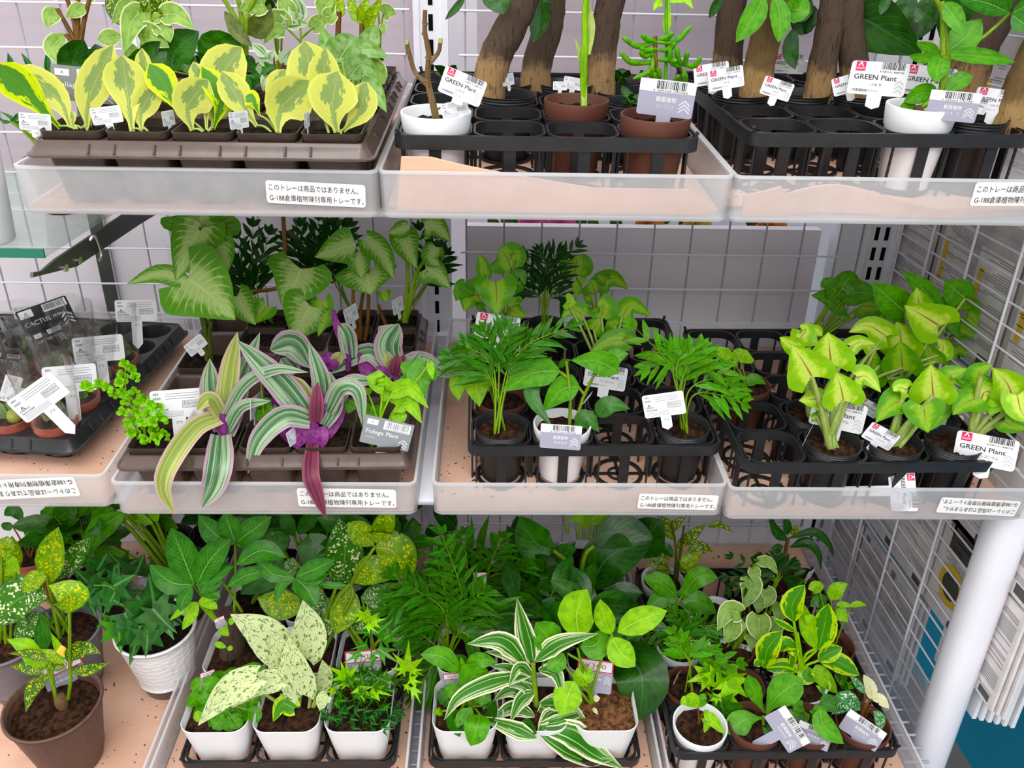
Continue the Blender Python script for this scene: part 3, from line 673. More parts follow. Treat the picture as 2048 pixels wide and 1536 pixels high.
# ---------------------------------------------------------------- brown propagation trays
_cells = {}
def prop_tray(row, x0, y0, rz, nx, ny, p, q, h, label, mat='brown_tray', square=True, rim=.0105, name='seedling_tray', z=.009, flare=.006):
    t = thing(name, rowM(row, x0, y0, z, rz), label, 'seedling tray'); k = (p, q, h, mat)
    if k not in _cells:
        b = MB()
        if square: b.loft([rrect(p, q, .001, h), rrect(p - .004, q - .004, .006, h), rrect(p - .007, q - .007, .006, h - .004), rrect(p - .02, q - .02, .006, .001), rrect(p - .018, q - .018, .006, 0), rrect(p - .004, q - .004, .006, h - .004)], 0)
        else: b.loft([rrect(p, q, .0005, h, 8), rrect(p - .006, q - .006, p / 2 - .004, h, 8), rrect(p - .008, q - .008, p / 2 - .005, h - .003, 8), rrect(p - .022, q - .022, .016, .001, 8), rrect(p - .02, q - .02, .016, 0, 8), rrect(p - .004, q - .004, .02, h - .004, 8)], 0)
        b.add(rrect(p - .02, q - .02, .006, .001), [tuple(range(20))], 0)
        _cells[k] = b.mesh('cell', M[mat], 'auto')
    for i in range(nx):
        for j in range(ny): inst('cell', _cells[k], t, Matrix.Translation(((i + .5) * p, (j + .5) * q, 0)))
    b = MB(); w, d, cx, cy = nx * p, ny * q, nx * p / 2, ny * q / 2
    def rg(e, zz, r): return rrect(w + e, d + e, r, zz, 4, cx, cy)
    b.loft([rg(-.001, h + .0005, .004), rg(.004, h + .0008, .006), rg(.007, h - .003, .008), rg(.007 + flare, h - rim + .003, .01), rg(.011 + flare, h - rim, .012), rg(.0155 + flare, h - rim - .0005, .013), rg(.0155 + flare, h - rim - .002, .013), rg(.006 + flare, h - rim - .002, .01), rg(.002, h - .005, .006)])
    r = .0022                                          # ribs pressed into the skirt
    for side in range(4):
        n = (nx if side % 2 == 0 else ny); L = w if side % 2 == 0 else d
        for i in range(1, n):
            for dd in (-.011, .011):
                s = i * L / n + dd; a = {0: ((s, -.0035), (s, -.0035 - flare / 2 - .0012)), 2: ((s, d + .0035), (s, d + .0047 + flare / 2)), 1: ((w + .0035, s), (w + .0047 + flare / 2, s)), 3: ((-.0035, s), (-.0047 - flare / 2, s))}[side]
                b.tube([(a[0][0], a[0][1], h - .002), (a[1][0], a[1][1], h - rim + .001)], .0016, 6)
    b.build('rim', M[mat], t, 'auto')
    return dict(t=t, row=row, M=rowM(row, x0, y0, z, rz), p=p, q=q, g='plants in the ' + label.split(' on the')[0])
PT_T = prop_tray('t', -.393, .004, R(.4), 5, 6, .0562, .0575, .056, 'glossy brown seedling tray of cream leaved plants on the top row')
PT_M = prop_tray('m', -.384, .018, R(1.2), 5, 6, .0585, .0575, .056, 'glossy brown seedling tray with striped plants on the middle row')
PT_C = prop_tray('m', -.742, .108, R(-6), 5, 6, .0535, .049, .034, 'black moulded tray holding the bagged cactus pots', 'black_tray', False, .013, 'cactus_tray')

# ---------------------------------------------------------------- glass shelf, its bracket and what stands on it (upper left)
crop(0, 430, .39068)
b = MB(); b.box(-.95, -.434, .79, 1.15, CAMZ - .2585, CAMZ - .2495); M['glass'] = frosted('glass', .8, (.55, .8, .7), .05, .3)
gs = thing('glass_shelf', Matrix.Translation((-.69, .79, CAMZ - .2585)), 'glass shelf with a green front edge at the upper left', 'glass shelf'); gi = Matrix.Translation((.69, -.79, .2585 - CAMZ))
b.build('pane', M['glass'], gs, False, gi); b = MB(); b.box(-.95, -.434, .7885, .7905, CAMZ - .2585, CAMZ - .2495); M['glass_edge'] = solid('glass_edge', '#12715a', .15, .6); o = b.build('edge', M['glass_edge'], gs, False, gi); o['label'] = 'green polished front edge'
bt = thing('shelf_bracket', Matrix.Translation((-.425, 1.19, CAMZ - .30)), 'dark metal bracket holding up the glass shelf', 'bracket'); bi = Matrix.Translation((.425, -1.19, .30 - CAMZ))
prof = [(.745, -.258), (.76, -.262), (.79, -.2595), (1.19, -.2595), (1.19, -.29), (1.0, -.282), (.825, -.279), (.742, -.262)]
b = MB(); b.loft([[Vector((x, y, CAMZ + z)) for y, z in prof] for x in (-.4265, -.4235)], 0, True, True); b.build('plate', M['bracket'], bt, False, bi)
for y, z in ((.80, -.272), (.83, -.274)):
    b = MB(); b.loft([[Vector((x, y + .004 * math.cos(a), CAMZ + z + .004 * math.sin(a))) for a in [i * math.pi / 6 for i in range(12)]] for x in (-.4235, -.421)], 0, True, True); b.build('rivet', M['chrome'], bt, True, bi)
b = MB(); b.tube(spline([(-.422, .86, CAMZ - .262), (-.418, .863, CAMZ - .258), (-.417, .866, CAMZ - .268), (-.417, .868, CAMZ - .28), (-.419, .862, CAMZ - .286)], 12), .002, 6); b.build('clip', M['chrome'], bt, True, bi)
# ================================================================ pots
_pm = {}
def pot_mesh(kind, r, h):
    k = (kind, round(r, 4), round(h, 4))
    if k in _pm: return _pm[k]
    b = MB(); sh = 'auto'; mat = {'white': 'white_pot', 'brown': 'brown_pot', 'black': 'black_pot', 'square': 'square_pot', 'wsquare': 'white_pot', 'bigbrown': 'big_brown', 'grey': 'grey_pot', 'hex': 'hex_white', 'terra': 'terracotta', 'cup': 'white_pot'}[kind]; mats = [M[mat]]
    if kind in ('white', 'brown', 'cup'):
        rb = r * .74; f = lambda t: lerp(rb, r, t)
        b.loft([circ(rb - .002, 0, 40), circ(rb, .0015, 40), circ(f(.72), h * .72, 40), circ(f(.76) + .0012, h * .75, 40), circ(f(.97) + .0014, h * .985, 40), circ(r + .0008, h, 40), circ(r - .0008, h, 40), circ(r - .002, h * .97, 40), circ(rb - .002, h * .3, 40)], 0, True)
    elif kind == 'black':
        rb = r * .76; f = lambda t: lerp(rb, r, t); rings = [circ(rb, 0, 32), circ(f(.8), h * .8, 32)]
        for q in range(4): rings += [circ(f(.82 + q * .045) + .001, h * (.82 + q * .045), 32), circ(f(.84 + q * .045) - .0002, h * (.84 + q * .045), 32)]
        b.loft(rings + [circ(r + .0015, h, 32), circ(r - .0002, h, 32), circ(r - .003, h * .9, 32), circ(rb - .001, h * .2, 32)], 0, True)
    elif kind == 'square':
        w = 2 * r; wb = w * .72
        b.loft([rrect(wb, wb, .005, 0), rrect(lerp(wb, w, .8), lerp(wb, w, .8), .006, h - .007), rrect(w - .0015, w - .0015, .006, h - .006), rrect(w, w, .006, h), rrect(w - .002, w - .002, .006, h), rrect(w - .004, w - .004, .006, h - .006), rrect(wb, wb, .005, h * .2)], 0, True)
    elif kind == 'wsquare':
        w = 2 * r; wb = w * .76
        b.loft([rrect(wb - .006, wb - .006, .012, 0, 8), rrect(wb, wb, .014, .004, 8), rrect(lerp(wb, w, .5), lerp(wb, w, .5), .017, h * .5, 8), rrect(w - .001, w - .001, .018, h - .001, 8), rrect(w - .0022, w - .0022, .018, h, 8), rrect(w - .0034, w - .0034, .018, h - .001, 8), rrect(wb - .004, wb - .004, .014, h * .2, 8)], 0, True)
    elif kind in ('bigbrown', 'grey', 'hex'):
        rb = r * .66; n = 96; rings = []; m = 8
        def rad(zz, i):
            base = lerp(rb, r, zz / h)
            return base - .0012
        b.loft([circ(rb * .9, 0, n), circ(rb * .96, .004, n), circ(rb + .002, h * .2, n)], 1 if kind != 'bigbrown' else 0, True)
        for q in range(m + 1):
            zz = lerp(h * .2, h * .97, q / m); rings.append([Vector((rad(zz, i) * math.cos(2 * math.pi * i / n), rad(zz, i) * math.sin(2 * math.pi * i / n), zz)) for i in range(n)])
        b.loft([circ(rb + .003, h * .195, n)] + rings + [circ(r + .0005, h * .975, n), circ(r, h, n), circ(r - .003, h, n), circ(r - .005, h * .9, n), circ(rb - .004, h * .3, n)], 0)
        M['base_brown'] = M.get('base_brown') or solid('base_brown', '#5a4c48', .3, .4); mats.append(M['base_brown']); sh = True
    elif kind == 'terra':
        rb = r * .7
        b.loft([circ(rb, 0, 28), circ(r - .002, h * .7, 28), circ(r, h * .72, 28), circ(r + .001, h, 28), circ(r - .0015, h, 28), circ(r - .003, h * .8, 28), circ(rb - .002, h * .3, 28)], 0, True)
    _pm[k] = b.mesh('pot', mats, sh); return _pm[k]
_sm = {}
def soil_mesh(kind, r, m):
    k = (kind, round(r, 4), m)
    if k not in _sm:
        b = MB(); rr = random.Random(3); rings = []
        for q in range(8):
            f = 1 - q / 7 * .97
            base = rrect(2 * r * f, 2 * r * f, r * .25 * f, 0, 6) if kind in ('square', 'wsquare') else circ(r * f, 0, 30)
            rings.append([p + Vector((0, 0, rr.uniform(-.0016, .0016) + .003 * (1 - f))) for p in base])
        b.loft(rings, 0, False, True); _sm[k] = b.mesh('soil', M[m], True)
    return _sm[k]
class Plant: pass
def pot(Mx, kind, r, h, label, cat='potted plant', group=None, soil='soil', fill=.86, name='potted_plant', plants=True):
    p = Plant(); p.M = Mx; p.inv = Mx.inverted(); p.root = thing(name, Mx, label, cat, group)
    inst('pot', pot_mesh(kind, r, h), p.root); p.Y = Mx.translation.y
    rs = r * lerp(.75, 1, fill) - (.0025 if kind != 'wsquare' else .003)
    if soil: inst('soil', soil_mesh(kind, rs, soil), p.root, Matrix.Translation((0, 0, h * fill)))
    p.top = Mx @ Vector((0, 0, h * fill)); p.h = h; p.fill = fill; p.sqr = kind in ('square', 'wsquare'); p.r = r; p.b = None; p.s = None
    p.d = {}; p.k = 0; return p
def spot(row, u, v, h, rz=0.0, z=.0055):                     # pot stand whose rim centre shows at the pixel when the pot is h tall
    P = rowpt(row, u, v, h + z); return rowM(row, P.x, P.y, z, rz)
def part(p, name, mats, mb, smooth=True): return mb.build(name, mats, p.root, smooth, p.inv)
def G(p, u, v, d=0.0): return at(u, v, p.Y + d)
def lf(mb, p, L, W=None, prof='ovate', d=0.0, lean=1.0, roll=None, fold=.15, cup=0, wave=0, mat=0, sag=.1, nl=9, nw=3, jit=15):
    """L = (u0,v0,[um,vm,]u1,v1,w[,opts]) in crop pixels; the tip comes forward when it points down the picture."""
    o = L[-1] if isinstance(L[-1], dict) else {}; n = [x for x in L if not isinstance(x, dict)]
    w = n[-1]; q = n[:-1]; d0 = o.get('d', d); ln = o.get('lean', lean)
    A = G(p, q[0], q[1], d0); Lm = 0
    for i in range(0, len(q) - 2, 2): Lm += math.hypot(q[i + 2] - q[i], q[i + 3] - q[i + 1])
    Lm = pxm(Lm, A); pts = [A]
    for i in range(2, len(q), 2):
        dv = q[i + 1] - q[1]; dl = math.hypot(q[i] - q[0], dv) or 1
        k = Lm * math.hypot(q[i] - q[0], dv) / max(1, math.hypot(q[-2] - q[0], q[-1] - q[1]))
        dd = o.get('dd'); dd = (-.55 * max(0, dv / dl) + .12 * max(0, -dv / dl)) * k * ln if dd is None else dd * k / max(Lm, 1e-6)
        pts.append(G(p, q[i], q[i + 1], d0 + dd if 'D' not in o else o['D'][i // 2]))
    if 'D' in o: pts[0] = G(p, q[0], q[1], o['D'][0])
    Z1 = p.h * p.fill + .003                                # keep the blade out of the soil and clear of the pot wall
    for i, q_ in enumerate(pts):
        for _ in range(60):
            l = p.inv @ q_; rr_ = math.hypot(l.x, l.y)
            if l.z > Z1 and (rr_ < p.r * .9 or rr_ > p.r * 1.12 or l.z > p.h + .003): break
            if l.z <= Z1 and (rr_ > p.r * (1.5 if p.sqr else 1.12) or l.y < -p.r * 1.12): break
            q_ = q_ + (EYE - q_).normalized() * .003
        pts[i] = q_
    if len(pts) == 2:
        s = o.get('sag', sag); V = (EYE - A).normalized(); T = (pts[1] - pts[0]); N = (V - T.normalized() * V.dot(T.normalized())).normalized()
        pts.insert(1, (pts[0] + pts[1]) / 2 + N * s * T.length)
    r = o.get('roll', roll); r = RN.uniform(-jit, jit) if r is None else r
    leaf(mb, pts, pxm(w, A) * 1.04, o.get('prof', prof), r, o.get('fold', fold), o.get('cup', cup), o.get('wave', wave), nl, nw, o.get('mat', mat), o.get('wk', 5))
    return pts
def stem(mb, p, q, r0=.0012, r1=None, mat=0, d=0.0, base=None, bow=.0, seg=6):
    pts = [Vector(base)] if base is not None else []
    n = len(q) // 2
    for i in range(n):
        dd = d[i] if isinstance(d, (list, tuple)) else d; pts.append(G(p, q[2 * i], q[2 * i + 1], dd))
    if bow and len(pts) == 2: pts.insert(1, (pts[0] + pts[1]) / 2 + Vector((bow, -abs(bow) * .5, abs(bow) * .3)))
    S = spline(pts, 10 if len(pts) > 2 else 4); m = len(S) - 1
    mb.tube(S, [lerp(r0, r1 if r1 is not None else r0 * .7, i / m) for i in range(m + 1)], seg, mat)
def leaves(p, LL, mats, stems=None, smat='stem', name='leaf', sep=True, base=None, sr=.0011, **kw):
    """each leaf a part of its own (sep) or one foliage mesh; petioles run from the soil to each leaf base"""
    one = MB(); st = MB(); ml = [M[m] for m in (mats if isinstance(mats, (list, tuple)) else [mats])]
    for L in LL:
        b = MB() if sep else one; pts = lf(b, p, L, **kw)
        o = L[-1] if isinstance(L[-1], dict) else {}
        if not o.get('nost') and base is not False:
            B0 = Vector(base) if base is not None else p.top + Vector((RN.uniform(-.25, .25) * p.r, RN.uniform(-.2, .2) * p.r, -.002))
            mid = B0.lerp(pts[0], .55) + Vector((0, 0, .004)); S = spline([B0, mid, pts[0] + (pts[1] - pts[0]) * .06], 8)
            st.tube(S, [lerp(sr * 1.25, sr * .8, i / 8) for i in range(9)], 6)
        if sep: part(p, name, ml, b)
    if not sep: part(p, 'foliage', ml, one)
    for q in (stems or []): stem(st, p, q, sr * 1.3, sr)
    if st.v: part(p, 'stem', [M[smat]], st)
def tuft(p, n, hgt, spread, Ls, w, mats, prof='ovate', base=None, smat='stem', pairs=False, droop=.3, stems=4, z0=.25, fold=.2, up=.4, roll=40, sr=.0011, seed=None, name='foliage', lean=(0, 0)):
    """bushy filler foliage: a few stems with leaves all the way up"""
    rr = random.Random(seed if seed is not None else p.root.name); b = MB(); st = MB(); B0 = Vector(base) if base is not None else p.top
    for k in range(stems):
        a = rr.uniform(0, 6.28); e = B0 + Vector((math.cos(a) * spread * rr.uniform(.2, 1) + lean[0], math.sin(a) * spread * rr.uniform(.2, .8) + lean[1], hgt * rr.uniform(.65, 1)))
        S = spline([B0 + Vector((rr.uniform(-.1, .1) * p.r, rr.uniform(-.1, .1) * p.r, -.002)), B0.lerp(e, .5) + Vector((0, 0, hgt * .12)), e], 12)
        st.tube(S, [sr * (1.3 - .6 * i / 12) for i in range(13)], 5)
        m = max(2, n // stems)
        for i in range(m):
            t = lerp(z0, 1, (i + .5) / m); q = S[min(11, int(t * 12))]; a += 2.4 + rr.uniform(-.4, .4)
            dr = Vector((math.cos(a), math.sin(a), rr.uniform(up - .3, up + .3) + (.5 if i == m - 1 else 0))).normalized(); L = Ls * rr.uniform(.7, 1.1)
            dr2 = dr + Vector((0, 0, -droop))
            leaf(b, [q, q + dr * L * .5, q + dr * L * .5 + dr2.normalized() * L * .5], w * rr.uniform(.8, 1.1), prof, rr.uniform(-roll, roll), fold, nl=7, nw=2, mat=rr.randrange(len(mats)))
    part(p, name, [M[m] for m in mats], b); part(p, 'stem', [M[smat]], st)

# ================================================================ plant tags
KATA = {'p': 'パキラ', 's': 'シンゴニウム', 't': 'テトラゴナ', 'k': '観葉植物', 'r': 'ピレア', 'c': 'クワズイモ'}
_tg = {}
def tag_mesh(kind, sub):
    if (kind, sub) in _tg: return _tg[kind, sub]
    b = MB(); h = .58
    if kind == 'green':
        plate(b, 1, h, .06, 0); rect(b, -.42, -.25, .12, .28, 2); emblem(b, -.335, .2, .1, 0); put_text(b, 'DAISO', -.405, .15, .045, 0, .005, .14, .01)
        put_text(b, 'GREEN Plant', -.42, -.02, .125, 1, .004, .74, .008); put_text(b, KATA[sub], -.12, -.13, .062, 1, .004, .2 if sub == 'p' else .34)
        put_text(b, '2号観葉植物アソート', -.42, -.235, .055, 1, .004, .46); barcode(b, .03, .42, .17, .29, 2); put_text(b, '4 580131 888776', .0, .115, .042, 1, .004, .42); chevron(b, .38, .0, .075, 4)
    elif kind == 'grey':
        h = .62; plate(b, 1, h, .05, 3); rect(b, -.5, .5, .1, .305, 0, .002); barcode(b, -.2, .33, .15, .29, 5); put_text(b, '4 589468 040088', -.26, .105, .052, 1, .004, .62)
        put_text(b, '観葉植物', -.18, -.06, .1, 0, .004, .36); put_text(b, KATA[sub], -.16, -.18, .085, 4, .004, .32); chevron(b, .34, .0, .1, 4, .03)
    elif kind == 'back':
        plate(b, 1, h, .06, 0); r = random.Random(4)
        put_text(b, '原産地', -.44, .2, .05, 1, .004, .1); put_text(b, '取扱説明', -.44, .11, .05, 1, .004, .13)
        for q in range(3): rect(b, -.22, .42 - r.uniform(0, .2), .205 - q * .05, .215 - q * .05, 7)
        put_text(b, 'DAISO', -.44, -.06, .06, 1, .004, .2); emblem(b, -.36, -.02, .08, 1); put_text(b, '株式会社大創産業', -.44, -.12, .045, 1, .004, .26)
        for q in range(4): rect(b, -.44, .1, -.155 - q * .032, -.148 - q * .032, 7)
        for y in (.02, -.06): 
            rect(b, .08, .4, y - .033, y + .033, 1); rect(b, .088, .392, y - .026, y + .026, 0, .0036); put_text(b, '直射日光' if y > 0 else 'MADE IN JAPAN', .1, y - .018, .045, 1, .0042, .26)
    elif kind == 'foliage':
        plate(b, 1, h, .03, 5); rect(b, -.44, -.22, .12, .23, 0); emblem(b, -.33, .15, .06, 5); rect(b, -.1, .44, .07, .25, 0); barcode(b, -.06, .4, .11, .24, 8); put_text(b, '4 589468 040101', -.06, .075, .035, 1, .004, .46)
        put_text(b, 'Foliage Plant', -.42, -.06, .12, 0, .004, .66); put_text(b, KATA['s'], -.42, -.16, .05, 0, .004, .2); chevron(b, .36, -.06, .09, 4, .03)
    elif kind == 'black':
        plate(b, 1, h, .04, 6); rect(b, -.46, -.2, .1, .26, 0); rect(b, .0, .46, .1, .26, 0); barcode(b, .03, .43, .13, .25, 9); put_text(b, 'CACTUS', -.44, -.09, .14, 0, .004, .5); put_text(b, 'mini', .12, -.06, .11, 0, .004, .22); chevron(b, .36, -.02, .1, 0, .04); emblem(b, -.33, .15, .08, 2)
    elif kind == 'price':
        h = .95; plate(b, 1, h, .05, 3, .006, 0, 0); rect(b, -.5, .5, .12, .475, 2, .002); rect(b, -.46, .46, .15, .43, 0, .003); put_text(b, '¥300', -.3, .22, .19, 2, .004, .6); put_text(b, '税抜', -.1, .165, .06, 1, .004, .2)
        put_text(b, 'かわいい', -.3, .0, .1, 0, .004, .5); put_text(b, '観葉植物', -.3, -.13, .1, 0, .004, .5); chevron(b, .36, .04, .1, 4, .035)
    _tg[kind, sub] = (b.mesh('plate', CARD, False), h); return _tg[kind, sub]
_sk = {}
def plant_tag(u, v, Y, wpx, kind, label, rot=0, yaw=0, tilt=0, sub='p', stake=.28, group=None, name='plant_tag', scale=1.0):
    """a printed plastic label on a stake; (u, v) the middle of its plate"""
    P = at(u, v, Y); w = pxm(wpx, P) * scale; me, h = tag_mesh(kind, sub)
    b1 = (EYE - P).normalized(); b1.z *= .4; b1.normalize(); side = Vector((0, 0, 1)).cross(b1).normalized(); up = b1.cross(side)
    Rm = Matrix((side, up, b1)).transposed().to_4x4() @ Matrix.Rotation(R(rot), 4, 'Z') @ Matrix.Rotation(R(yaw), 4, 'Y') @ Matrix.Rotation(R(tilt), 4, 'X')
    group = group or ('price labels standing in the pots' if kind == 'price' else 'printed plant labels standing in the pots')
    t = thing(name, Matrix.Translation(P) @ Rm @ Matrix.Scale(w, 4), label, 'plant tag', group)
    inst('plate', me, t)
    if stake:
        k = (kind, stake)
        if k not in _sk:
            b = MB(); m = {'green': 0, 'grey': 3, 'back': 0, 'foliage': 5, 'black': 6, 'price': 3}[kind]; y = -h / 2
            b.loft([[Vector((-.13, y, z)), Vector((.13, y, z)), Vector((.125, y - stake * .8, z)), Vector((0, y - stake, z)), Vector((-.125, y - stake * .8, z))] for z in (-.006, 0)], m, True, True)
            if kind == 'back': put_text(b, 'プラ', -.06, y - .12, .07, 1, .002, .12)
            _sk[k] = b.mesh('stake', CARD, False)
        inst('stake', _sk[k], t)
    return t
# ================================================================ TOP ROW, left: brown tray of square pots
A1 = (0, 0, .38086); A2 = (740, 0, .36133); A3 = (1368, 0, .33203); D1 = (0, 0, .20508)
def sq(c, i, j, label, z=.008, group=None, h=.0555, r=.0265, soil='dark_soil', **k): return pot(c['M'] @ Matrix.Translation(((i + .5) * c['p'], (j + .5) * c['q'], z)), 'square', r, h, label, group=group or c['g'], soil=soil, **k)
PG = 'cream edged plants in square brown pots'
crop(*D1)
p = sq(PT_T, 0, 0, 'leftmost cream edged plant in a square brown pot, one leaf sprawling over the left edge', group=PG)
leaves(p, [(590, 1250, 270, 905, -30, 620, 330, {'mat': 1, 'dd': -.02}), (690, 1245, 560, 960, 150, 650, 300, {'d': .012, 'dd': .012}), (845, 1255, 870, 950, 1105, 440, 310), (880, 1240, 930, 980, 1080, 780, 150, {'d': .01}), (715, 1245, 700, 1080, 70)], ['pep', 'pep_bright'], prof='obov', smat='stem_pale', roll=8, wave=.06)
p = sq(PT_T, 1, 0, 'second cream edged plant from the left, one upright paddle leaf facing the front', group=PG)
leaves(p, [(1340, 1150, 1400, 800, 1385, 470, 160, {'d': .012}), (1380, 1275, 1380, 1080, 1560, 770, 240), (1290, 1280, 1240, 900, 1190, 540, 385), (1275, 1190, 1200, 1060, 95, {'d': .005})], ['pep', 'pep_bright'], prof='obov', smat='stem_pale', roll=4)
crop(*A1)
p = sq(PT_T, 2, 0, 'middle cream edged plant, dark splashed leaf leaning left', group=PG)
leaves(p, [(1120, 640, 1165, 400, 1270, 250, 230, {'prof': 'round', 'd': .014}), (1085, 680, 1075, 480, 1015, 325, 110, {'d': .008}), (980, 640, 880, 470, 785, 335, 150, {'mat': 1}), (1120, 680, 1160, 520, 1060, 350, 130, {'mat': 1}), (1010, 688, 985, 560, 1095, 420, 195, {'d': -.006})], ['pep', 'pep_bright'], prof='obov', smat='stem_pale')
p = sq(PT_T, 3, 0, 'fourth cream edged plant, leaves spread in a wide V', group=PG)
leaves(p, [(1400, 600, 1440, 480, 1500, 365, 115, {'d': .012}), (1350, 665, 1265, 540, 1165, 375, 155, {'fold': .3}), (1365, 610, 1330, 530, 1290, 505, 90, {'mat': 1}), (1460, 698, 1475, 570, 1625, 425, 235, {'fold': .35})], ['pep', 'pep_bright'], prof='obov', smat='stem_pale')
p = sq(PT_T, 4, 0, 'fifth cream edged plant at the right corner with a tall broad leaf stack', group=PG)
leaves(p, [(1690, 560, 1640, 400, 1600, 215, 240, {'d': .016, 'prof': 'round'}), (1705, 560, 1700, 400, 1712, 250, 165, {'d': .012, 'prof': 'ell'}), (1800, 692, 1885, 590, 1925, 430, 160), (1770, 696, 1745, 560, 1775, 375, 255, {'d': -.006}), (1650, 500, 1635, 430, 85, {'d': .01, 'mat': 1})], ['pep', 'pep_bright'], prof='obov', smat='stem_pale')
# rows behind
p = sq(PT_T, 0, 3, 'plant with tall brown green stalks and drooping pale edged leaves')
leaves(p, [(300, 45, 265, 90, 245, 148, 90), (450, 25, 345, 90, 75), (345, 180, 275, 250, 312, 340, 95), (330, -30, 250, -60, 90), (430, -20, 520, -60, 90)], 'pep_edge', smat='stem_brown', base=False, stems=[(410, 300, 390, 120, 340, -40), (405, 300, 410, 120, 410, -40), (415, 300, 440, 120, 480, -40), (405, 240, 370, 170, 300, 45), (400, 240, 345, 180)], sr=.0022)
p = sq(PT_T, 1, 2, 'dark glossy leaved plant behind the leftmost cream edged plant')
leaves(p, [(440, 400, 380, 330, 440, 210, 150, {'prof': 'round'}), (470, 400, 520, 320, 500, 230, 130), (430, 420, 490, 380, 540, 300, 110), (400, 400, 380, 340, 385, 290, 70)], 'darker', prof='ell')
p = sq(PT_T, 1, 3, 'trailing plant with pale edged pointed leaves behind the second cream edged plant')
leaves(p, [(740, 60, 690, 120, 650, 280, 130, {'prof': 'cord'}), (730, 40, 650, 30, 585, 130, 70), (860, 75, 930, 80, 1020, 155, 120, {'prof': 'cord'}), (820, 135, 870, 160, 895, 225, 100, {'prof': 'cord'}), (720, 180, 800, 190, 890, 250, 140), (640, 190, 560, 200, 510, 210, 90), (800, 95, 850, 95, 55, {'prof': 'round'}), (700, 230, 660, 300, 100)], ['pep_edge', 'lime'], smat='stem', base=False, stems=[(760, 330, 780, 180, 790, 90, 780, -30), (770, 250, 740, 130, 735, 50), (790, 110, 850, 80)])
p = sq(PT_T, 2, 3, 'dark glossy round leaved plant behind the middle cream edged plant')
leaves(p, [(900, 380, 920, 270, 1045, 165, 180, {'prof': 'ell'}), (1070, 330, 1120, 230, 1290, 235, 130, {'prof': 'ell'}), (1020, 400, 980, 330, 900, 330, 100)], 'dark', prof='ell')
p = sq(PT_T, 1, 5, 'yellow speckled croton at the back of the brown tray, upper left')
leaves(p, [(700, 130, 610, 40, 560, -40, 120), (760, 120, 840, 40, 900, -40, 110), (740, 100, 730, -60, 90), (680, 120, 560, 60, 70), (800, 100, 880, 60, 70)], 'croton', prof='lance', base=False, stems=[(740, 330, 740, 100), (745, 140, 700, 40), (750, 140, 800, -30)], smat='stem')
p = sq(PT_T, 3, 3, 'plant with lime green stalks and one pale edged leaf in the brown tray')
leaves(p, [(1390, 25, 1320, 30, 1255, 55, 110, {'prof': 'cord'}), (1180, 60, 1260, 180, 1330, 250, 80, {'mat': 1, 'prof': 'lance'}), (1300, 180, 1380, 120, 1420, 20, 120, {'mat': 1})], ['pep_edge', 'stem_dark'], base=False, stems=[(1290, 360, 1280, 180, 1160, -30), (1285, 300, 1270, 100, 1245, -30), (1290, 200, 1300, 80, 1345, -20)], sr=.0026)
p = sq(PT_T, 3, 2, 'plant with small silver striped leaves behind the fourth cream edged plant')
leaves(p, [(1400, 300, 1360, 260, 1320, 225, 60), (1480, 340, 1500, 300, 1530, 260, 75), (1420, 310, 1390, 320, 1350, 300, 60), (1410, 350, 1370, 360, 1340, 360, 60), (1450, 370, 1400, 385, 60), (1430, 400, 1380, 480, 90), (1450, 420, 1420, 500, 80), (1420, 320, 1440, 260, 60)], 'silver', base=False, sep=False, stems=[(1440, 520, 1440, 300), (1440, 420, 1390, 330), (1440, 400, 1490, 330)], smat='stem_brown')
p = sq(PT_T, 3, 4, 'bushy plant with large pale marbled leaves in the back of the brown tray')
leaves(p, [(1500, 150, 1450, 120, 1385, 230, 150, {'prof': 'cord'}), (1480, 130, 1560, 110, 1620, 130, 90, {'mat': 1}), (1570, 130, 1560, 40, 1530, -30, 100, {'mat': 1}), (1640, 150, 1680, 110, 1715, 75, 90, {'prof': 'cord'}), (1680, 80, 1720, 20, 1760, -20, 120), (1560, 100, 1500, 30, 1480, -40, 100), (1700, 110, 1780, 40, 90)], ['pep_edge', 'silver'], base=False, stems=[(1570, 380, 1580, 200, 1570, 100), (1580, 220, 1500, 140), (1580, 200, 1650, 140)])
p = sq(PT_T, 4, 2, 'plant with downy silvery curled leaves at the right of the brown tray')
leaves(p, [(1790, 420, 1740, 280, 1690, 140, 150), (1760, 350, 1820, 250, 1870, 190, 150, {'prof': 'ell'}), (1850, 380, 1900, 260, 2045, 300, 110, {'wave': .15}), (1830, 420, 1900, 340, 2000, 420, 130, {'wave': .12, 'd': -.02}), (1880, 470, 1960, 470, 2030, 590, 110, {'wave': .2, 'd': -.03}), (1800, 330, 1760, 250, 1840, 240, 120), (1880, 400, 1960, 360, 2020, 440, 120, {'mat': 1, 'd': .01, 'prof': 'round'}), (1860, 330, 1930, 230, 1980, 130, 110, {'prof': 'ell', 'd': .02})], ['fuzzy', 'pep_edge'], smat='stem_pale', sr=.0018)
p = sq(PT_T, 4, 4, 'croton with narrow yellow green leaves at the back right of the brown tray')
leaves(p, [(1900, 130, 1860, 60, 1820, -30, 60), (1910, 120, 1960, 60, 2010, -20, 60), (1880, 110, 1940, -20, 60), (1760, 100, 1780, 40, 1790, -40, 70), (1900, 150, 1980, 80, 60)], 'croton_y', prof='lance', base=False, stems=[(1900, 360, 1900, 120), (1770, 300, 1780, 60)], smat='stem_brown', sr=.003)
p = sq(PT_T, 4, 5, 'trailing plant with one heart leaf and one bud against the back grid')
leaves(p, [(2010, 70, 2040, 60, 2080, 75, 90, {'prof': 'cord'}), (2010, 120, 2015, 185, 40), (1840, 60, 1870, 0, 60)], 'pep_edge', base=False, stems=[(1995, 330, 2000, 150, 2015, 60), (1990, 330, 1995, 180, 1980, 0)])
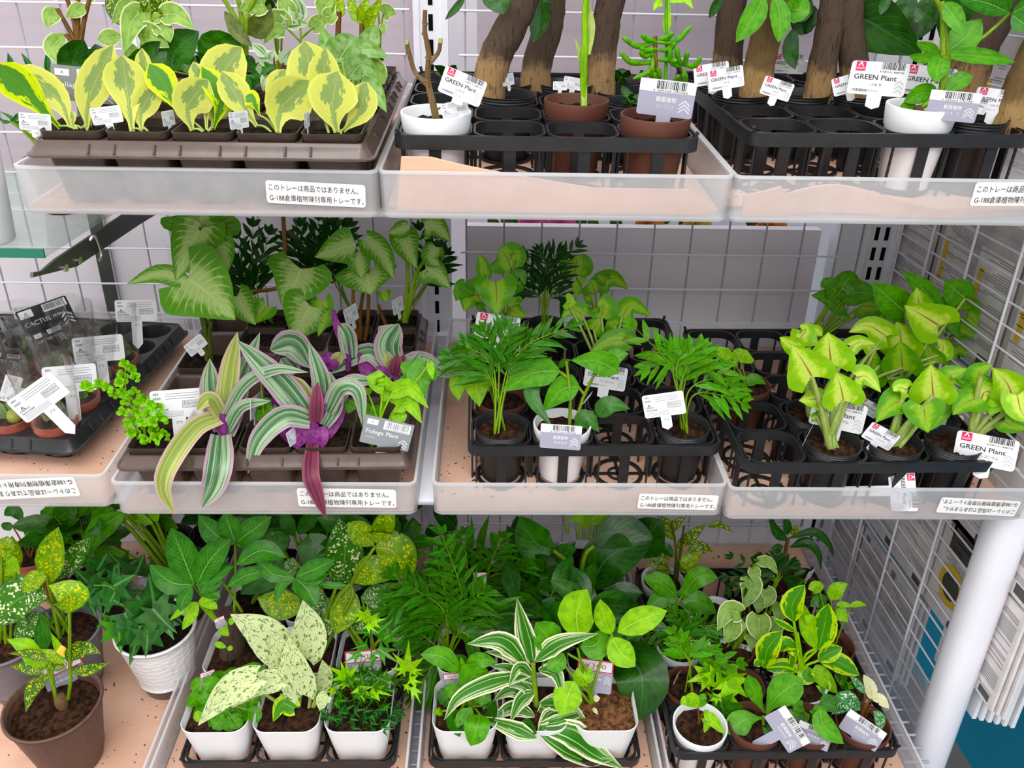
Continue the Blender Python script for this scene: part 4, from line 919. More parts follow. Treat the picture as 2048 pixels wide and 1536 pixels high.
p = sq(PT_T, 0, 5, 'spiky aloe like plant against the back grid')
leaves(p, [(70, 420, 60, 340, 40, 275, 40), (160, 420, 150, 340, 110, 275, 36), (250, 400, 250, 330, 245, 265, 34), (110, 420, 30, 380, 30), (200, 430, 330, 400, 60)], 'ivy', prof='lance', fold=.4, sep=False)
p = pot(Matrix.Translation((-.475, .93, CAMZ - .249)), 'brown', .03, .06, 'small spiky succulent in a brown pot on the glass shelf', name='potted_succulent')
leaves(p, [(60, 640, 60, 620, 0, 585, 22), (70, 640, 90, 610, 105, 590, 22), (60, 640, 20, 640, -10, 610, 22), (75, 650, 120, 630, 18)], 'ivy', prof='lance', fold=.4, sep=False)
for k in range(4):
    p = sq(PT_T, [0, 2, 2, 4][k], [2, 2, 5, 3][k], ['low dark leaved plant behind the leftmost cream edged plant, in the third pot row', 'low dark leaved plant in the centre of the brown tray', 'leafy plant with thin twigs against the back grid of the top left tray', 'dark leaved plant behind the downy silvery one'][k])
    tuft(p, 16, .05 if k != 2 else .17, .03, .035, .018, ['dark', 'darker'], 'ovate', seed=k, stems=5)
# labels in the brown tray
plant_tag(440, 445, .82, 300, 'foliage', 'grey printed plant label between the first two cream edged plants', -8, 0, sub='s')
plant_tag(560, 605, .765, 148, 'back', 'small white printed label standing in the second square pot', 5, 0)
plant_tag(185, 640, .755, 150, 'back', 'small white label half hidden under the sprawling leaf of the leftmost pot', -8, 10)
plant_tag(885, 620, .765, 130, 'back', 'white label turned nearly edge on in the middle square pot', 0, 62)
plant_tag(1255, 630, .763, 150, 'back', 'white label standing at the left edge of the fourth square pot', 0, 50)
plant_tag(1612, 630, .763, 130, 'back', 'white label turned edge on in the fifth square pot', 0, 78)
plant_tag(1640, 560, .80, 150, 'foliage', 'dark label with pale chevrons behind the fifth cream edged plant', 0, 20)

# ================================================================ TOP ROW, middle carrier
crop(*A2)
def inpot(c, i, j, kind, label, r=.0305, h=.072, soil='soil', dx=0, dy=0, **k):
    k.setdefault('group', c['g']); return pot(cell(c, i, j) @ Matrix.Translation((dx, dy, 0)), kind, r, h, label, soil=soil, **k)
p = inpot(CG_T2, 0, 0, 'white', 'bare branching twig in a white pot at the front of the middle carrier', .0318, .074, 'black', name='potted_twig') if 0 else inpot(CG_T2, 0, 0, 'white', 'bare branching twig in a white pot at the front of the middle carrier', .0318, .074, 'dark_soil', name='potted_twig')
b = MB(); stem(b, p, (372, 690, 345, 560, 318, 440, 326, 300, 303, 180, 305, 55), .0036, .0019, 0, 0, seg=9)
stem(b, p, (316, 470, 250, 400, 215, 290, 206, 240), .0023, .0019, seg=8); stem(b, p, (332, 350, 378, 290, 390, 235), .002, .0018, seg=8); stem(b, p, (375, 605, 435, 565), .001, .0008)
stem(b, p, (205, 245, 205, 222), .002, .0019, 1, seg=8); stem(b, p, (389, 238, 392, 212), .002, .0018, 1, seg=8)
for (u, v) in ((345, 560), (318, 440), (326, 320), (304, 190), (215, 300), (306, 130)): stem(b, p, (u - 4, v + 8, u, v - 8), .0034 if v > 300 else .0026, .0026, seg=8)
part(p, 'twig', [M['twig'], M['stem_pale']], b)
p = inpot(CG_T2, 2, 1, 'brown', 'single green shoot with folded leaves in a brown pot before the straight trunk', .0315, .074, 'dark_soil')
leaves(p, [(1188, 590, 1185, 420, 1165, 300, 1135, 208, 36, {'fold': .5}), (1195, 300, 1212, 130, 1180, -10, 62, {'fold': .5}), (1190, 320, 1200, 120, 1212, -40, 40)], 'stem_pale', prof='strap', base=False, stems=[(1182, 620, 1185, 420, 1190, 250, 1190, 60, 1205, -40), (1188, 620, 1180, 420, 1178, 280)], smat='lime', sr=.0028)
p = inpot(CG_T2, 3, 0, 'brown', 'succulent with curved finger leaves in a brown pot, front of the middle carrier', .0322, .074, 'dark_soil', name='potted_succulent')
b = MB(); stem(b, p, (1580, 660, 1585, 470, 1580, 330, 1578, 200), .0022, .002, 1); stem(b, p, (1600, 640, 1700, 500, 1735, 430, 1712, 370), .0015, .0013, 1); stem(b, p, (1620, 640, 1640, 330, 1640, 120, 1640, -30), .0016, .0013, 0)
def finger(q, w, d=0):
    n = len(q) // 2; S = spline([G(p, q[2 * i], q[2 * i + 1], d * i) for i in range(n)], 10); r = pxm(w, S[0]) / 2; b.tube(S, [r * (.55 + .75 * math.sin(math.pi * min(1, .12 + .9 * (1 - i / 10)) ) ** .7 * (1 - .35 * i / 10)) * (1 if i < 10 else .25) for i in range(11)], 8, 0)
for q in [(1578, 235, 1480, 255, 1392, 203), (1590, 232, 1690, 228, 1782, 143), (1575, 345, 1450, 345, 1382, 288), (1565, 300, 1552, 390, 1455, 437), (1590, 270, 1520, 280, 1500, 265), (1600, 280, 1660, 270, 1692, 235), (1585, 230, 1530, 215, 1505, 190), (1600, 220, 1650, 205, 1678, 180), (1575, 300, 1520, 310, 1495, 285), (1590, 330, 1660, 330, 1700, 338),
          (1722, 372, 1668, 340, 1663, 262), (1725, 366, 1705, 320, 1697, 258), (1740, 365, 1750, 320, 1757, 288), (1745, 360, 1800, 362, 1832, 310), (1740, 470, 1745, 430, 1735, 385), (1700, 480, 1735, 440, 1738, 400), (1565, 470, 1560, 420, 1568, 370), (1600, 470, 1600, 420, 1595, 372), (1585, 480, 1580, 440, 1575, 400), (1660, 480, 1690, 450, 1710, 415)]: finger(q, 27, -.006)
for L in [(1640, 200, 1645, 100, 1655, -20, 46), (1620, 30, 1590, 20, 1570, 60, 40), (1660, 10, 1740, -10, 1790, 50, 50)]: lf(b, p, L, prof='lance', mat=2)
part(p, 'fingers', [M['succ'], M['stem_brown'], M['ltip']], b)
def trunk(c, i, j, q, wpx, label, leavesL=(), mat='bark', taper=.86, d=0, knots=3, lm='pach', roots=0, dx=0, dy=0, lkw={}):
    p = inpot(c, i, j, 'black', label, .0305, .066, 'dark_soil', dx, dy, name='potted_money_tree')
    P = [G(p, q[2 * k], q[2 * k + 1], d) for k in range(len(q) // 2)]; ext = (P[-1] - P[-2]).normalized() * .09 + Vector((0, 0, .03)); P.append(P[-1] + ext); fv = (len(P) - 1) / (len(P) - 2); S = spline(P, 26); r0 = pxm(wpx, P[0]) / 2; b = MB(); rr = random.Random(label)
    rad = [r0 * lerp(1.0, taper, k / 26) * (1 + .1 * math.exp(-k / 3)) * rr.uniform(.97, 1.03) for k in range(27)]; seg = 20; rings = []; uvs = []; nor = None
    for k, s in enumerate(S):
        T = (S[min(k + 1, 26)] - S[max(k - 1, 0)]).normalized(); nor = nor or T.orthogonal().normalized(); nor = (nor - T * nor.dot(T)).normalized(); B_ = T.cross(nor)
        rings.append([s + (nor * math.cos(6.2832 * e / seg) + B_ * math.sin(6.2832 * e / seg)) * rad[k] * (1 + .035 * math.sin(e * 2.6 + k * .7) + rr.uniform(-.012, .012)) for e in range(seg)]); uvs += [(e / seg, k / 26 * fv) for e in range(seg)]
    b.grid(rings, 0, uvs, True)
    for e in range(roots):
        a = rr.uniform(3.3, 6.1); o = P[0] + Vector((math.cos(a) * r0, math.sin(a) * r0 * .8, .004)); b.tube(spline([o + Vector((0, 0, .012)), o + Vector((math.cos(a) * .004, -.004, 0)), o + Vector((math.cos(a) * .01 + rr.uniform(-.004, .004), -.006, -rr.uniform(.004, .02)))], 6), [.0013, .0012, .001, .0009, .0007, .0005, .0003], 5)
    b.add(rings[-1], [tuple(range(seg))], 0); part(p, 'trunk', [M[mat]], b)
    tuft(p, 26, .09, .05, .085, .032, ['pach', 'dark'], 'ell', base=S[-1] - Vector((0, 0, .01)), seed=len(label), stems=5, z0=.4, name='crown')
    if leavesL: leaves(p, leavesL, [lm, 'mid'] if not isinstance(lm, list) else lm, base=False, prof=lkw.pop('prof', 'ell') if lkw else 'ell', d=-.02, **lkw)
    return p
trunk(CG_T2, 1, 2, (640, 570, 690, 330, 790, 130, 870, -60), 180, 'money tree with a thick trunk leaning right, leftmost on the top row', [(530, -30, 480, 40, 415, 110, 40), (700, -40, 740, 78, 130), (620, -30, 740, 40, 90)], lm='darker')
trunk(CG_T2, 1, 3, (915, 560, 925, 360, 990, 130, 1010, -60), 165, 'money tree behind the leaning trunk, second trunk from the left on the top row', [(950, -20, 940, 100, 905, 240, 110), (1000, -30, 960, 20, 60)], lm='darker')
trunk(CG_T2, 2, 3, (1262, 570, 1280, 330, 1305, 130, 1345, -60), 165, 'money tree with a straight trunk behind the green shoot pot')
for i, j in ((3, 2), (0, 4), (3, 4)):
    p = inpot(CG_T2, i, j, 'black', ['black pot of low dark leaves behind the finger leaf succulent', 'black pot of low dark leaves at the back left of the middle top carrier', 'black pot of low dark leaves at the back right of the middle top carrier'][[3, 0, 3].index(i) if j == 2 else (1 if i == 0 else 2)], .029, .06, 'dark_soil')
    tuft(p, 8, .015, .02, .02, .012, ['darker'], seed=i + j, stems=4)
plant_tag(512, 480, .765, 245, 'green', 'white label with a pink square leaning behind the bare twig', -21, 0, sub='p', stake=.12)
plant_tag(470, 605, .782, 150, 'back', 'small white printed label tilted in the white twig pot', 14, 0, stake=.4)
plant_tag(765, 440, .93, 110, 'back', 'white label seen almost edge on between the leaning trunks', 8, 55)
plant_tag(1052, 475, .905, 78, 'back', 'narrow white printed label left of the green shoot', 0, 0, scale=1.0)
plant_tag(1125, 462, .925, 110, 'back', 'white printed label just behind the green shoot', -8, 0)
plant_tag(1640, 545, .79, 308, 'grey', 'white and grey barcode label in the finger leaf succulent pot', -4, 0, sub='t', stake=.35)
plant_tag(1890, 410, .90, 190, 'green', 'white label with a pink square, leftmost behind the right top carrier corner', 11, 0, sub='p')
plant_tag(1970, 435, .885, 190, 'green', 'white label with a pink square overlapping the leftmost one at the right carrier', 13, 0, sub='p')

# ================================================================ TOP ROW, right carrier
crop(*A3)
p = inpot(CG_T3, 2, 0, 'white', 'young money tree with a star of leaves in a white pot on the top row', .0322, .08, 'dark_soil', dx=.004)
b = MB(); stem(b, p, (1415, 720, 1405, 640), .0055, .004, 0, seg=10); part(p, 'trunk', [M['bark_pale']], b)
leaves(p, [(1548, 330, 1450, 350, 1352, 335, 62, {'lean': .3}), (1540, 325, 1480, 290, 1398, 256, 66, {'lean': .3}), (1560, 325, 1680, 240, 1790, 112, 175, {'lean': .3, 'd': .01}), (1560, 330, 1760, 335, 1995, 375, 92, {'lean': .3}), (1548, 340, 1530, 400, 1512, 500, 125), (1530, 570, 1440, 560, 1322, 615, 115, {'lean': .4}), (1570, 550, 1650, 490, 1742, 460, 105, {'lean': .4}), (1400, 640, 1340, 640, 1290, 680, 60), (1560, 15, 1620, 90, 1685, 210, 110)], 'mid', prof='ell', base=False, stems=[(1412, 660, 1540, 560, 1590, 380, 1550, 330), (1535, 600, 1560, 480, 1580, 400), (1560, 330, 1560, 150, 1555, 10), (1590, 370, 1560, 100, 1510, -20)], smat='stem', sr=.0022, roll=12)
trunk(CG_T3, 0, 3, (255, 560, 262, 380, 280, 130, 300, -40), 175, 'dark money tree trunk at the back left of the right top carrier', [(230, -20, 190, 40, 150, 110, 60)], lm='darker')
trunk(CG_T3, 0, 2, (428, 600, 450, 420, 500, 200, 545, 40), 185, 'money tree with a pale stripped base, black ribbed pot, left of the right top carrier', [(480, -30, 420, 100, 312, 255, 135), (545, -30, 580, 110, 568, 255, 120), (600, 20, 680, 60, 740, -20, 140), (560, 60, 620, 120, 150, {'mat': 1})], mat='bark_pale', lm='mid')
trunk(CG_T3, 1, 2, (790, 660, 830, 420, 880, 150, 905, -40), 165, 'straight money tree trunk in the middle of the right top carrier', [(670, 160, 640, 300, 670, 420, 95, {'d': .02}), (640, 130, 720, 150, 800, 100, 110, {'d': .03}), (740, -40, 700, 60, 640, 120, 140, {'d': .03}), (1000, -40, 1060, 30, 1160, 40, 150, {'d': .03}), (720, 20, 760, 100, 740, 200, 100, {'d': .04}), (1230, -30, 1180, 90, 60)], roots=6, lm='darker')
trunk(CG_T3, 2, 2, (1060, 620, 1030, 420, 1000, 200, 1000, -40), 170, 'dark trunked money tree with one huge dark leaf behind a white label', [(940, 60, 1150, 150, 1440, 335, 330, {'d': .01, 'dd': -.03, 'prof': 'ovate'}), (1000, 30, 1100, 10, 1250, 60, 130, {'d': .02}), (1350, 20, 1250, 120, 1200, 0, 120, {'d': .02})], lm='darker')
trunk(CG_T3, 3, 2, (1650, 640, 1720, 420, 1830, 180, 1950, -40), 230, 'wide dark money tree trunk leaning right behind the white pot', [(1690, -30, 1560, 100, 130, {'d': .02}), (1400, 40, 1500, 130, 120, {'d': .02}), (1380, -40, 1320, 80, 1300, 200, 150, {'d': .04}), (1480, -40, 1440, 120, 1400, 240, 150, {'d': .05}), (1800, -40, 1760, 60, 1700, 160, 140, {'d': .05}), (1650, -60, 1700, 40, 1790, 130, 130, {'d': .06}), (1980, -40, 1900, 40, 1840, 120, 120, {'d': .06}), (1580, -40, 1600, 150, 1560, 270, 150, {'d': .06})], lm='darker')
p = trunk(CG_T3, 3, 0, (1950, 800, 2010, 600, 2090, 400, 2180, 200), 215, 'pale money tree trunk with hanging roots at the right edge of the top row', mat='bark_pale', roots=14, dy=.012)
leaves(p, [(1960, 80, 1830, 20, 1640, -20, 120, {'lean': .2}), (1975, 90, 2030, 130, 2090, 170, 120), (1975, 80, 2050, 40, 2100, 0, 90), (1960, 70, 1940, 0, 1930, -40, 70)], 'pach', prof='ell', base=False, stems=[(1690, 300, 1820, 210, 1965, 80)], d=-.01, sr=.0016)
plant_tag(560, 535, .895, 180, 'green', 'white label with a pink square before the straight trunk, tilted down right', -14, 0, sub='p')
plant_tag(1168, 475, .875, 325, 'green', 'largest white label with a pink square, upright before the huge dark leaf', -1, 0, sub='p', stake=.25)
plant_tag(990, 505, .90, 180, 'green', 'white label with a pink square tucked behind the largest one', 20, 0, sub='p')
plant_tag(1470, 490, .89, 290, 'green', 'white label with a pink square behind the young money tree', -3, 0, sub='p')
plant_tag(630, 385, 1.0, 190, 'green', 'shaded white label hanging behind the pale stripped trunk', 0, 0, sub='p', stake=0)
plant_tag(1880, 610, .855, 240, 'green', 'white label with a pink square at the pale rooted trunk', -3, 0, sub='p')
plant_tag(1770, 640, .835, 150, 'green', 'white label turned sideways at the right rim of the white pot', -8, 45, sub='p')
plant_tag(1620, 640, .80, 275, 'grey', 'white and grey barcode label in the young money tree pot', -1, 0, sub='p', stake=0)
# white cup and pot on the glass shelf at the left edge
b = MB(); r = .04; b.loft([circ(.029, 0, 48), circ(.0305, .002, 48), circ(.0365, .1, 48), circ(.0365, .103, 48), circ(.034, .103, 48), circ(.028, .006, 48)], 0, True, True)
tag(b.build('white_pot', M['white_pot'], M=Matrix.Translation((-.505, .812, CAMZ - .2495)), smooth='auto'), 'white tapered pot on the glass shelf, cut by the left edge', 'pot')
p = pot(Matrix.Translation((-.437, .965, CAMZ - .249)), 'terra', .034, .058, 'reddish brown pot on the glass shelf behind the brown tray corner', soil='soil'); tuft(p, 10, .02, .02, .03, .012, ['dark'], 'lance', seed=4)
# ================================================================ MIDDLE ROW, far left: bagged cactus pots
D3 = (0, 560, .28644); B1 = (220, 430, .3972); B2 = (850, 430, .41016); B3 = (1370, 430, .41016)
crop(*D3)
def bag(p, h=.075, r0=.0255, flat=.75, spin=0, flare=1.35):
    rr = random.Random(p.root.name + p.root['label']); b = MB(); rings = []; n = 36; ph = [rr.uniform(0, 6) for _ in range(4)]
    for q in range(13):
        t = q / 12; z = p.h * .9 + t * h; ring = []
        for i in range(n):
            a = 6.2832 * i / n; k = lerp(1.06, flare, t ** .8); wob = 1 + t * (.07 * math.sin(3 * a + ph[0] + 2 * t) + .06 * math.sin(5 * a + ph[1] - 3 * t) + .05 * math.sin(9 * a + ph[2] + 5 * t))
            x, y = r0 * k * wob * math.cos(a), r0 * lerp(1.06, flare * flat, t) * wob * math.sin(a); c, s = math.cos(spin), math.sin(spin)
            ring.append(Vector((x * c - y * s, x * s + y * c, z + t * .006 * math.sin(2 * a + ph[3]))))
        rings.append(ring)
    b.loft(rings, 0); o = b.build('bag', M['film'], p.root); o['label'] = 'crinkled clear plastic sleeve'
def ball(b, c, rx, rz, mat=0, ribs=9, amp=.1):
    rings = []
    for q in range(11):
        t = q / 10 * math.pi; rings.append([c + Vector((rx * math.sin(t) * (1 + amp * math.cos(ribs * 6.2832 * i / 36)) * math.cos(6.2832 * i / 36), rx * math.sin(t) * (1 + amp * math.cos(ribs * 6.2832 * i / 36)) * math.sin(6.2832 * i / 36), -rz * math.cos(t))) for i in range(36)])
    b.loft(rings, mat)
def cactus(i, j, kind, label, bagged=True, seed=0):
    p = pot(PT_C['M'] @ Matrix.Translation(((i + .5) * PT_C['p'], (j + .5) * PT_C['q'], .004)), 'terra', .0238, .04, label, 'potted cactus', 'small cacti in reddish pots', 'soil', .88, 'potted_cactus'); rr = random.Random(seed); b = MB(); T = p.top
    if kind == 'ball': ball(b, T + Vector((0, 0, .008)), .012, .013, 0, 11)
    elif kind == 'cluster':
        for k in range(7): a = k * 2.4; ball(b, T + Vector((math.cos(a) * .011, math.sin(a) * .011, .006 + rr.uniform(0, .008))), .006, .009, 0, 7)
    elif kind == 'fern':
        for k in range(60):
            a = rr.uniform(0, 6.28); e = rr.uniform(0, 1); d = Vector((math.cos(a) * .016 * math.sin(e * 1.5), math.sin(a) * .016 * math.sin(e * 1.5), .024 * math.cos(e * 1.3)))
            ball(b, T + Vector((0, 0, .004)) + d, .0038, .0048, 0, 5)
    elif kind == 'column':
        for k in range(3): ball(b, T + Vector(((k - 1) * .009, rr.uniform(-.006, .006), .012 + .004 * (k == 1))), .0065, .018, 0, 9)
    elif kind == 'rosette':
        for k in range(14): a = k * 2.4; l = lerp(.006, .016, k / 14); leaf(b, [T, T + Vector((math.cos(a) * l * .6, math.sin(a) * l * .6, .008)), T + Vector((math.cos(a) * l, math.sin(a) * l, .007 + .008 * (1 - k / 14)))], .009, 'obov', 0, .1, .3)
    elif kind == 'mixed':
        ball(b, T + Vector((.008, -.004, .007)), .009, .009, 1, 0, 0)
        for k in range(5): a = 2 + k * .6; leaf(b, [T, T + Vector((math.cos(a) * .014, math.sin(a) * .014, .012)), T + Vector((math.cos(a) * .028, math.sin(a) * .02, .014))], .009, 'obov')
    m0 = {'rosette': 'succ', 'mixed': 'fuzzy', 'fern': 'cactus'}.get(kind, 'cactus' if seed % 2 else 'cactus_b')
    part(p, 'cactus_body', [M[m0], M['cactus_y']], b)
    if bagged: bag(p, .07 + .02 * rr.random(), spin=rr.uniform(-.4, .4))
    return p
for k, (i, j, kd, lb) in enumerate([(4, 0, 'column', 'spindly cactus at the front right corner of the black tray, white label tilted across it'), (3, 0, 'mixed', 'yellow ball cactus with pale leaves at the front of the black tray'), (4, 1, 'rosette', 'green rosette succulent second from the front on the right side of the black tray'), (3, 1, 'ball', 'bagged round cactus behind the yellow ball cactus'), (4, 2, 'cluster', 'bagged spiky cactus in the middle of the right side of the black tray'), (3, 2, 'column', 'bagged column cactus under the black labels'),
        (4, 3, 'fern', 'bushy green moss like cactus near the back corner of the black tray'), (3, 3, 'ball', 'bagged round cactus at the back of the black tray'), (2, 0, 'ball', 'bagged cactus at the left edge of the frame, front of the black tray'), (2, 1, 'column', 'bagged cactus at the left edge, second from the front'), (2, 2, 'cluster', 'bagged cactus at the left edge, third from the front'), (2, 3, 'fern', 'bagged green cactus at the left edge, furthest back')]):
    cactus(i, j, kd, lb, True, k)
CT = 'labels of the bagged cacti'
plant_tag(270, 820, .80, 345, 'back', 'white printed label tilted up right at the front of the cactus tray', 27, 0, stake=.75, group=CT)
plant_tag(490, 690, .865, 335, 'back', 'white printed label level in front of the rosette succulent', -6, 0, stake=.75, group=CT)
plant_tag(690, 482, .93, 320, 'back', 'white printed label in the middle of the cactus bags', -4, 0, stake=.6, group=CT)
plant_tag(950, 215, 1.0, 265, 'back', 'white printed label standing highest, over the moss like cactus', -7, 0, stake=.75, group=CT)
plant_tag(325, 255, .985, 335, 'black', 'black label with white chevrons above the cactus bags', 12, 0, group=CT)
plant_tag(350, 395, .965, 195, 'black', 'smaller black and white label below the other black one', 15, 0, group=CT)
plant_tag(40, 560, .93, 190, 'black', 'dark label behind film at the left edge', -25, 20, group=CT)
plant_tag(75, 760, .86, 190, 'back', 'white label leaning behind film at the left edge', 60, 20, stake=.7, group=CT)
plant_tag(180, 225, 1.05, 150, 'back', 'pale label behind the black cactus label', -3, 0, group=CT)

# ================================================================ MIDDLE ROW, brown tray of striped plants
p = sq(PT_M, 0, 0, 'bright lime creeping plant with tiny round leaves at the front left of the brown tray', r=.0275)
b = MB(); st = MB()
for (u, v) in [(880, 600), (930, 630), (870, 680), (950, 690), (640, 750), (700, 735), (610, 755), (760, 760), (800, 800), (840, 730), (870, 800), (950, 790), (890, 850), (1060, 880), (960, 930), (870, 930), (1110, 900), (920, 1080), (1000, 1000), (1090, 1060), (1150, 980), (1020, 1120), (1160, 1090), (900, 1010), (980, 860), (1040, 950), (1120, 960), (1080, 1000), (960, 1080), (1010, 840), (1100, 1110), (950, 1000), (1030, 1040)]:
    d = RN.uniform(-.012, .016) - (.01 if v > 900 else 0); c = G(p, u, v, d)
    for k in range(7):
        a = k * 2.4 + RN.random(); rr_ = pxm(RN.uniform(24, 42), c); e = Vector((math.cos(a), -.5 + RN.uniform(-.3, .3), math.sin(a) + .2)).normalized(); c2 = c + e * rr_ * .25 + Vector((0, 0, k * .0006))
        leaf(b, [c2, c2 + e * rr_ * .6 + Vector((0, -.001, .0008)), c2 + e * rr_ * 1.15], pxm(38, c), 'round', RN.uniform(-35, 35), .1, nl=6, nw=2)
for q in [(1020, 1140, 1000, 1000, 900, 850, 870, 680, 890, 590), (1020, 1140, 980, 950, 900, 800, 760, 750, 620, 750), (1040, 1140, 1080, 980, 1120, 900), (1060, 1140, 1140, 1050), (1000, 1140, 920, 1060), (1010, 1140, 900, 950)]: stem(st, p, q, .0012, .0007)
part(p, 'foliage', M['cal'], b); part(p, 'stem', M['stem'], st)
crop(*B1)
TR = ['trad', 'trad_g', 'purple', 'maroon']
p = sq(PT_M, 1, 0, 'striped strap leaved plant, the left of two in front, two leaves hanging over the tray', r=.0275)
leaves(p, [(565, 1080, 510, 900, 502, 722, 112, {'prof': 'strap', 'd': .006}), (580, 1060, 660, 830, 755, 592, 100, {'d': .014}), (570, 1040, 600, 800, 641, 588, 100, {'mat': 1}), (575, 1020, 680, 850, 830, 778, 1000, 792, 62, {'dd': -.01}), (560, 1010, 500, 925, 435, 985, 78, {'mat': 1, 'dd': -.012}), (585, 1085, 660, 965, 810, 935, 62, {'mat': 0, 'dd': -.008}), (600, 1110, 640, 990, 700, 860, 66, {'d': .01}), (560, 1015, 430, 1070, 300, 1250, 268, 1380, 326, 1508, 98, {'mat': 1, 'D': [0, -.02, -.056, -.066, -.066]}), (558, 1112, 548, 1250, 520, 1370, 462, 1478, 128, {'D': [-.012, -.054, -.062, -.064], 'prof': 'strap'}), (575, 1120, 560, 1050, 590, 960, 50, {'mat': 2})], TR, prof='strap', base=False, fold=.25, nl=16, roll=0, stems=[(572, 1160, 572, 1000)], smat='purple', sr=.0045)
p = sq(PT_M, 3, 0, 'striped strap leaved plant with purple undersides, right of the two in front', r=.0275)
leaves(p, [(1010, 1040, 850, 840, 636, 628, 135, {'d': 0, 'dd': -.01}), (1035, 1010, 1065, 850, 1002, 640, 100, {'d': .012}), (1080, 1060, 1140, 940, 1105, 785, 75), (1020, 1010, 960, 880, 880, 808, 90, {'mat': 1, 'd': .004}), (1090, 1000, 1200, 850, 1345, 835, 85, {'d': .008}), (1095, 990, 1160, 870, 1250, 890, 1275, 1075, 85, {'dd': -.02}), (970, 1160, 880, 1060, 815, 870, 85, {'mat': 2, 'd': .006}), (1090, 1120, 1150, 1010, 1172, 925, 60, {'mat': 2, 'd': .006}), (1035, 1040, 1045, 840, 72, {'mat': 3, 'd': -.006}), (1050, 1020, 1075, 890, 55, {'mat': 2, 'd': -.004}), (1010, 1035, 880, 1015, 750, 1130, 694, 1302, 112, {'dd': -.035, 'd': -.006}), (1030, 1160, 1000, 1090, 1012, 1025, 150, {'mat': 2, 'd': -.01, 'prof': 'ell'}), (1045, 1160, 1080, 1060, 80, {'mat': 2, 'd': -.012}), (1020, 1158, 1010, 1300, 1040, 1400, 1088, 1528, 78, {'mat': 3, 'D': [-.016, -.058, -.064, -.064]})], TR, prof='strap', base=False, fold=.25, nl=16, roll=0, stems=[(1030, 1180, 1030, 1050)], smat='purple', sr=.005)
p = sq(PT_M, 3, 2, 'striped strap leaved plant with arching dark leaves, right middle of the brown tray', r=.0275)
leaves(p, [(1440, 790, 1400, 660, 1455, 548, 138, {'prof': 'round'}), (1430, 810, 1300, 690, 1110, 800, 95), (1450, 815, 1560, 740, 1715, 815, 115), (1400, 790, 1300, 780, 1255, 690, 80, {'mat': 2}), (1430, 800, 1450, 700, 70, {'mat': 3, 'd': -.008}), (1420, 790, 1390, 680, 60, {'mat': 1}), (1500, 770, 1565, 685, 50), (1400, 820, 1340, 760, 60, {'mat': 2, 'd': -.01}), (1460, 800, 1480, 700, 50, {'mat': 3})], TR, prof='strap', base=False, fold=.22, nl=14, roll=0, stems=[(1440, 860, 1440, 780)], smat='purple', sr=.004)
p = sq(PT_M, 2, 2, 'striped strap leaved plant with one purple spike behind the two in front', r=.0275)
leaves(p, [(1010, 770, 920, 650, 805, 680, 140, {'prof': 'ell'}), (1090, 780, 1110, 690, 110, {'mat': 2, 'prof': 'ell'}), (1210, 720, 1190, 600, 1150, 545, 90), (1200, 700, 1150, 580, 1115, 462, 42, {'mat': 2}), (1130, 740, 1170, 690, 60, {'mat': 1}), (930, 800, 860, 720, 100, {'d': .01})], TR, prof='strap', base=False, fold=.22, nl=12, roll=0, smat='purple', stems=[(1060, 830, 1060, 760), (1200, 780, 1200, 700)], sr=.003)
p = sq(PT_M, 4, 0, 'green plant with heart leaves on thin stems at the front right of the brown tray', r=.0275)
leaves(p, [(1380, 870, 1340, 820, 1440, 860, 100), (1420, 890, 1510, 870, 1605, 975, 95), (1440, 960, 1510, 950, 1570, 1050, 95), (1410, 880, 1370, 940, 90, {'d': .008}), (1600, 760, 1560, 830, 1590, 915, 150, {'d': .02, 'mat': 1}), (1540, 760, 1500, 840, 140, {'d': .024, 'mat': 1}), (1610, 745, 1625, 830, 40, {'d': .01}), (1320, 960, 1300, 1060, 110, {'d': .02, 'mat': 1}), (1450, 1000, 1470, 1060, 80), (1210, 930, 1200, 1000, 90, {'d': .02, 'mat': 1}), (1290, 870, 1270, 910, 70, {'d': .03}), (1310, 1120, 1320, 1170, 70, {'mat': 1})], ['lime', 'mid'], prof='cord', base=None, smat='ltip', sr=.0012)
p = sq(PT_M, 2, 0, 'low green plant between the two striped plants in front', r=.0275)
leaves(p, [(730, 1000, 790, 970, 760, 1060, 100, {'d': .01}), (760, 830, 770, 800, 40, {'d': .02})], 'mid', prof='round')
SYL = dict(prof='heart', fold=.1, wave=.07, sag=.08)
p = sq(PT_M, 0, 3, 'tallest arrowhead plant with big pale marbled leaves at the left of the brown tray', r=.0275)
leaves(p, [(395, 320, 500, 400, 630, 528, 400, {'d': -.03, 'prof': 'heart', 'roll': -8}), (430, 360, 260, 295, 85, 347, 105, {'d': -.031, 'prof': 'lance', 'lean': .2, 'roll': 0}), (455, 130, 460, 20, 455, -30, 380, {'d': .01, 'prof': 'ovate'}), (460, 60, 400, 160, 330, 330, 250, {'d': .0}), (480, 60, 560, 180, 590, 300, 190, {'d': .01})], 'synp', base=False, smat='stem_dark', stems=[(500, 740, 480, 600, 440, 420, 400, 320), (510, 740, 500, 620, 510, 540), (490, 740, 470, 400, 455, 60)], sr=.0028, **SYL)
p = sq(PT_M, 1, 4, 'arrowhead plant with a big pale leaf behind the striped plants, second from the left', r=.0275)
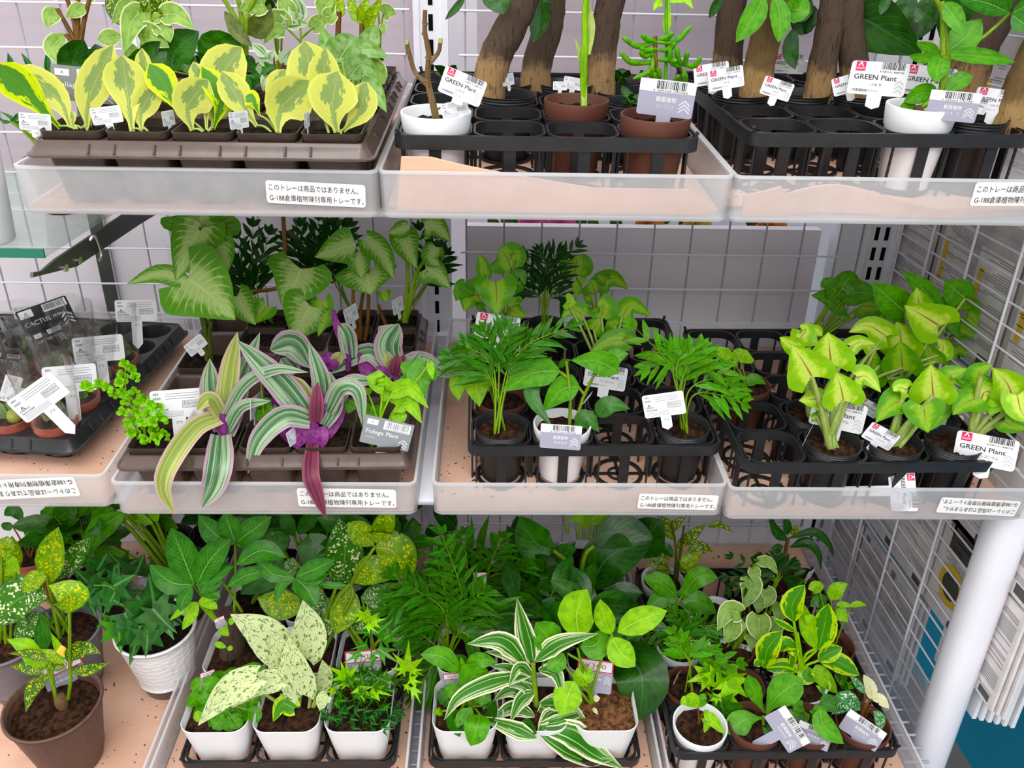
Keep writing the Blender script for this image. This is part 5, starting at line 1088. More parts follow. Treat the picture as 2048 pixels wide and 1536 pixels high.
leaves(p, [(960, 270, 930, 350, 862, 452, 330, {'d': -.01}), (1010, 460, 970, 530, 930, 628, 280, {'d': -.03}), (1070, 440, 1075, 520, 1048, 612, 110, {'mat': 1, 'd': -.02}), (640, 410, 680, 480, 735, 555, 150, {'d': -.02}), (790, 460, 760, 500, 735, 545, 120, {'mat': 1, 'd': -.015}), (940, 360, 970, 390, 60)], ['synp', 'syn_d'], base=False, smat='stem_brown', stems=[(990, 690, 985, 560, 990, 420, 955, 280), (1000, 690, 1000, 560, 1010, 470), (990, 690, 900, 400, 780, 380, 640, 405), (870, -20, 880, 200, 850, 300)], sr=.0024, **SYL)
p = sq(PT_M, 3, 4, 'arrowhead plant with pale leaves and reddish stems, third from the left', r=.0275)
leaves(p, [(1240, 150, 1180, 160, 1030, 212, 190, {'prof': 'ovate', 'lean': .3}), (1240, 190, 1260, 260, 1265, 320, 120, {'prof': 'cord'}), (1290, 280, 1300, 340, 1310, 400, 310, {'wave': .12}), (1290, 120, 1370, 200, 1432, 330, 130, {'prof': 'cord'}), (1380, 390, 1390, 440, 70, {'mat': 1})], ['synp', 'syn_d'], base=False, smat='stem_brown', stems=[(1255, 660, 1230, 500, 1225, 380, 1245, 200), (1265, 660, 1260, 500, 1290, 300), (1280, 660, 1300, 500, 1300, 130), (1390, 560, 1350, 450)], sr=.0022, **SYL)
p = sq(PT_M, 4, 4, 'arrowhead plant at the back right of the brown tray, leaves reaching over the gap', r=.0275)
leaves(p, [(1480, 110, 1500, 180, 1545, 272, 150), (1590, 60, 1640, 60, 1715, 135, 140, {'prof': 'cord'}), (1640, 160, 1620, 220, 1660, 260, 120, {'prof': 'cord'}), (1590, 270, 1650, 300, 1715, 372, 150), (1500, 60, 1450, 80, 1400, 90, 90, {'prof': 'cord'})], 'synp', base=False, smat='stem', stems=[(1480, 540, 1510, 400, 1540, 280), (1490, 540, 1530, 380, 1600, 280), (1480, 540, 1500, 300, 1480, 120), (1485, 540, 1540, 300, 1640, 170)], sr=.0022, **SYL)
def seedpalm(c, i, j, pts, label, mat='palm', ll=.046, lw=.006, base=None, kind='black', n=7, r=.0285, h=.066, cellmode=True, smat='stem', t0=.45, **k):
    p = (inpot(c, i, j, kind, label, r, h, name='potted_palm', **k) if cellmode else sq(c, i, j, label, r=.0275)) if c else base; b = MB()
    for q in pts:
        B0 = p.top + Vector((RN.uniform(-.3, .3) * p.r, RN.uniform(-.3, .2) * p.r, -.002)); n2 = len(q) // 2
        d = [(-.012 if q[2 * a + 1] > q[1] else .004) * a for a in range(n2)]
        frond(b, [B0] + [G(p, q[2 * a], q[2 * a + 1], d[a]) for a in range(n2)], n, ll, lw, t0=t0, r=.0009)
    part(p, 'fronds', [M[mat], M[smat]], b); return p
seedpalm(PT_M, 2, 5, [(1000, 300, 960, 60), (1020, 300, 1050, 30), (1040, 320, 1130, 60), (980, 300, 900, 120)], 'dark palm seedlings behind the big pale arrowhead leaf', 'palm_d', .05, .008, cellmode=False)
seedpalm(PT_M, 3, 5, [(1130, 300, 1100, 60), (1140, 300, 1200, 60), (1150, 280, 1160, 0), (1120, 320, 1060, 160)], 'dark palm seedlings in the back row of the brown tray', 'palm_d', .05, .008, cellmode=False)
seedpalm(PT_M, 1, 5, [(700, 380, 640, 120), (720, 380, 720, 60), (740, 360, 800, 100), (690, 400, 620, 250)], 'dark palm seedlings behind the tallest arrowhead plant', 'palm_d', .05, .008, cellmode=False)
seedpalm(PT_M, 4, 5, [(1600, 330, 1640, 120), (1610, 330, 1690, 200), (1590, 320, 1560, 80)], 'dark palm seedlings in the back right corner of the brown tray', 'palm_d', .045, .007, cellmode=False)
plant_tag(432, 655, .93, 115, 'back', 'white printed label leaning left beside the tallest arrowhead plant', 27, 30)
plant_tag(342, 950, .80, 255, 'back', 'white printed label standing behind the bright lime creeper', -5, 0, stake=.5)
plant_tag(425, 1040, .785, 130, 'back', 'white label nearly edge on under the hanging striped leaf', 30, 62)
plant_tag(735, 960, .80, 190, 'back', 'white label seen edge on between the striped plants', -8, 72)
plant_tag(925, 1110, .775, 130, 'back', 'white label half hidden at the foot of the purple striped plant', 10, 62)
plant_tag(1215, 500, .985, 140, 'back', 'white label edge on among the reddish arrowhead stems', 10, 62)
plant_tag(1450, 455, 1.0, 130, 'back', 'white label edge on at the back right arrowhead plant', 6, 66)
plant_tag(1385, 585, .95, 110, 'back', 'small white label before the back right arrowhead stems', -8, 50)
plant_tag(1395, 1100, .772, 250, 'foliage', 'grey printed label tilted in the front right pot of the brown tray', -17, 0, sub='s', stake=.35)

# ================================================================ MIDDLE ROW, carrier of palm seedlings
crop(*B2)
p = inpot(CG_M2, 0, 1, 'brown', 'brown pot with crinkled lime leaves behind the front left palm seedling', .0305, .064, dx=.002)
leaves(p, [(240, 720, 180, 690, 95, 770, 130), (240, 760, 250, 830, 265, 935, 130, {'wave': .12}), (200, 780, 160, 830, 165, 905, 90, {'wave': .1}), (260, 680, 220, 660, 180, 670, 80), (290, 800, 310, 860, 60)], 'lime', prof='ovate', base=None, d=-.02, wave=.1)
PP = 'palm seedlings in the middle carrier'
seedpalm(CG_M2, 0, 0, [(340, 840, 300, 700, 200, 640), (330, 830, 250, 720, 130, 700), (360, 820, 370, 640, 400, 560), (395, 830, 450, 680, 620, 590), (400, 840, 480, 650, 690, 548), (345, 830, 320, 680, 285, 570), (380, 840, 420, 700, 500, 620), (350, 850, 260, 760, 160, 690)], 'palm seedling with dark fronds in the black pot at the front left of the carrier', 'palm', .046, .006, group=PP, n=7)
seedpalm(CG_M2, 3, 0, [(1215, 800, 1190, 720, 1030, 555), (1225, 780, 1230, 700, 1100, 745), (1260, 850, 1330, 720, 1480, 790), (1280, 870, 1400, 800, 1530, 850), (1300, 890, 1400, 870, 1540, 915), (1250, 850, 1290, 720, 1340, 650), (1240, 860, 1270, 740, 1240, 650)], 'palm seedling with bright fronds in the black pot at the front right of the carrier', 'palm_b', .046, .0075, group=PP, n=6)
seedpalm(CG_M2, 1, 4, [(575, 420, 560, 300, 480, 195), (580, 420, 590, 260, 560, 180), (590, 420, 640, 260, 735, 155), (595, 430, 640, 330, 690, 250), (570, 430, 530, 330, 455, 250), (600, 430, 650, 390, 680, 420), (565, 430, 520, 370, 490, 370), (585, 420, 610, 240, 650, 180)], 'very dark palm seedling at the back of the middle carrier', 'palm_d', .042, .0055, group=PP, n=7)
p = inpot(CG_M2, 1, 0, 'white', 'rubber plant cutting with thick oval leaves in a white pot', .0315, .068)
leaves(p, [(560, 760, 520, 880, 620, 1035, 80, {'mat': 1, 'd': .012}), (660, 762, 530, 770, 370, 862, 145, {'lean': .2}), (945, 770, 850, 715, 712, 708, 125, {'lean': .2, 'd': -.01}), (870, 740, 930, 690, 992, 676, 85, {'d': .008}), (755, 838, 670, 850, 572, 958, 135, {'lean': .3}), (835, 985, 900, 925, 1000, 945, 95, {'mat': 1, 'lean': .4}), (740, 1040, 790, 990, 850, 1060, 90, {'mat': 1, 'd': -.008}), (700, 830, 660, 770, 55, {'mat': 0, 'd': .01})], ['mid', 'dark'], prof='ovate', base=False, smat='stem', stems=[(705, 1050, 708, 900, 700, 800, 690, 715), (730, 1050, 760, 920, 800, 830, 830, 770), (705, 800, 660, 765), (780, 880, 750, 840), (735, 1040, 800, 1000, 835, 985)], sr=.0016, roll=10)
p = inpot(CG_M2, 0, 3, 'black', 'arrowhead plant with lime leaves at the back left of the middle carrier', .029, .064)
leaves(p, [(345, 330, 350, 400, 345, 492, 205, {'d': -.03}), (420, 260, 390, 190, 360, 165, 190, {'prof': 'cord'}), (440, 220, 450, 190, 440, 170, 100, {'prof': 'cord'}), (260, 390, 220, 400, 190, 470, 170, {'wave': .1}), (290, 290, 280, 230, 260, 190, 80), (420, 460, 450, 480, 495, 490, 120), (430, 340, 460, 300, 490, 340, 110, {'mat': 1}), (420, 400, 410, 450, 120), (200, 350, 170, 380, 150, 420, 100, {'mat': 1})], ['syn_d', 'mid'], base=None, smat='stem', sr=.0017, **SYL)
p = inpot(CG_M2, 2, 4, 'black', 'pale green arrowhead plant at the back of the middle carrier', .029, .064)
leaves(p, [(730, 290, 740, 220, 735, 200, 170, {'prof': 'cord'}), (830, 370, 810, 330, 800, 320, 130, {'prof': 'cord'}), (860, 330, 920, 310, 992, 362, 110), (760, 350, 720, 330, 110, {'mat': 1}), (810, 400, 770, 390, 90), (880, 320, 840, 290, 70)], ['syn_d', 'lime'], base=None, smat='stem', sr=.0015, **SYL)
p = inpot(CG_M2, 2, 2, 'black', 'lime arrowhead plant in the middle of the middle carrier, leaves drooping right', .029, .064)
leaves(p, [(860, 500, 870, 440, 840, 430, 150, {'prof': 'cord'}), (960, 500, 1010, 440, 1102, 492, 120), (770, 490, 720, 460, 665, 500, 110), (960, 610, 890, 620, 790, 690, 115, {'d': -.01}), (930, 540, 900, 490, 110), (960, 610, 1000, 600, 1055, 635, 90), (890, 590, 930, 560, 960, 590, 90), (820, 560, 860, 500, 110), (690, 420, 740, 430, 80, {'mat': 1})], ['syn_d', 'lime'], base=None, smat='stem_pale', sr=.0017, d=.01, **SYL)
for i, j, lb in ((1, 2, 'black pot with low sprouts in the middle of the middle carrier'), (3, 4, 'black pot with a few sprouts at the back right of the middle carrier')):
    if i == 1:
        p = inpot(CG_M2, i, j, 'black', lb, .029, .062); tuft(p, 6, .02, .015, .022, .012, ['mid'], seed=i, stems=3)
plant_tag(352, 548, .955, 215, 'green', 'white label with a pink square under the back left arrowhead leaf', -8, 0, sub='s', stake=.2)
plant_tag(440, 630, .945, 120, 'green', 'white label half hidden by palm fronds, below the pink squared one', -15, 30, sub='s', stake=.2)
plant_tag(440, 730, .90, 110, 'back', 'small white label behind the front left palm seedling', -18, 40, stake=.2)
plant_tag(720, 520, 1.05, 90, 'back', 'white printed label at the pale arrowhead plant, back of the middle carrier', 0, 20, stake=.2)
plant_tag(880, 790, .885, 205, 'green', 'white label with chevrons in the middle of the middle carrier', -5, 0, sub='s', stake=.25)
plant_tag(1165, 925, .80, 200, 'back', 'white printed label tilted left of the bright palm seedling', 15, 0, stake=.35)
plant_tag(662, 1082, .7655, 200, 'grey', 'grey and white barcode label stuck on the front of the white rubber plant pot', -1, 0, sub='k', stake=0)
plant_tag(795, 890, .80, 100, 'back', 'thin white label edge on behind the white pot', -35, 84, stake=.2)

# ================================================================ MIDDLE ROW, carrier of lime arrowhead plants
crop(*B3)
SG = 'lime arrowhead plants in black pots'
SY2 = dict(prof='heart', fold=.1, wave=.05, sag=.06)
p = inpot(CG_M3, 2, 4, 'black', 'dark green arrowhead plant against the slotted upright', .029, .064)
leaves(p, [(740, 370, 690, 340, 660, 350, 100), (780, 440, 700, 400, 615, 392, 120), (770, 350, 800, 310, 855, 325, 110), (800, 380, 880, 380, 945, 410, 130), (860, 440, 930, 450, 1000, 440, 130, {'mat': 1}), (900, 460, 950, 500, 960, 520, 100, {'mat': 1}), (780, 480, 760, 510, 60, {'mat': 1})], ['mid', 'syn_d'], base=None, smat='stem', sr=.002, **SY2)
p = inpot(CG_M3, 3, 2, 'black', 'lime arrowhead plant with one tall pointed leaf at the back of the right carrier', .029, .064)
leaves(p, [(1240, 540, 1160, 490, 1070, 440, 215, {'d': -.02}), (1150, 470, 1140, 420, 1130, 352, 120, {'prof': 'cord'}), (1080, 480, 990, 400, 910, 330, 150, {'mat': 1, 'd': .02, 'prof': 'cord'}), (1220, 440, 1150, 350, 1055, 268, 100, {'mat': 1, 'd': .03, 'prof': 'cord'}), (1370, 410, 1310, 360, 1265, 322, 140, {'mat': 1, 'd': .03, 'prof': 'cord'})], ['syn', 'mid'], base=None, smat='stem_pale', sr=.002, **SY2)
p = inpot(CG_M3, 3, 3, 'black', 'green arrowhead plant with folded leaves near the side grid', .029, .064)
leaves(p, [(1320, 460, 1320, 410, 1320, 385, 210, {'prof': 'cord'}), (1270, 470, 1300, 520, 1340, 600, 110, {'mat': 1}), (1380, 490, 1420, 530, 1475, 600, 130), (1260, 480, 1230, 500, 1270, 570, 110), (1330, 540, 1380, 570, 1440, 605, 90), (1290, 680, 1340, 660, 1395, 700, 75), (1330, 590, 1330, 620, 80, {'mat': 1})], ['syn_d', 'mid'], base=None, smat='stem', sr=.002, **SY2)
p = inpot(CG_M3, 2, 2, 'black', 'lime arrowhead plant with two big upright heart leaves, middle of the right carrier', .029, .064, group=SG)
leaves(p, [(1055, 650, 1050, 580, 1035, 520, 205, {'d': 0}), (980, 590, 890, 540, 798, 572, 125), (1060, 750, 1055, 680, 1050, 615, 190, {'mat': 1, 'd': -.02}), (900, 800, 910, 730, 930, 660, 165, {'mat': 1}), (1220, 720, 1190, 670, 1170, 610, 110, {'mat': 1}), (1250, 680, 1260, 640, 1230, 600, 100), (930, 660, 890, 630, 840, 610, 90), (1040, 790, 1060, 830, 1090, 810, 100, {'mat': 1})], ['syn', 'syn_d'], base=None, smat='stem_pale', sr=.0022, **SY2)
p = inpot(CG_M3, 1, 1, 'black', 'black pot of thick pale stalks behind the front left lime arrowhead', .029, .064, group=SG)
leaves(p, [(560, 600, 590, 560, 560, 535, 115), (600, 600, 640, 570, 670, 590, 100), (810, 640, 860, 620, 930, 630, 90)], 'syn', base=None, smat='stem_pale', sr=.003, **SY2)
p = inpot(CG_M3, 1, 0, 'black', 'lime arrowhead plant at the front of the right carrier with a speckled round leaf', .0295, .066, group=SG)
leaves(p, [(545, 650, 500, 620, 462, 595, 95, {'d': .01}), (712, 730, 705, 650, 698, 572, 225, {'d': .008}), (660, 895, 610, 900, 555, 905, 110, {'d': .0}), (620, 790, 580, 720, 520, 630, 235, {'d': -.012}), (840, 790, 890, 790, 955, 865, 120, {'d': 0}), (772, 905, 760, 840, 735, 762, 200, {'d': -.018}), (640, 980, 620, 990, 700, 960, 40, {'mat': 1})], ['syn', 'syn_d'], base=None, smat='stem_pale', sr=.003, **SY2)
p = inpot(CG_M3, 2, 0, 'black', 'lime arrowhead plant at the front of the right carrier, second pot from the right', .0295, .066, group=SG)
leaves(p, [(1250, 900, 1230, 980, 1180, 1060, 120, {'mat': 1, 'd': .02}), (1300, 820, 1300, 780, 1380, 750, 150, {'mat': 1, 'd': .015}), (1210, 885, 1205, 810, 1200, 728, 215, {'d': -.004}), (1060, 905, 1000, 930, 930, 1012, 165, {'mat': 1, 'd': 0}), (1080, 850, 1040, 840, 1015, 860, 95), (1165, 930, 1170, 990, 1185, 1062, 190, {'d': -.02, 'mat': 1})], ['syn', 'syn_d'], base=None, smat='stem_pale', sr=.003, **SY2)
p = inpot(CG_M3, 3, 0, 'black', 'lime arrowhead plant leaning out over the right front corner of the carrier', .0295, .066, group=SG)
leaves(p, [(1430, 800, 1440, 760, 1500, 730, 130, {'d': .01, 'mat': 1}), (1440, 910, 1470, 860, 1560, 905, 190, {'d': 0}), (1430, 890, 1360, 920, 1305, 975, 150, {'d': 0, 'mat': 1}), (1600, 900, 1570, 820, 1500, 745, 200, {'d': -.01}), (1620, 880, 1640, 960, 1680, 1010, 150, {'d': -.02}), (1560, 1010, 1600, 1030, 1680, 1045, 100, {'d': -.01, 'mat': 1})], ['syn', 'syn_d'], base=False, smat='stem_pale', sr=.0028, stems=[(1375, 1110, 1420, 1000, 1450, 900), (1380, 1110, 1480, 980, 1620, 890), (1385, 1110, 1500, 1010, 1610, 930), (1390, 1110, 1400, 1000, 1440, 790), (1390, 1110, 1480, 1040, 1560, 1010)], **SY2)
p = inpot(CG_M3, 0, 2, 'brown', 'brown pot with a wilted sprout standing in the left of the right carrier', .0305, .066, dx=.006)
leaves(p, [(250, 740, 200, 690, 105, 655, 70), (270, 720, 290, 680, 305, 660, 110), (230, 700, 180, 670, 130, 660, 60), (290, 830, 340, 800, 395, 825, 60, {'mat': 1})], ['lime', 'mid'], prof='ovate', base=None, smat='stem')
plant_tag(745, 975, .80, 250, 'green', 'white label under the round speckled lime leaf, letters half hidden', -1, 0, sub='s', stake=.3)
plant_tag(895, 940, .83, 120, 'green', 'white label mostly hidden between the two front lime plants', -25, 20, sub='s', stake=.3)
plant_tag(955, 1080, .775, 165, 'green', 'white label tilted steeply down right before the second front lime plant', -24, 25, sub='s', stake=.3)
plant_tag(1465, 1150, .757, 268, 'green', 'white label with a pink square at the right front corner of the carrier', 5, 0, sub='s', stake=.25)
plant_tag(1280, 1030, .86, 150, 'back', 'pale label behind the leaning lime plant', 20, 20, stake=.2)
plant_tag(606, 1060, .765, 140, 'back', 'thin label edge on left of the front lime arrowhead', -14, 86, stake=.3)
plant_tag(1062, 1345, .7475, 205, 'green', 'fallen white label lying inside the front wall of the right middle tray', -72, 0, sub='s', stake=1.55)
# ================================================================ BOTTOM ROW, left: large pots standing on the liner
B4 = (0, 1000, .34884); C1 = (320, 1000, .34891); C2 = (780, 1000, .34891); C3 = (1260, 1000, .34891)
crop(*B4)
def fans(mb, p, LL, mat=0, w=.85, jit=18, sc=1.0):
    for q in LL:
        o = q[-1] if isinstance(q[-1], dict) else {}; d = o.get('d', 0); c = G(p, q[0], q[1], d); t = G(p, q[0] + (q[2] - q[0]) * sc, q[1] + (q[3] - q[1]) * sc, d + o.get('dd', -.012) * sc)
        fan_leaf(mb, c, t, o.get('w', w), o.get('lobes', IVY), RN.uniform(-jit, jit), o.get('mat', mat), o.get('cup', .12), o.get('notch', .56))
p = pot(spot('b', 302, 1160, .105), 'bigbrown', .0555, .105, 'large brown textured pot at the front left holding a young speckled croton', soil='soil', fill=.84)
leaves(p, [(400, 640, 400, 540, 280, 490, 190, {'mat': 1, 'd': .0}), (260, 860, 245, 760, 232, 640, 92, {'mat': 2, 'd': .01, 'prof': 'lance'}), (265, 970, 180, 860, 42, 798, 130, {'mat': 3, 'd': .005}), (285, 920, 170, 880, 48, 880, 55), (250, 990, 160, 960, 62, 955, 80), (270, 1040, 190, 1080, 148, 1215, 92), (410, 985, 520, 970, 630, 933, 72), (400, 920, 480, 850, 578, 880, 95), (390, 930, 420, 850, 465, 805, 70), (370, 915, 330, 840, 290, 760, 48, {'mat': 3}), (370, 935, 300, 890, 240, 855, 65, {'mat': 1}), (380, 960, 310, 950, 250, 965, 60), (300, 1010, 240, 1020, 190, 1040, 45), (390, 900, 350, 860, 320, 850, 45, {'mat': 4, 'prof': 'round'})], ['croton', 'croton_y', 'dark', 'lime', 'yellow'], prof='lance', base=False, smat='stem', stems=[(330, 1185, 300, 1050, 275, 970), (392, 1140, 405, 1030, 400, 920, 400, 640), (330, 1185, 310, 1080, 290, 930)], sr=.0019, wave=.05)
b = MB(); c0 = G(p, 355, 1165, 0); b.loft([[c0 + Vector((math.cos(a) * r, math.sin(a) * r, z)) for a in [i * .785 for i in range(8)]] for r, z in ((.007, -.006), (.008, .004), (.006, .012), (.004, .013))], 0, False, True); part(p, 'stump', M['bark_pale'], b)
p = pot(spot('b', 350, 740, .1), 'grey', .05, .1, 'grey pot behind the large brown pot with white speckled leaves', soil='soil')
leaves(p, [(270, 560, 120, 560, -60, 720, 250, {'d': -.02}), (300, 640, 400, 590, 490, 560, 110), (230, 640, 170, 720, 80, 800, 130, {'d': -.01}), (300, 470, 420, 330, 515, 215, 115, {'d': .02}), (290, 480, 290, 330, 335, 155, 150, {'mat': 1, 'd': -.005}), (270, 440, 200, 460, 132, 530, 110, {'mat': 1, 'd': -.01}), (420, 600, 450, 560, 110, {'d': -.005}), (300, 660, 340, 680, 90, {'mat': 2})], ['dieff', 'croton_y', 'dark'], prof='ell', base=None, sr=.002)
p = pot(spot('b', 20, 770, .1), 'grey', .056, .1, 'grey pot cut by the left edge with yellow green leaves', soil='soil')
leaves(p, [(40, 560, 80, 480, 150, 440, 130), (0, 470, 30, 400, 100, 440, 110), (30, 410, 50, 300, 70, 205, 150, {'d': .02}), (90, 420, 60, 340, 30, 320, 60, {'mat': 1}), (10, 330, 30, 250, 80, 290, 100), (30, 580, 20, 530, -30, 540, 110), (-20, 650, 60, 600, 90)], ['croton_y', 'lime'], prof='cord', base=None, sr=.0018)
p = pot(spot('b', 205, 300, .075), 'terra', .04, .08, 'reddish pot with small round leaves at the back left of the bottom row', soil='dark_soil')
leaves(p, [(130, 120, 80, 60, 25, 90, 70), (190, 170, 160, 190, 140, 200, 75, {'prof': 'round'}), (340, 110, 400, 70, 445, 90, 90, {'prof': 'ell'}), (60, 130, 20, 170, 60), (240, 100, 300, 60, 70), (150, 220, 260, 210, 420, 170, 80, {'prof': 'lance', 'mat': 1})], ['dark', 'croton'], prof='ell', base=None, smat='stem_brown')
p = pot(spot('b', 889, 722, .108), 'hex', .052, .108, 'white honeycomb textured pot with a brown foot, ivy spilling over its rim', soil='dark_soil', fill=.8)
b = MB()
IV7 = [(0, 1.0), (50, .86), (105, .8), (150, .42)]
fans(b, p, [(895, 640, 1000, 748, {'lobes': IV7, 'w': 1, 'd': -.03}), (890, 640, 865, 470, {'lobes': IV7, 'd': -.025, 'w': .8}), (850, 765, 835, 892, {'lobes': IV7, 'd': -.055}), (800, 740, 745, 942, {'d': -.052, 'w': .6}), (720, 660, 770, 790, {'d': -.04}), (665, 520, 600, 645, {'d': -.02, 'lobes': IV7}), (660, 490, 745, 440, {'d': -.02}), (640, 480, 660, 400, {'d': -.01}), (560, 490, 500, 560, {'d': .0}), (500, 470, 430, 400, {'d': 0}), (480, 480, 540, 660, {'d': .0}), (790, 560, 860, 640, {'d': -.02}), (960, 520, 1030, 560, {'d': -.01}), (770, 500, 700, 560, {'d': 0}), (680, 720, 690, 870, {'d': -.045, 'mat': 1}), (640, 680, 610, 780, {'d': -.03, 'mat': 1}), (760, 640, 740, 720, {'d': -.03, 'mat': 1}), (980, 640, 1040, 700, {'d': -.02}), (780, 420, 820, 330, {'d': .02}), (880, 460, 960, 400, {'d': .03}), (700, 380, 640, 320, {'d': .03}), (940, 700, 990, 790, {'d': -.04, 'mat': 0}), (560, 400, 600, 330, {'d': .03}), (885, 635, 985, 745, {'lobes': [(0, 1.0), (52, .95), (106, 1.0), (150, .6)], 'w': 1.0, 'd': -.04, 'notch': .5}), (620, 560, 700, 600, {'d': -.02}), (560, 560, 580, 640, {'d': -.01}), (1000, 480, 1060, 500, {'d': .01})], sc=1.15, w=.95)
st = MB()
for q in [(890, 740, 895, 640), (880, 750, 850, 765), (860, 740, 760, 620, 640, 500, 540, 490), (870, 740, 700, 660), (900, 740, 960, 530), (860, 740, 780, 560)]: stem(st, p, q, .0014, .0009, 0, -.02)
part(p, 'foliage', [M['ivy'], M['ivy_green']], b); part(p, 'stem', M['stem'], st)
p = pot(rowM('b', -.42, .235, .0055), 'black', .036, .07, 'dark pot with one long arching sword leaf behind the white honeycomb pot', soil='dark_soil', fill=.8) if 0 else pot(rowM('b', -.455, .24, .0055), 'grey', .04, .08, 'grey pot with long arching sword leaves behind the white honeycomb pot', soil='dark_soil')
leaves(p, [(720, 70, 560, 180, 445, 400, 135, {'d': -.03}), (640, 40, 560, 90, 525, 190, 80, {'d': -.02}), (880, 140, 780, 100, 690, 110, 60, {'mat': 1}), (900, 130, 870, 40, 860, -20, 70, {'mat': 1}), (480, 180, 330, 150, 180, 235, 80, {'d': .01}), (760, 90, 800, 0, 840, -40, 90)], ['mid', 'lime'], prof='lance', base=None, sr=.003, fold=.25)
for k, (x, y, lb) in enumerate([(-.58, .24, 'dark leafy plant at the back left behind the speckled leaves'), (-.50, .33, 'dark leafy plant against the back grid, left bay of the bottom row'), (-.385 - .05, .345, 'dark leafy plant behind the money tree leaves, left bay'), (-.62, .34, 'dark leafy plant far back at the left edge of the bottom row')]):
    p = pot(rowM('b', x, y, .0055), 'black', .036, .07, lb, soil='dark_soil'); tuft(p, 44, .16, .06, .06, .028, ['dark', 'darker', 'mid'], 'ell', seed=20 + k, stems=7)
plant_tag(372, 1005, .778, 212, 'price', 'grey price label with a pink top behind the croton stems in the large brown pot', 4, 0, stake=.35)
plant_tag(830, 450, .90, 70, 'price', 'small price label with a pink edge deep among the ivy', -8, 0, stake=.3)
plant_tag(1262, 700, .80, 60, 'price', 'price label with a pink edge left of the stubby money tree trunk', 5, 20, stake=.3)

# ================================================================ BOTTOM ROW, white square pots around the marbled plant
crop(*C1)
def wsq(c, i, j, label, soil='soil', h=.074, r=.041, fill=.84, **k): return pot(cell(c, i, j), 'wsquare', r, h, label, soil=soil, fill=fill, group='plants in white square pots', **k)
p = wsq(CG_B1, 0, 0, 'white square pot at the front left crowded with glossy dark green oval leaves')
leaves(p, [(300, 1120, 240, 1060, 172, 1082, 95, {'d': .008}), (290, 1180, 220, 1140, 148, 1180, 95), (290, 1190, 240, 1200, 190, 1240, 70), (340, 1080, 320, 1020, 305, 985, 110, {'d': .02}), (400, 1060, 410, 1000, 400, 960, 90, {'d': .02}), (450, 1040, 520, 980, 605, 960, 90, {'d': .015}), (350, 1130, 300, 1060, 240, 1050, 95), (380, 1200, 330, 1240, 280, 1300, 105), (400, 1200, 440, 1240, 435, 1300, 90), (430, 1190, 480, 1220, 490, 1270, 105), (480, 1170, 530, 1150, 580, 1180, 95), (470, 1220, 430, 1270, 352, 1310, 105, {'d': -.014}), (420, 1150, 460, 1110, 520, 1110, 90, {'d': .01}), (330, 1190, 300, 1230, 240, 1230, 90), (370, 1110, 380, 1060, 360, 1040, 80, {'mat': 1}), (450, 1250, 420, 1220, 390, 1240, 80, {'mat': 1}), (250, 1230, 190, 1250, 60, {'mat': 2}), (330, 1160, 270, 1130, 210, 1140, 90), (380, 1160, 350, 1210, 330, 1270, 95, {'d': -.012}), (410, 1230, 430, 1270, 400, 1310, 95, {'d': -.02}), (360, 1220, 330, 1280, 300, 1310, 90, {'d': -.02}), (500, 1200, 540, 1230, 530, 1290, 85, {'d': -.015}), (350, 1050, 400, 1010, 450, 1000, 85, {'d': .01})], ['mid', 'mid', 'lime'], prof='ell', base=None, sr=.0013, sep=True, fold=.2)
p = wsq(CG_B1, 1, 0, 'white square pot with the big cream marbled heart leaves')
leaves(p, [(830, 900, 850, 740, 818, 575, 215, {'d': .015}), (700, 890, 580, 760, 403, 655, 215, {'d': .01}), (700, 1010, 690, 880, 640, 755, 150, {'d': 0}), (900, 1090, 940, 1010, 930, 915, 115, {'d': .008}), (690, 1030, 560, 1060, 410, 1192, 135, {'d': -.012}), (550, 1015, 390, 1100, 218, 1293, 180, {'d': -.03, 'lean': .6}), (815, 1115, 770, 960, 738, 785, 195, {'d': -.008}), (770, 1195, 700, 1170, 648, 1272, 110, {'mat': 1, 'd': -.015}), (960, 1120, 930, 1150, 925, 1225, 85, {'d': -.012}), (720, 1150, 690, 1110, 60, {'d': .01})], ['marble', 'variegreen'], prof='cord', base=False, smat='stem_pale', sr=.002, wave=.04, stems=[(790, 1280, 770, 1150, 700, 1020), (800, 1280, 800, 1150, 815, 1100), (800, 1280, 780, 1100, 700, 890), (810, 1280, 860, 1150, 830, 900), (790, 1280, 700, 1180, 590, 1100, 550, 1020), (815, 1280, 870, 1200, 900, 1090), (780, 1280, 760, 1220, 690, 1040), (820, 1275, 900, 1160, 960, 1120)])
p = wsq(CG_B1, 2, 0, 'white square pot overflowing with fine small ivy, bright lime at its tips')
b = MB(); st = MB(); rr = random.Random(5)
LL = []
for k in range(130):
    a, e = rr.uniform(0, 6.283), rr.random() ** .5; u, v = 1155 + 235 * e * math.cos(a), 1235 + 110 * e * math.sin(a); s = rr.uniform(36, 60); g = rr.uniform(-.6, 3.7)
    LL.append((u, v, u + s * math.cos(g), v + s * math.sin(g) * .8, {'d': rr.uniform(-.032, .02) - (v - 1235) * .00012, 'mat': 0 if v > 1180 else 1, 'notch': .42, 'w': .7}))
for k in range(40):
    a, e = rr.uniform(0, 6.283), rr.random() ** .5; u, v = 1160 + 190 * e * math.cos(a), 1060 + 90 * e * math.sin(a); s = rr.uniform(45, 75); g = rr.uniform(-3.1, .5)
    LL.append((u, v, u + s * math.cos(g), v + s * math.sin(g) * .8, {'d': rr.uniform(-.02, .03), 'mat': 1, 'notch': .42, 'w': .7}))
fans(b, p, LL, 0, .8, 35)
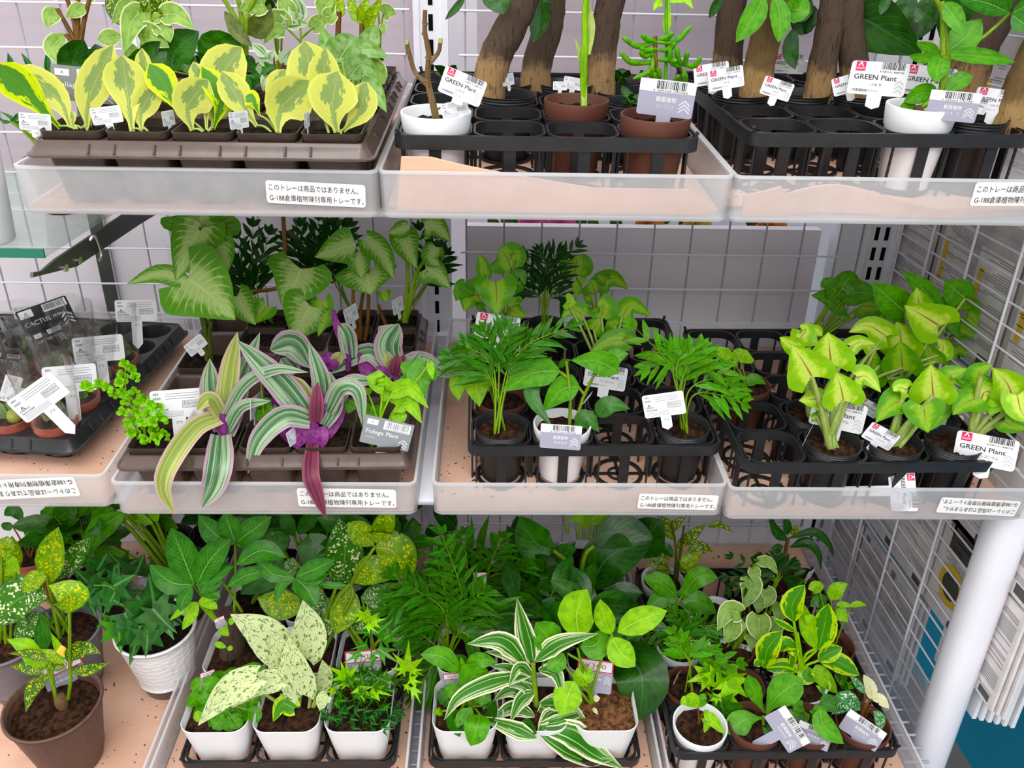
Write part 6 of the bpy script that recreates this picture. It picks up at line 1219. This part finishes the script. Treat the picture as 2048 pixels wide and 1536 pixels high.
for q in [(1080, 1020, 1125, 950), (1060, 1010, 965, 952), (1070, 1050, 1005, 1070), (1200, 690, 1185, 615), (1170, 665, 1082, 655), (1220, 700, 1290, 680), (1190, 720, 1250, 760), (1420, 970, 1420, 825), (1400, 975, 1328, 965), (1440, 975, 1505, 975), (1435, 1030, 1505, 1050), (1450, 1080, 1497, 1172), (1140, 1080, 1250, 1150), (1220, 1090, 1335, 1120), (1000, 1090, 935, 1110), (1410, 1060, 1425, 1110)]: fans(b, p, [q + ({'mat': 2, 'd': -.01, 'w': .6, 'notch': .42},)])
for q in [(1140, 880, 1055, 935), (1260, 860, 1372, 935), (1280, 800, 1365, 735), (1180, 830, 1105, 855), (1230, 900, 1180, 960), (1250, 760, 1320, 700), (1190, 760, 1130, 760), (1290, 1000, 1340, 1060)]: fans(b, p, [q + ({'mat': 1, 'd': 0, 'w': .6, 'notch': .42},)], sc=1.1)
for q in [(1190, 1300, 1215, 1000, 1200, 690), (1200, 1300, 1320, 1100, 1420, 970), (1150, 1300, 1100, 1100, 1075, 1010), (1160, 1300, 1120, 1200)]: stem(st, p, q, .0013, .0008)
part(p, 'foliage', [M['ivy'], M['ivy_green'], M['ltip']], b); part(p, 'stem', M['stem_dark'], st)
p = wsq(CG_B1, 0, 1, 'white square pot with a stubby grey money tree trunk and fans of leaves')
b = MB(); S = spline([G(p, 408, 1030), G(p, 412, 900), G(p, 415, 760), G(p, 395, 640)], 16); r0 = pxm(82, S[0])
b.tube(S, [r0 * lerp(1.02, .62, k / 16) * (1 + .04 * math.sin(k * 1.7)) for k in range(17)], 18); part(p, 'trunk', M['bark'], b)
PZ = dict(prof='ell', base=False, roll=8)
leaves(p, [(190, 488, 60, 470, -60, 370, 130), (195, 485, 130, 320, 65, 160, 165), (210, 485, 290, 340, 405, 225, 150), (210, 492, 300, 440, 420, 380, 90), (215, 500, 280, 520, 345, 560, 85), (185, 495, 140, 560, 115, 640, 80)], 'pach', stems=[(350, 720, 300, 640, 195, 490)], d=-.03, sr=.0014, **PZ)
leaves(p, [(425, 250, 320, 200, 220, 85, 130), (430, 245, 400, 160, 370, 70, 130), (438, 245, 520, 180, 640, 95, 140), (440, 370, 580, 290, 720, 330, 120, {'d': -.03}), (385, 498, 500, 430, 630, 405, 90, {'d': -.03}), (360, 470, 290, 480, 228, 535, 95, {'d': -.03}), (425, 380, 330, 410, 240, 530, 90), (435, 260, 520, 240, 600, 270, 80)], 'pach', name='leaf', stems=[(425, 660, 432, 400, 430, 250), (470, 640, 420, 560, 365, 475)], d=-.01, sr=.0016, **PZ)
leaves(p, [(215, 585, 140, 620, 55, 690, 42), (218, 590, 180, 660, 128, 745, 62), (222, 590, 290, 600, 330, 625, 50), (220, 585, 270, 565, 345, 560, 40), (380, 690, 360, 740, 395, 780, 55, {'d': -.035}), (390, 700, 430, 690, 40, {'d': -.035}), (380, 845, 340, 830, 310, 820, 36, {'d': -.035}), (385, 850, 420, 850, 30, {'d': -.035})], 'lime', stems=[(385, 850, 370, 780, 330, 710, 220, 590), (350, 700, 280, 640, 225, 590)], d=-.03, sr=.0018, smat='ltip', **PZ)
p = wsq(CG_B1, 1, 1, 'white square pot of yellow and white speckled leaves behind the marbled plant')
leaves(p, [(1070, 490, 1060, 620, 1005, 770, 165, {'d': .02}), (1110, 475, 1220, 400, 1345, 440, 165, {'d': .02, 'lean': .3}), (1235, 268, 1340, 300, 1450, 450, 235, {'d': .03, 'lean': .3}), (1248, 262, 1280, 160, 1335, 40, 125, {'d': .035}), (1225, 262, 1150, 190, 1075, 130, 135, {'d': .035, 'lean': .2}), (830, 590, 700, 600, 560, 565, 165, {'d': .02, 'mat': 0, 'lean': .2}), (1010, 500, 1060, 320, 1028, 108, 215, {'mat': 1, 'd': .04})], ['croton_y', 'dieff', 'dark'], prof='ell', base=False, stems=[(930, 860, 1000, 600, 1090, 480), (940, 860, 1100, 560, 1100, 470, 1235, 265), (930, 860, 900, 700, 830, 590), (935, 860, 960, 650, 1010, 500)], sr=.0022, roll=6)
p = wsq(CG_B1, 2, 1, 'pot of white speckled leaves behind the fine ivy', soil='dark_soil')
leaves(p, [(1310, 760, 1400, 760, 1450, 900, 190, {'d': 0}), (1060, 720, 1150, 680, 1280, 720, 150, {'d': .01}), (1150, 560, 1260, 560, 1340, 640, 150, {'d': .02}), (900, 480, 880, 580, 900, 680, 150, {'d': .03}), (960, 560, 990, 640, 960, 760, 130, {'d': .015}), (760, 330, 750, 380, 760, 440, 80, {'d': .06}), (1380, 620, 1450, 560, 1500, 620, 130, {'d': .02})], ['dieff', 'dark'], prof='ell', base=None, sr=.002)
p = wsq(CG_B1, 1, 2, 'pot with plain dark oval leaves behind the speckled ones', soil='dark_soil')
leaves(p, [(860, 190, 880, 270, 850, 385, 185, {'d': 0}), (640, 180, 660, 240, 640, 330, 150, {'d': .01}), (700, 330, 620, 420, 460, 540, 170, {'d': -.01}), (720, 300, 660, 230, 580, 300, 150, {'d': .02}), (770, 210, 730, 130, 700, 60, 80, {'d': .02}), (790, 200, 850, 120, 900, 60, 90, {'d': .02}), (960, 180, 1000, 120, 110, {'d': .03}), (560, 460, 620, 500, 700, 480, 120)], ['dark', 'pach'], prof='ell', base=None, sr=.0024)
p = wsq(CG_B1, 0, 2, 'pot with hand shaped leaves hanging over the marbled plant', soil='dark_soil')
leaves(p, [(780, 440, 880, 400, 1000, 345, 110), (785, 445, 880, 440, 965, 425, 100), (780, 450, 850, 520, 895, 615, 110), (775, 450, 700, 480, 660, 590, 60), (770, 445, 640, 420, 560, 330, 90), (775, 450, 800, 490, 830, 560, 90), (900, 480, 980, 490, 1080, 490, 40)], 'pach', stems=[(520, 640, 560, 560, 780, 450), (515, 640, 540, 560, 600, 520)], d=-.12, sr=.0016, **PZ)
for k, (i, j, lb) in enumerate([(2, 2, 'dark leafy plant behind the gold speckled leaves'), (0, 3, 'dark leafy plant at the back of the marbled plant tray, left corner'), (1, 3, 'dark leafy plant at the back of the marbled plant tray, centre'), (2, 3, 'dark leafy plant at the back of the marbled plant tray, right corner')]):
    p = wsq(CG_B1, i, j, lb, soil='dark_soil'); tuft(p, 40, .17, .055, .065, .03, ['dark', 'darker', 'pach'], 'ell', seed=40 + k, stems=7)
crop(*C1)
b = MB(); p = wsq(CG_B1, 0, 3, 'x') if 0 else p
plant_tag(1165, 955, .80, 205, 'price', 'white price label with a pink border between the ivy sprays', -3, 0, stake=.3)
plant_tag(275, 1020, .775, 85, 'price', 'price label with a pink border half hidden by the glossy oval leaves', -4, 15, stake=.3)
plant_tag(1365, 150, .99, 60, 'price', 'pink bordered label at the far back behind the speckled leaves', 0, 10, stake=.3)

# ================================================================ BOTTOM ROW, white square pots around the striped plant
crop(*C2)
p = wsq(CG_B2, 0, 0, 'white square pot with glossy wavy green leaves, left of the striped plant')
leaves(p, [(400, 990, 300, 900, 175, 885, 115, {'d': 0}), (440, 1000, 500, 920, 612, 930, 95, {'d': 0}), (410, 1070, 420, 980, 405, 900, 45, {'mat': 1, 'd': .005}), (430, 1090, 480, 1010, 555, 1060, 165, {'d': -.01}), (500, 1180, 450, 1120, 420, 1090, 110, {'d': 0}), (470, 1190, 430, 1260, 440, 1330, 110, {'d': -.02}), (515, 1225, 500, 1300, 462, 1410, 135, {'D': [-.03, -.05, -.058]}), (470, 1130, 520, 1120, 580, 1150, 110), (400, 1120, 360, 1100, 330, 1130, 100), (480, 1080, 540, 1040, 600, 1060, 100, {'d': .006}), (350, 1260, 380, 1300, 420, 1310, 80, {'d': -.02}), (400, 1210, 370, 1270, 400, 1358, 100, {'mat': 2, 'd': -.012}), (380, 1190, 330, 1130, 285, 1170, 110, {'mat': 2}), (530, 1180, 570, 1200, 590, 1270, 100, {'mat': 2}), (300, 1210, 250, 1225, 45, {'mat': 1}), (430, 970, 400, 930, 340, 940, 90, {'mat': 2, 'd': .015})], ['mid', 'lime', 'dark'], prof='ell', base=None, smat='stem', sr=.0016, wave=.12, fold=.2)
p = wsq(CG_B2, 1, 0, 'white square pot with the arching white striped sword leaves')
leaves(p, [(820, 950, 770, 760, 728, 562, 120, {'d': .004}), (780, 940, 640, 810, 442, 825, 125, {'lean': .3}), (830, 925, 970, 820, 1195, 765, 105, {'lean': .3}), (800, 960, 690, 890, 545, 870, 80, {'d': .004}), (820, 1000, 600, 1040, 400, 1130, 310, 1262, 100, {'dd': -.05}), (850, 1300, 1040, 1340, 1190, 1450, 1340, 1545, 150, {'dd': -.06}), (850, 1330, 1000, 1420, 1150, 1490, 1280, 1490, 100, {'dd': -.055}), (840, 1365, 700, 1310, 508, 1240, 95, {'dd': -.02}), (850, 970, 950, 990, 995, 1145, 85, {'dd': -.02}), (830, 1100, 750, 1150, 688, 1275, 90, {'dd': -.025}), (820, 1010, 740, 960, 680, 1070, 70, {'dd': -.02}), (850, 1170, 1000, 1170, 1170, 1335, 100, {'dd': -.03}), (830, 1240, 700, 1190, 565, 1275, 90, {'dd': -.02}), (850, 1330, 940, 1230, 1065, 1275, 95, {'dd': -.02}), (830, 1150, 700, 1090, 590, 1150, 85), (845, 1220, 920, 1160, 1030, 1170, 60), (820, 1050, 690, 970, 570, 950, 70), (850, 1290, 1000, 1250, 1180, 1200, 60), (830, 1120, 760, 1060, 640, 1060, 70), (840, 1340, 780, 1290, 760, 1310, 70, {'mat': 1})], ['drac2', 'dark'], prof='lance', base=False, smat='stem', sr=.0032, fold=.22, nl=14, roll=5, stems=[(840, 1370, 835, 1150, 820, 940)])
p = wsq(CG_B2, 2, 0, 'white square pot of brown fibre with lime hand shaped leaves and a price label', soil='coir', fill=.9)
leaves(p, [(1090, 800, 1070, 650, 1132, 512, 205, {'d': .005}), (1268, 772, 1230, 680, 1205, 568, 115), (1305, 758, 1430, 690, 1588, 635, 150, {'lean': .2}), (1268, 785, 1320, 870, 1405, 955, 150), (1090, 840, 1180, 830, 1225, 740, 160, {'mat': 1, 'd': .006}), (970, 860, 900, 780, 835, 700, 170, {'mat': 1, 'd': .01}), (1060, 1040, 1020, 1120, 975, 1238, 165, {'d': -.012}), (1065, 1065, 1110, 1010, 1168, 1030, 110, {'d': -.005}), (960, 990, 920, 930, 890, 880, 130, {'mat': 1, 'd': .006}), (1000, 880, 960, 930, 900, 970, 110, {'mat': 1})], ['lime', 'mid'], prof='ell', base=False, smat='stem', sr=.0016, wave=.06, stems=[(1160, 1190, 1150, 1120, 1040, 1000, 960, 880), (1155, 1180, 1080, 1080, 1060, 1050), (1165, 1190, 1150, 1130, 1230, 860, 1275, 775), (1165, 1190, 1110, 1000, 1075, 850), (1160, 1190, 1120, 960, 1020, 880)])
b = MB()
for L in [(1165, 1140, 1205, 1135, 40), (1165, 1190, 1190, 1230, 25)]: lf(b, p, L)
part(p, 'bud', M['cream'], b)
p = wsq(CG_B2, 0, 1, 'pot with a big spray of dark green palm fronds behind the wavy leaves', soil='dark_soil', name='potted_palm')
def bigpalm(p, L, mat, ll=.066, lw=.0075, n=9, t0=.35):
    b = MB()
    for q in L:
        o = q[-1] if isinstance(q[-1], dict) else {}; q = [x for x in q if not isinstance(x, dict)]; n2 = len(q) // 2
        frond(b, [G(p, q[2 * a], q[2 * a + 1], o.get('d', 0) - .012 * a) for a in range(n2)], n, ll, lw, 50, .35, t0, 0, 1, .0013, 6)
    part(p, 'fronds', [M[mat], M['stem']], b)
bigpalm(p, [(320, 880, 310, 640, 130, 500), (330, 880, 330, 620, 270, 330), (335, 880, 410, 560, 300, 200), (340, 880, 250, 700, 0, 640), (330, 880, 200, 640, 20, 420), (350, 880, 500, 660, 690, 700), (320, 900, 220, 800, 130, 740), (345, 880, 420, 640, 540, 520), (330, 900, 260, 930, 180, 1060), (340, 880, 400, 760, 480, 800), (330, 860, 150, 560, 60, 560), (300, 880, 280, 980, 260, 1080)], 'palm')
p = wsq(CG_B2, 0, 2, 'pot with tall dark palm fronds reaching the striped plant from behind', soil='dark_soil', name='potted_palm')
bigpalm(p, [(520, 740, 450, 420, 420, 200), (520, 740, 530, 480, 770, 380), (525, 740, 620, 540, 870, 500), (510, 740, 480, 460, 330, 260), (520, 740, 560, 420, 640, 220), (530, 740, 640, 600, 900, 540), (500, 740, 420, 520, 200, 450), (520, 740, 600, 620, 660, 680)], 'palm', .064, .0078)
p = wsq(CG_B2, 0, 3, 'white square pot at the back with upright sword leaves and small speckled leaves', soil='dark_soil')
leaves(p, [(505, 320, 530, 200, 570, 85, 50), (460, 320, 470, 200, 465, 80, 26), (300, 200, 340, 120, 370, 60, 110, {'mat': 1}), (380, 160, 300, 60, 260, -20, 120, {'mat': 1}), (200, 190, 250, 180, 310, 190, 80, {'mat': 1}), (100, 180, 60, 240, 90, {'mat': 1})], ['mid', 'darker'], prof='lance', base=None)
p = wsq(CG_B2, 1, 3, 'white square pot at the back with tiny speckled leaves', soil='dark_soil'); crop(*C2)
tuft(p, 30, .05, .035, .022, .012, ['croton', 'darker'], 'ell', seed=61, stems=7)
p = wsq(CG_B2, 2, 3, 'white square pot at the back with pale stalks and lime leaves under the tray', soil='dark_soil')
leaves(p, [(1150, 110, 1100, 100, 1020, 110, 90), (1150, 110, 1210, 90, 1280, 110, 90), (1100, 120, 1150, 130, 80), (1200, 120, 1300, 110, 60)], 'lime', prof='cord', base=False, smat='stem_pale', sr=.0026, stems=[(1080, 220, 1070, 120), (1110, 220, 1110, 110), (1140, 225, 1150, 110), (1170, 220, 1180, 120), (1190, 215, 1200, 130), (1015, 190, 1010, 110)])
p = wsq(CG_B2, 2, 2, 'pot with very large leathery dark leaves behind the lime hand shaped ones', soil='dark_soil')
leaves(p, [(940, 295, 830, 240, 745, 92, 205, {'d': .01, 'mat': 1}), (1038, 490, 900, 450, 780, 340, 200, {'d': -.01, 'mat': 1}), (1168, 262, 1320, 180, 1508, 215, 185, {'d': .01}), (1145, 522, 1250, 330, 1505, 225, 270, {'d': -.01}), (1420, 330, 1460, 230, 1560, 110, 240, {'d': .03}), (1225, 600, 1330, 530, 1450, 535, 115), (1300, 830, 1440, 1000, 1430, 1262, 260, {'D': [-.09, -.15, -.175]}), (760, 560, 850, 600, 960, 580, 190, {'d': -.01}), (1560, 300, 1600, 250, 120, {'d': .02}), (1280, 660, 1360, 640, 1440, 700, 150), (780, 480, 720, 430, 670, 440, 100), (1000, 420, 1060, 440, 1110, 420, 120)], ['darker', 'dark'], prof='ell', base=False, sr=.003, smat='stem', stems=[(1060, 620, 1050, 400, 940, 290), (1060, 620, 1040, 490), (1070, 620, 1110, 340, 1170, 262), (1075, 620, 1140, 525), (1080, 640, 1220, 600), (1080, 640, 1240, 760, 1300, 830), (1080, 620, 1250, 420, 1420, 330)], roll=6, nl=12)
for k, (i, j, lb) in enumerate([(1, 1, 'dark leafy plant hidden behind the striped sword leaves'), (2, 1, 'dark leafy plant behind the brown fibre pot'), (1, 2, 'dark leafy plant under the tall palm fronds')]):
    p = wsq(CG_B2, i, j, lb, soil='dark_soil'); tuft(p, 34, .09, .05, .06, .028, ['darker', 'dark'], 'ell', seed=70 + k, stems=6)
plant_tag(1172, 1008, .745 + .03, 205, 'price', 'grey label with a pink bordered price standing in the brown fibre pot', -1, 0, stake=.2)
plant_tag(355, 1040, .745 + .03, 100, 'price', 'lavender label with a pink top behind the wavy green leaves', -2, 10, stake=.25)
plant_tag(515, 450, .90, 75, 'price', 'small price label with a pink edge among the palm fronds', 3, 0, stake=.3)
plant_tag(850, 690, .87, 105, 'price', 'price label with a pink border behind the striped plant, half covered by leaves', -4, 0, stake=.3)
plant_tag(1165, 865, .86, 110, 'grey', 'barcode label behind the pink bordered price label', -4, 0, sub='k', stake=.2)

# ================================================================ BOTTOM ROW, right carrier of small pots
crop(*C3)
p = inpot(CG_B3, 0, 4, 'white', 'yellow speckled croton in a white pot at the back left of the right carrier', .031, .07)
leaves(p, [(300, 260, 360, 200, 440, 130, 70), (330, 300, 400, 260, 480, 300, 60), (250, 180, 270, 130, 330, 90, 50), (440, 150, 520, 140, 600, 188, 45), (240, 180, 200, 130, 170, 90, 70), (260, 230, 220, 170, 250, 110, 60), (280, 340, 340, 350, 420, 290, 100, {'mat': 1}), (250, 330, 200, 280, 160, 300, 60), (270, 280, 310, 230, 330, 200, 50), (230, 400, 160, 370, 90, 370, 60), (240, 410, 180, 420, 100, 410, 50), (260, 400, 330, 390, 400, 420, 60), (280, 380, 350, 360, 60, {'mat': 1}), (230, 350, 160, 330, 100, 340, 50)], ['croton', 'croton_y'], prof='lance', base=False, smat='stem_dark', stems=[(255, 470, 265, 300, 240, 130), (265, 470, 290, 300, 310, 150)], sr=.0018)
p = inpot(CG_B3, 0, 3, 'white', 'plant with large glossy wrinkled leaves in a white pot, fourth row of the right carrier', .0305, .068)
leaves(p, [(270, 555, 180, 480, 75, 448, 115), (305, 545, 390, 440, 503, 445, 115), (270, 570, 190, 560, 92, 620, 110), (300, 590, 380, 580, 495, 650, 125), (290, 560, 330, 510, 60)], 'mid', prof='ell', base=None, smat='stem', sr=.0015, wave=.06)
p = inpot(CG_B3, 2, 4, 'brown', 'dark dracaena with arching leaves in a brown pot before the slotted upright', .0315, .068, dx=.02, dy=-.004, name='potted_dracaena')
leaves(p, [(910, 220, 1050, 180, 1130, 240, 1172, 330, 50, {'dd': -.01}), (915, 270, 1020, 250, 1080, 310, 1095, 405, 52, {'dd': -.015}), (900, 230, 840, 180, 795, 80, 62), (900, 200, 900, 140, 880, 70, 50), (880, 270, 840, 265, 815, 280, 30), (930, 260, 1000, 230, 1060, 230, 40), (930, 200, 960, 140, 50, {'mat': 1})], ['darker', 'croton'], prof='lance', base=False, smat='stem_brown', sr=.0028, stems=[(870, 440, 880, 360, 905, 220)], fold=.25, nl=12)
p = inpot(CG_B3, 2, 3, 'brown', 'small dark palm in a brown pot before the dracaena', .0305, .068, name='potted_palm')
seedpalm(None, 0, 0, [(830, 460, 780, 420, 590, 330), (840, 450, 820, 400, 740, 330), (850, 450, 870, 390, 930, 360), (840, 470, 760, 440, 560, 440), (850, 470, 880, 440, 930, 470), (830, 470, 720, 470, 580, 520), (845, 440, 830, 380, 840, 310)], '', 'palm_d', .035, .006, base=p, n=6)
p = inpot(CG_B3, 1, 3, 'white', 'trailing plant with cream edged heart leaves in a white pot, right carrier', .031, .066)
leaves(p, [(690, 445, 690, 520, 650, 628, 130), (705, 390, 715, 430, 712, 470, 75), (740, 350, 800, 360, 845, 425, 70), (735, 535, 740, 600, 730, 650, 75), (780, 510, 800, 560, 770, 620, 85), (860, 590, 860, 650, 830, 700, 95), (890, 545, 900, 580, 880, 600, 50)], ['pep_edge'], prof='cord', base=False, smat='stem', stems=[(690, 690, 680, 560, 700, 400, 745, 345), (720, 690, 760, 560, 790, 510), (740, 690, 820, 620, 870, 590)], sr=.0014)
p = inpot(CG_B3, 1, 2, 'brown', 'trailing plant with round cream edged leaves in a brown pot, right carrier', .031, .068, dx=.004)
leaves(p, [(630, 650, 560, 640, 500, 750, 125), (600, 700, 580, 760, 540, 820, 110), (740, 660, 740, 740, 760, 820, 145), (680, 760, 700, 800, 690, 865, 80), (620, 700, 640, 730, 635, 760, 50), (700, 690, 720, 720, 700, 770, 70), (800, 690, 840, 740, 830, 790, 90)], 'pep_edge', prof='cord', base=None, smat='stem', sr=.0014)
p = inpot(CG_B3, 0, 2, 'white', 'bluish green palm in a white pot, third row at the left of the right carrier', .0315, .07, name='potted_palm')
seedpalm(None, 0, 0, [(280, 800, 220, 740, 60, 780), (280, 800, 230, 800, 90, 900), (290, 790, 300, 720, 250, 640), (300, 790, 400, 720, 500, 740), (310, 800, 460, 720, 640, 700), (280, 810, 230, 860, 180, 960), (290, 790, 340, 720, 340, 640), (310, 810, 420, 790, 600, 800), (290, 820, 300, 870, 350, 940)], '', 'palm', .038, .007, base=p, n=6)
p = inpot(CG_B3, 2, 1, 'white', 'tall plant with lime edged variegated leaves in a white pot, right of centre', .0315, .066, dx=.012)
leaves(p, [(940, 700, 930, 600, 1002, 485, 125), (1065, 855, 1020, 740, 985, 580, 85, {'mat': 1}), (1078, 858, 1110, 740, 1137, 592, 140), (770, 965, 790, 850, 872, 752, 125), (965, 985, 880, 950, 785, 975, 85), (1080, 925, 1140, 880, 1217, 845, 95), (1090, 930, 1190, 930, 1315, 1005, 115), (910, 880, 930, 850, 950, 900, 70), (950, 755, 890, 720, 818, 680, 40), (1040, 980, 1090, 1000, 1190, 1110, 100, {'mat': 1}), (1080, 1040, 1110, 1060, 1100, 1110, 80), (1030, 960, 1010, 1010, 1060, 1040, 90), (920, 1000, 935, 900, 930, 830, 40), (760, 950, 740, 930, 710, 950, 50), (1060, 700, 1000, 660, 60, {'mat': 1}), (870, 870, 890, 820, 960, 850, 80)], ['variegreen', 'lime'], prof='ell', base=False, smat='ltip', sr=.0017, stems=[(980, 1060, 985, 950, 1070, 860), (985, 1050, 960, 850, 940, 700), (980, 1060, 1000, 960, 1080, 920), (975, 1060, 980, 900, 960, 760), (980, 1000, 900, 960, 780, 960), (985, 1050, 1000, 900, 1065, 850)], wave=.05)
p = inpot(CG_B3, 3, 2, 'brown', 'brown pot of green arrow leaves beside the side grid', .0315, .07, dx=.004)
leaves(p, [(1150, 575, 1190, 510, 1248, 480, 85), (1090, 530, 1060, 500, 1020, 510, 85), (1260, 610, 1310, 595, 1358, 605, 36), (1170, 640, 1210, 660, 1250, 700, 80), (1120, 600, 1080, 580, 1030, 610, 90, {'mat': 1}), (1180, 600, 1230, 600, 1280, 610, 36), (1140, 620, 1100, 640, 1060, 630, 80, {'mat': 1})], ['lime', 'dark'], prof='ovate', base=None, smat='stem', sr=.0012)
p = inpot(CG_B3, 0, 1, 'brown', 'palm seedling in a brown pot, second row at the left of the right carrier', .031, .064, name='potted_palm')
seedpalm(None, 0, 0, [(345, 950, 320, 880, 250, 760), (345, 950, 360, 880, 480, 880), (345, 940, 420, 900, 610, 930), (350, 940, 400, 900, 560, 960), (345, 950, 300, 860, 280, 800)], '', 'palm_b', .04, .009, base=p, n=4, t0=.55)
b = MB(); fans(b, p, [(450, 1000, 330, 1045, {'d': -.01}), (440, 1040, 400, 1100, {'d': -.012}), (470, 980, 430, 940, {'d': -.005})], 0); part(p, 'ivy_sprig', M['lime'], b)
p = inpot(CG_B3, 1, 1, 'brown', 'lime ivy in a brown pot, second row of the right carrier', .0305, .064)
b = MB(); fans(b, p, [(570, 1035, 680, 1138, {'d': -.02, 'lobes': IV7}), (590, 1020, 600, 960, {'d': -.015}), (530, 1110, 655, 1205, {'d': -.03, 'lobes': IVY}), (530, 1060, 500, 1000, {'d': -.02}), (480, 1010, 420, 1000, {'d': -.02}), (520, 1150, 548, 1340, {'d': -.035, 'mat': 1, 'w': .6}), (600, 1180, 570, 1250, {'d': -.01, 'mat': 1}), (500, 1120, 490, 1180, {'d': -.03, 'mat': 0})])
st = MB(); stem(st, p, (560, 1120, 560, 1060, 570, 1035), .0012); stem(st, p, (550, 1120, 530, 1000, 490, 945, 460, 960), .0013, .001); part(p, 'foliage', [M['ltip'], M['ivy_green']], b); part(p, 'stem', M['stem'], st)
p = inpot(CG_B3, 0, 0, 'white', 'white pot with a tiny lobed sprout at the front left corner of the right carrier', .0325, .07)
leaves(p, [(390, 1190, 360, 1140, 325, 1115, 70), (380, 1190, 330, 1150, 290, 1170, 60), (400, 1190, 420, 1140, 440, 1140, 60, {'mat': 1}), (430, 1260, 460, 1250, 540, 1340, 70, {'d': -.015}), (410, 1250, 440, 1280, 425, 1335, 40), (420, 1230, 460, 1220, 45)], ['lime', 'mid'], prof='ell', base=False, smat='stem_brown', sr=.0012, stems=[(390, 1310, 395, 1250, 390, 1190), (395, 1300, 410, 1230, 430, 1240)], wave=.15)
p = inpot(CG_B3, 1, 0, 'brown', 'brown pot with four thick spoon leaves at the front of the right carrier', .032, .07)
leaves(p, [(640, 1270, 600, 1220, 565, 1160, 120, {'mat': 1, 'd': .01}), (770, 1220, 720, 1120, 678, 1003, 92), (780, 1225, 850, 1120, 990, 1025, 170), (755, 1250, 660, 1260, 553, 1335, 135), (800, 1235, 880, 1225, 985, 1215, 42), (760, 1300, 780, 1320, 810, 1310, 60, {'mat': 1})], ['mid', 'dark'], prof='obov', base=False, smat='stem', sr=.002, stems=[(765, 1330, 765, 1240)], wave=0, roll=5)
p = inpot(CG_B3, 2, 0, 'brown', 'brown pot with drooping narrow leaves and a label, front of the right carrier, third pot', .0315, .068)
leaves(p, [(1090, 1190, 1110, 1290, 1225, 1398, 115, {'d': -.02}), (1060, 1180, 1080, 1220, 1050, 1260, 90, {'d': -.01}), (1110, 1110, 1140, 1160, 1180, 1210, 100, {'mat': 1}), (1000, 1210, 960, 1180, 990, 1150, 60), (1010, 1230, 960, 1250, 930, 1310, 80, {'mat': 1}), (1030, 1230, 990, 1250, 985, 1310, 70), (1000, 1260, 970, 1240, 45)], ['mid', 'dark'], prof='ell', base=None, smat='stem', sr=.0013)
p = inpot(CG_B3, 3, 0, 'brown', 'brown pot with silver speckled and cream leaves at the front right corner', .0325, .068)
leaves(p, [(1320, 1205, 1240, 1150, 1158, 1228, 110, {'lean': .4}), (1345, 1110, 1310, 1060, 1262, 1000, 45), (1380, 1145, 1380, 1080, 1338, 1000, 68, {'mat': 1}), (1392, 1150, 1430, 1140, 1485, 1195, 62, {'mat': 1}), (1395, 1210, 1430, 1250, 1430, 1325, 62, {'d': -.01})], ['pilea', 'cream'], prof='ell', base=False, smat='stem_brown', sr=.0012, stems=[(1325, 1270, 1350, 1180, 1385, 1140), (1330, 1270, 1340, 1190, 1345, 1110), (1335, 1270, 1325, 1210), (1335, 1270, 1370, 1200, 1395, 1210)], wave=.06)
for k, (i, j, lb) in enumerate([(3, 4, 'low dark leafy pot at the back right of the bottom carrier'), (3, 1, 'low leafy pot behind the silver and cream leaves')]):
    p = inpot(CG_B3, i, j, 'brown', lb, .03, .062); tuft(p, 8, .02, .018, .02, .011, ['dark', 'mid'], seed=80 + k, stems=4)
plant_tag(385, 850, .85, 150, 'grey', 'dark grey label in the white pot of the bluish palm', 8, 0, sub='k', stake=.2)
plant_tag(600, 868, .855, 185, 'grey', 'white and grey barcode label in the pot of round cream edged leaves', -3, 0, sub='k', stake=.2)
plant_tag(870, 1040, .80, 110, 'grey', 'barcode label hidden in the white pot of the tall lime edged plant', -6, 0, sub='k', stake=.2)
plant_tag(1000, 1100, .80, 70, 'grey', 'dark label peeping out under the lime edged leaves', -10, 10, sub='k', stake=.2)
plant_tag(900, 1315, .699, 235, 'grey', 'lavender barcode label lying tilted across the third brown pot in front', -42, 0, sub='k', stake=.75)
plant_tag(1052, 1352, .706, 185, 'grey', 'lavender barcode label upright in the third brown pot in front', -3, 0, sub='k', stake=.15)
plant_tag(1332, 1320, .709, 222, 'grey', 'lavender barcode label tilted in the pot of silver and cream leaves', -14, 0, sub='r', stake=.15)
plant_tag(270, 1015, .80, 110, 'back', 'thin white label edge on in the palm seedling pot, right carrier', -14, 80, stake=.5)
plant_tag(1215, 810, .88, 110, 'back', 'thin white label edge on beside the side grid', -3, 84, stake=.5)
plant_tag(1030, 430, .985, 110, 'back', 'grey label edge on behind the dracaena pot', -12, 74, stake=.3)
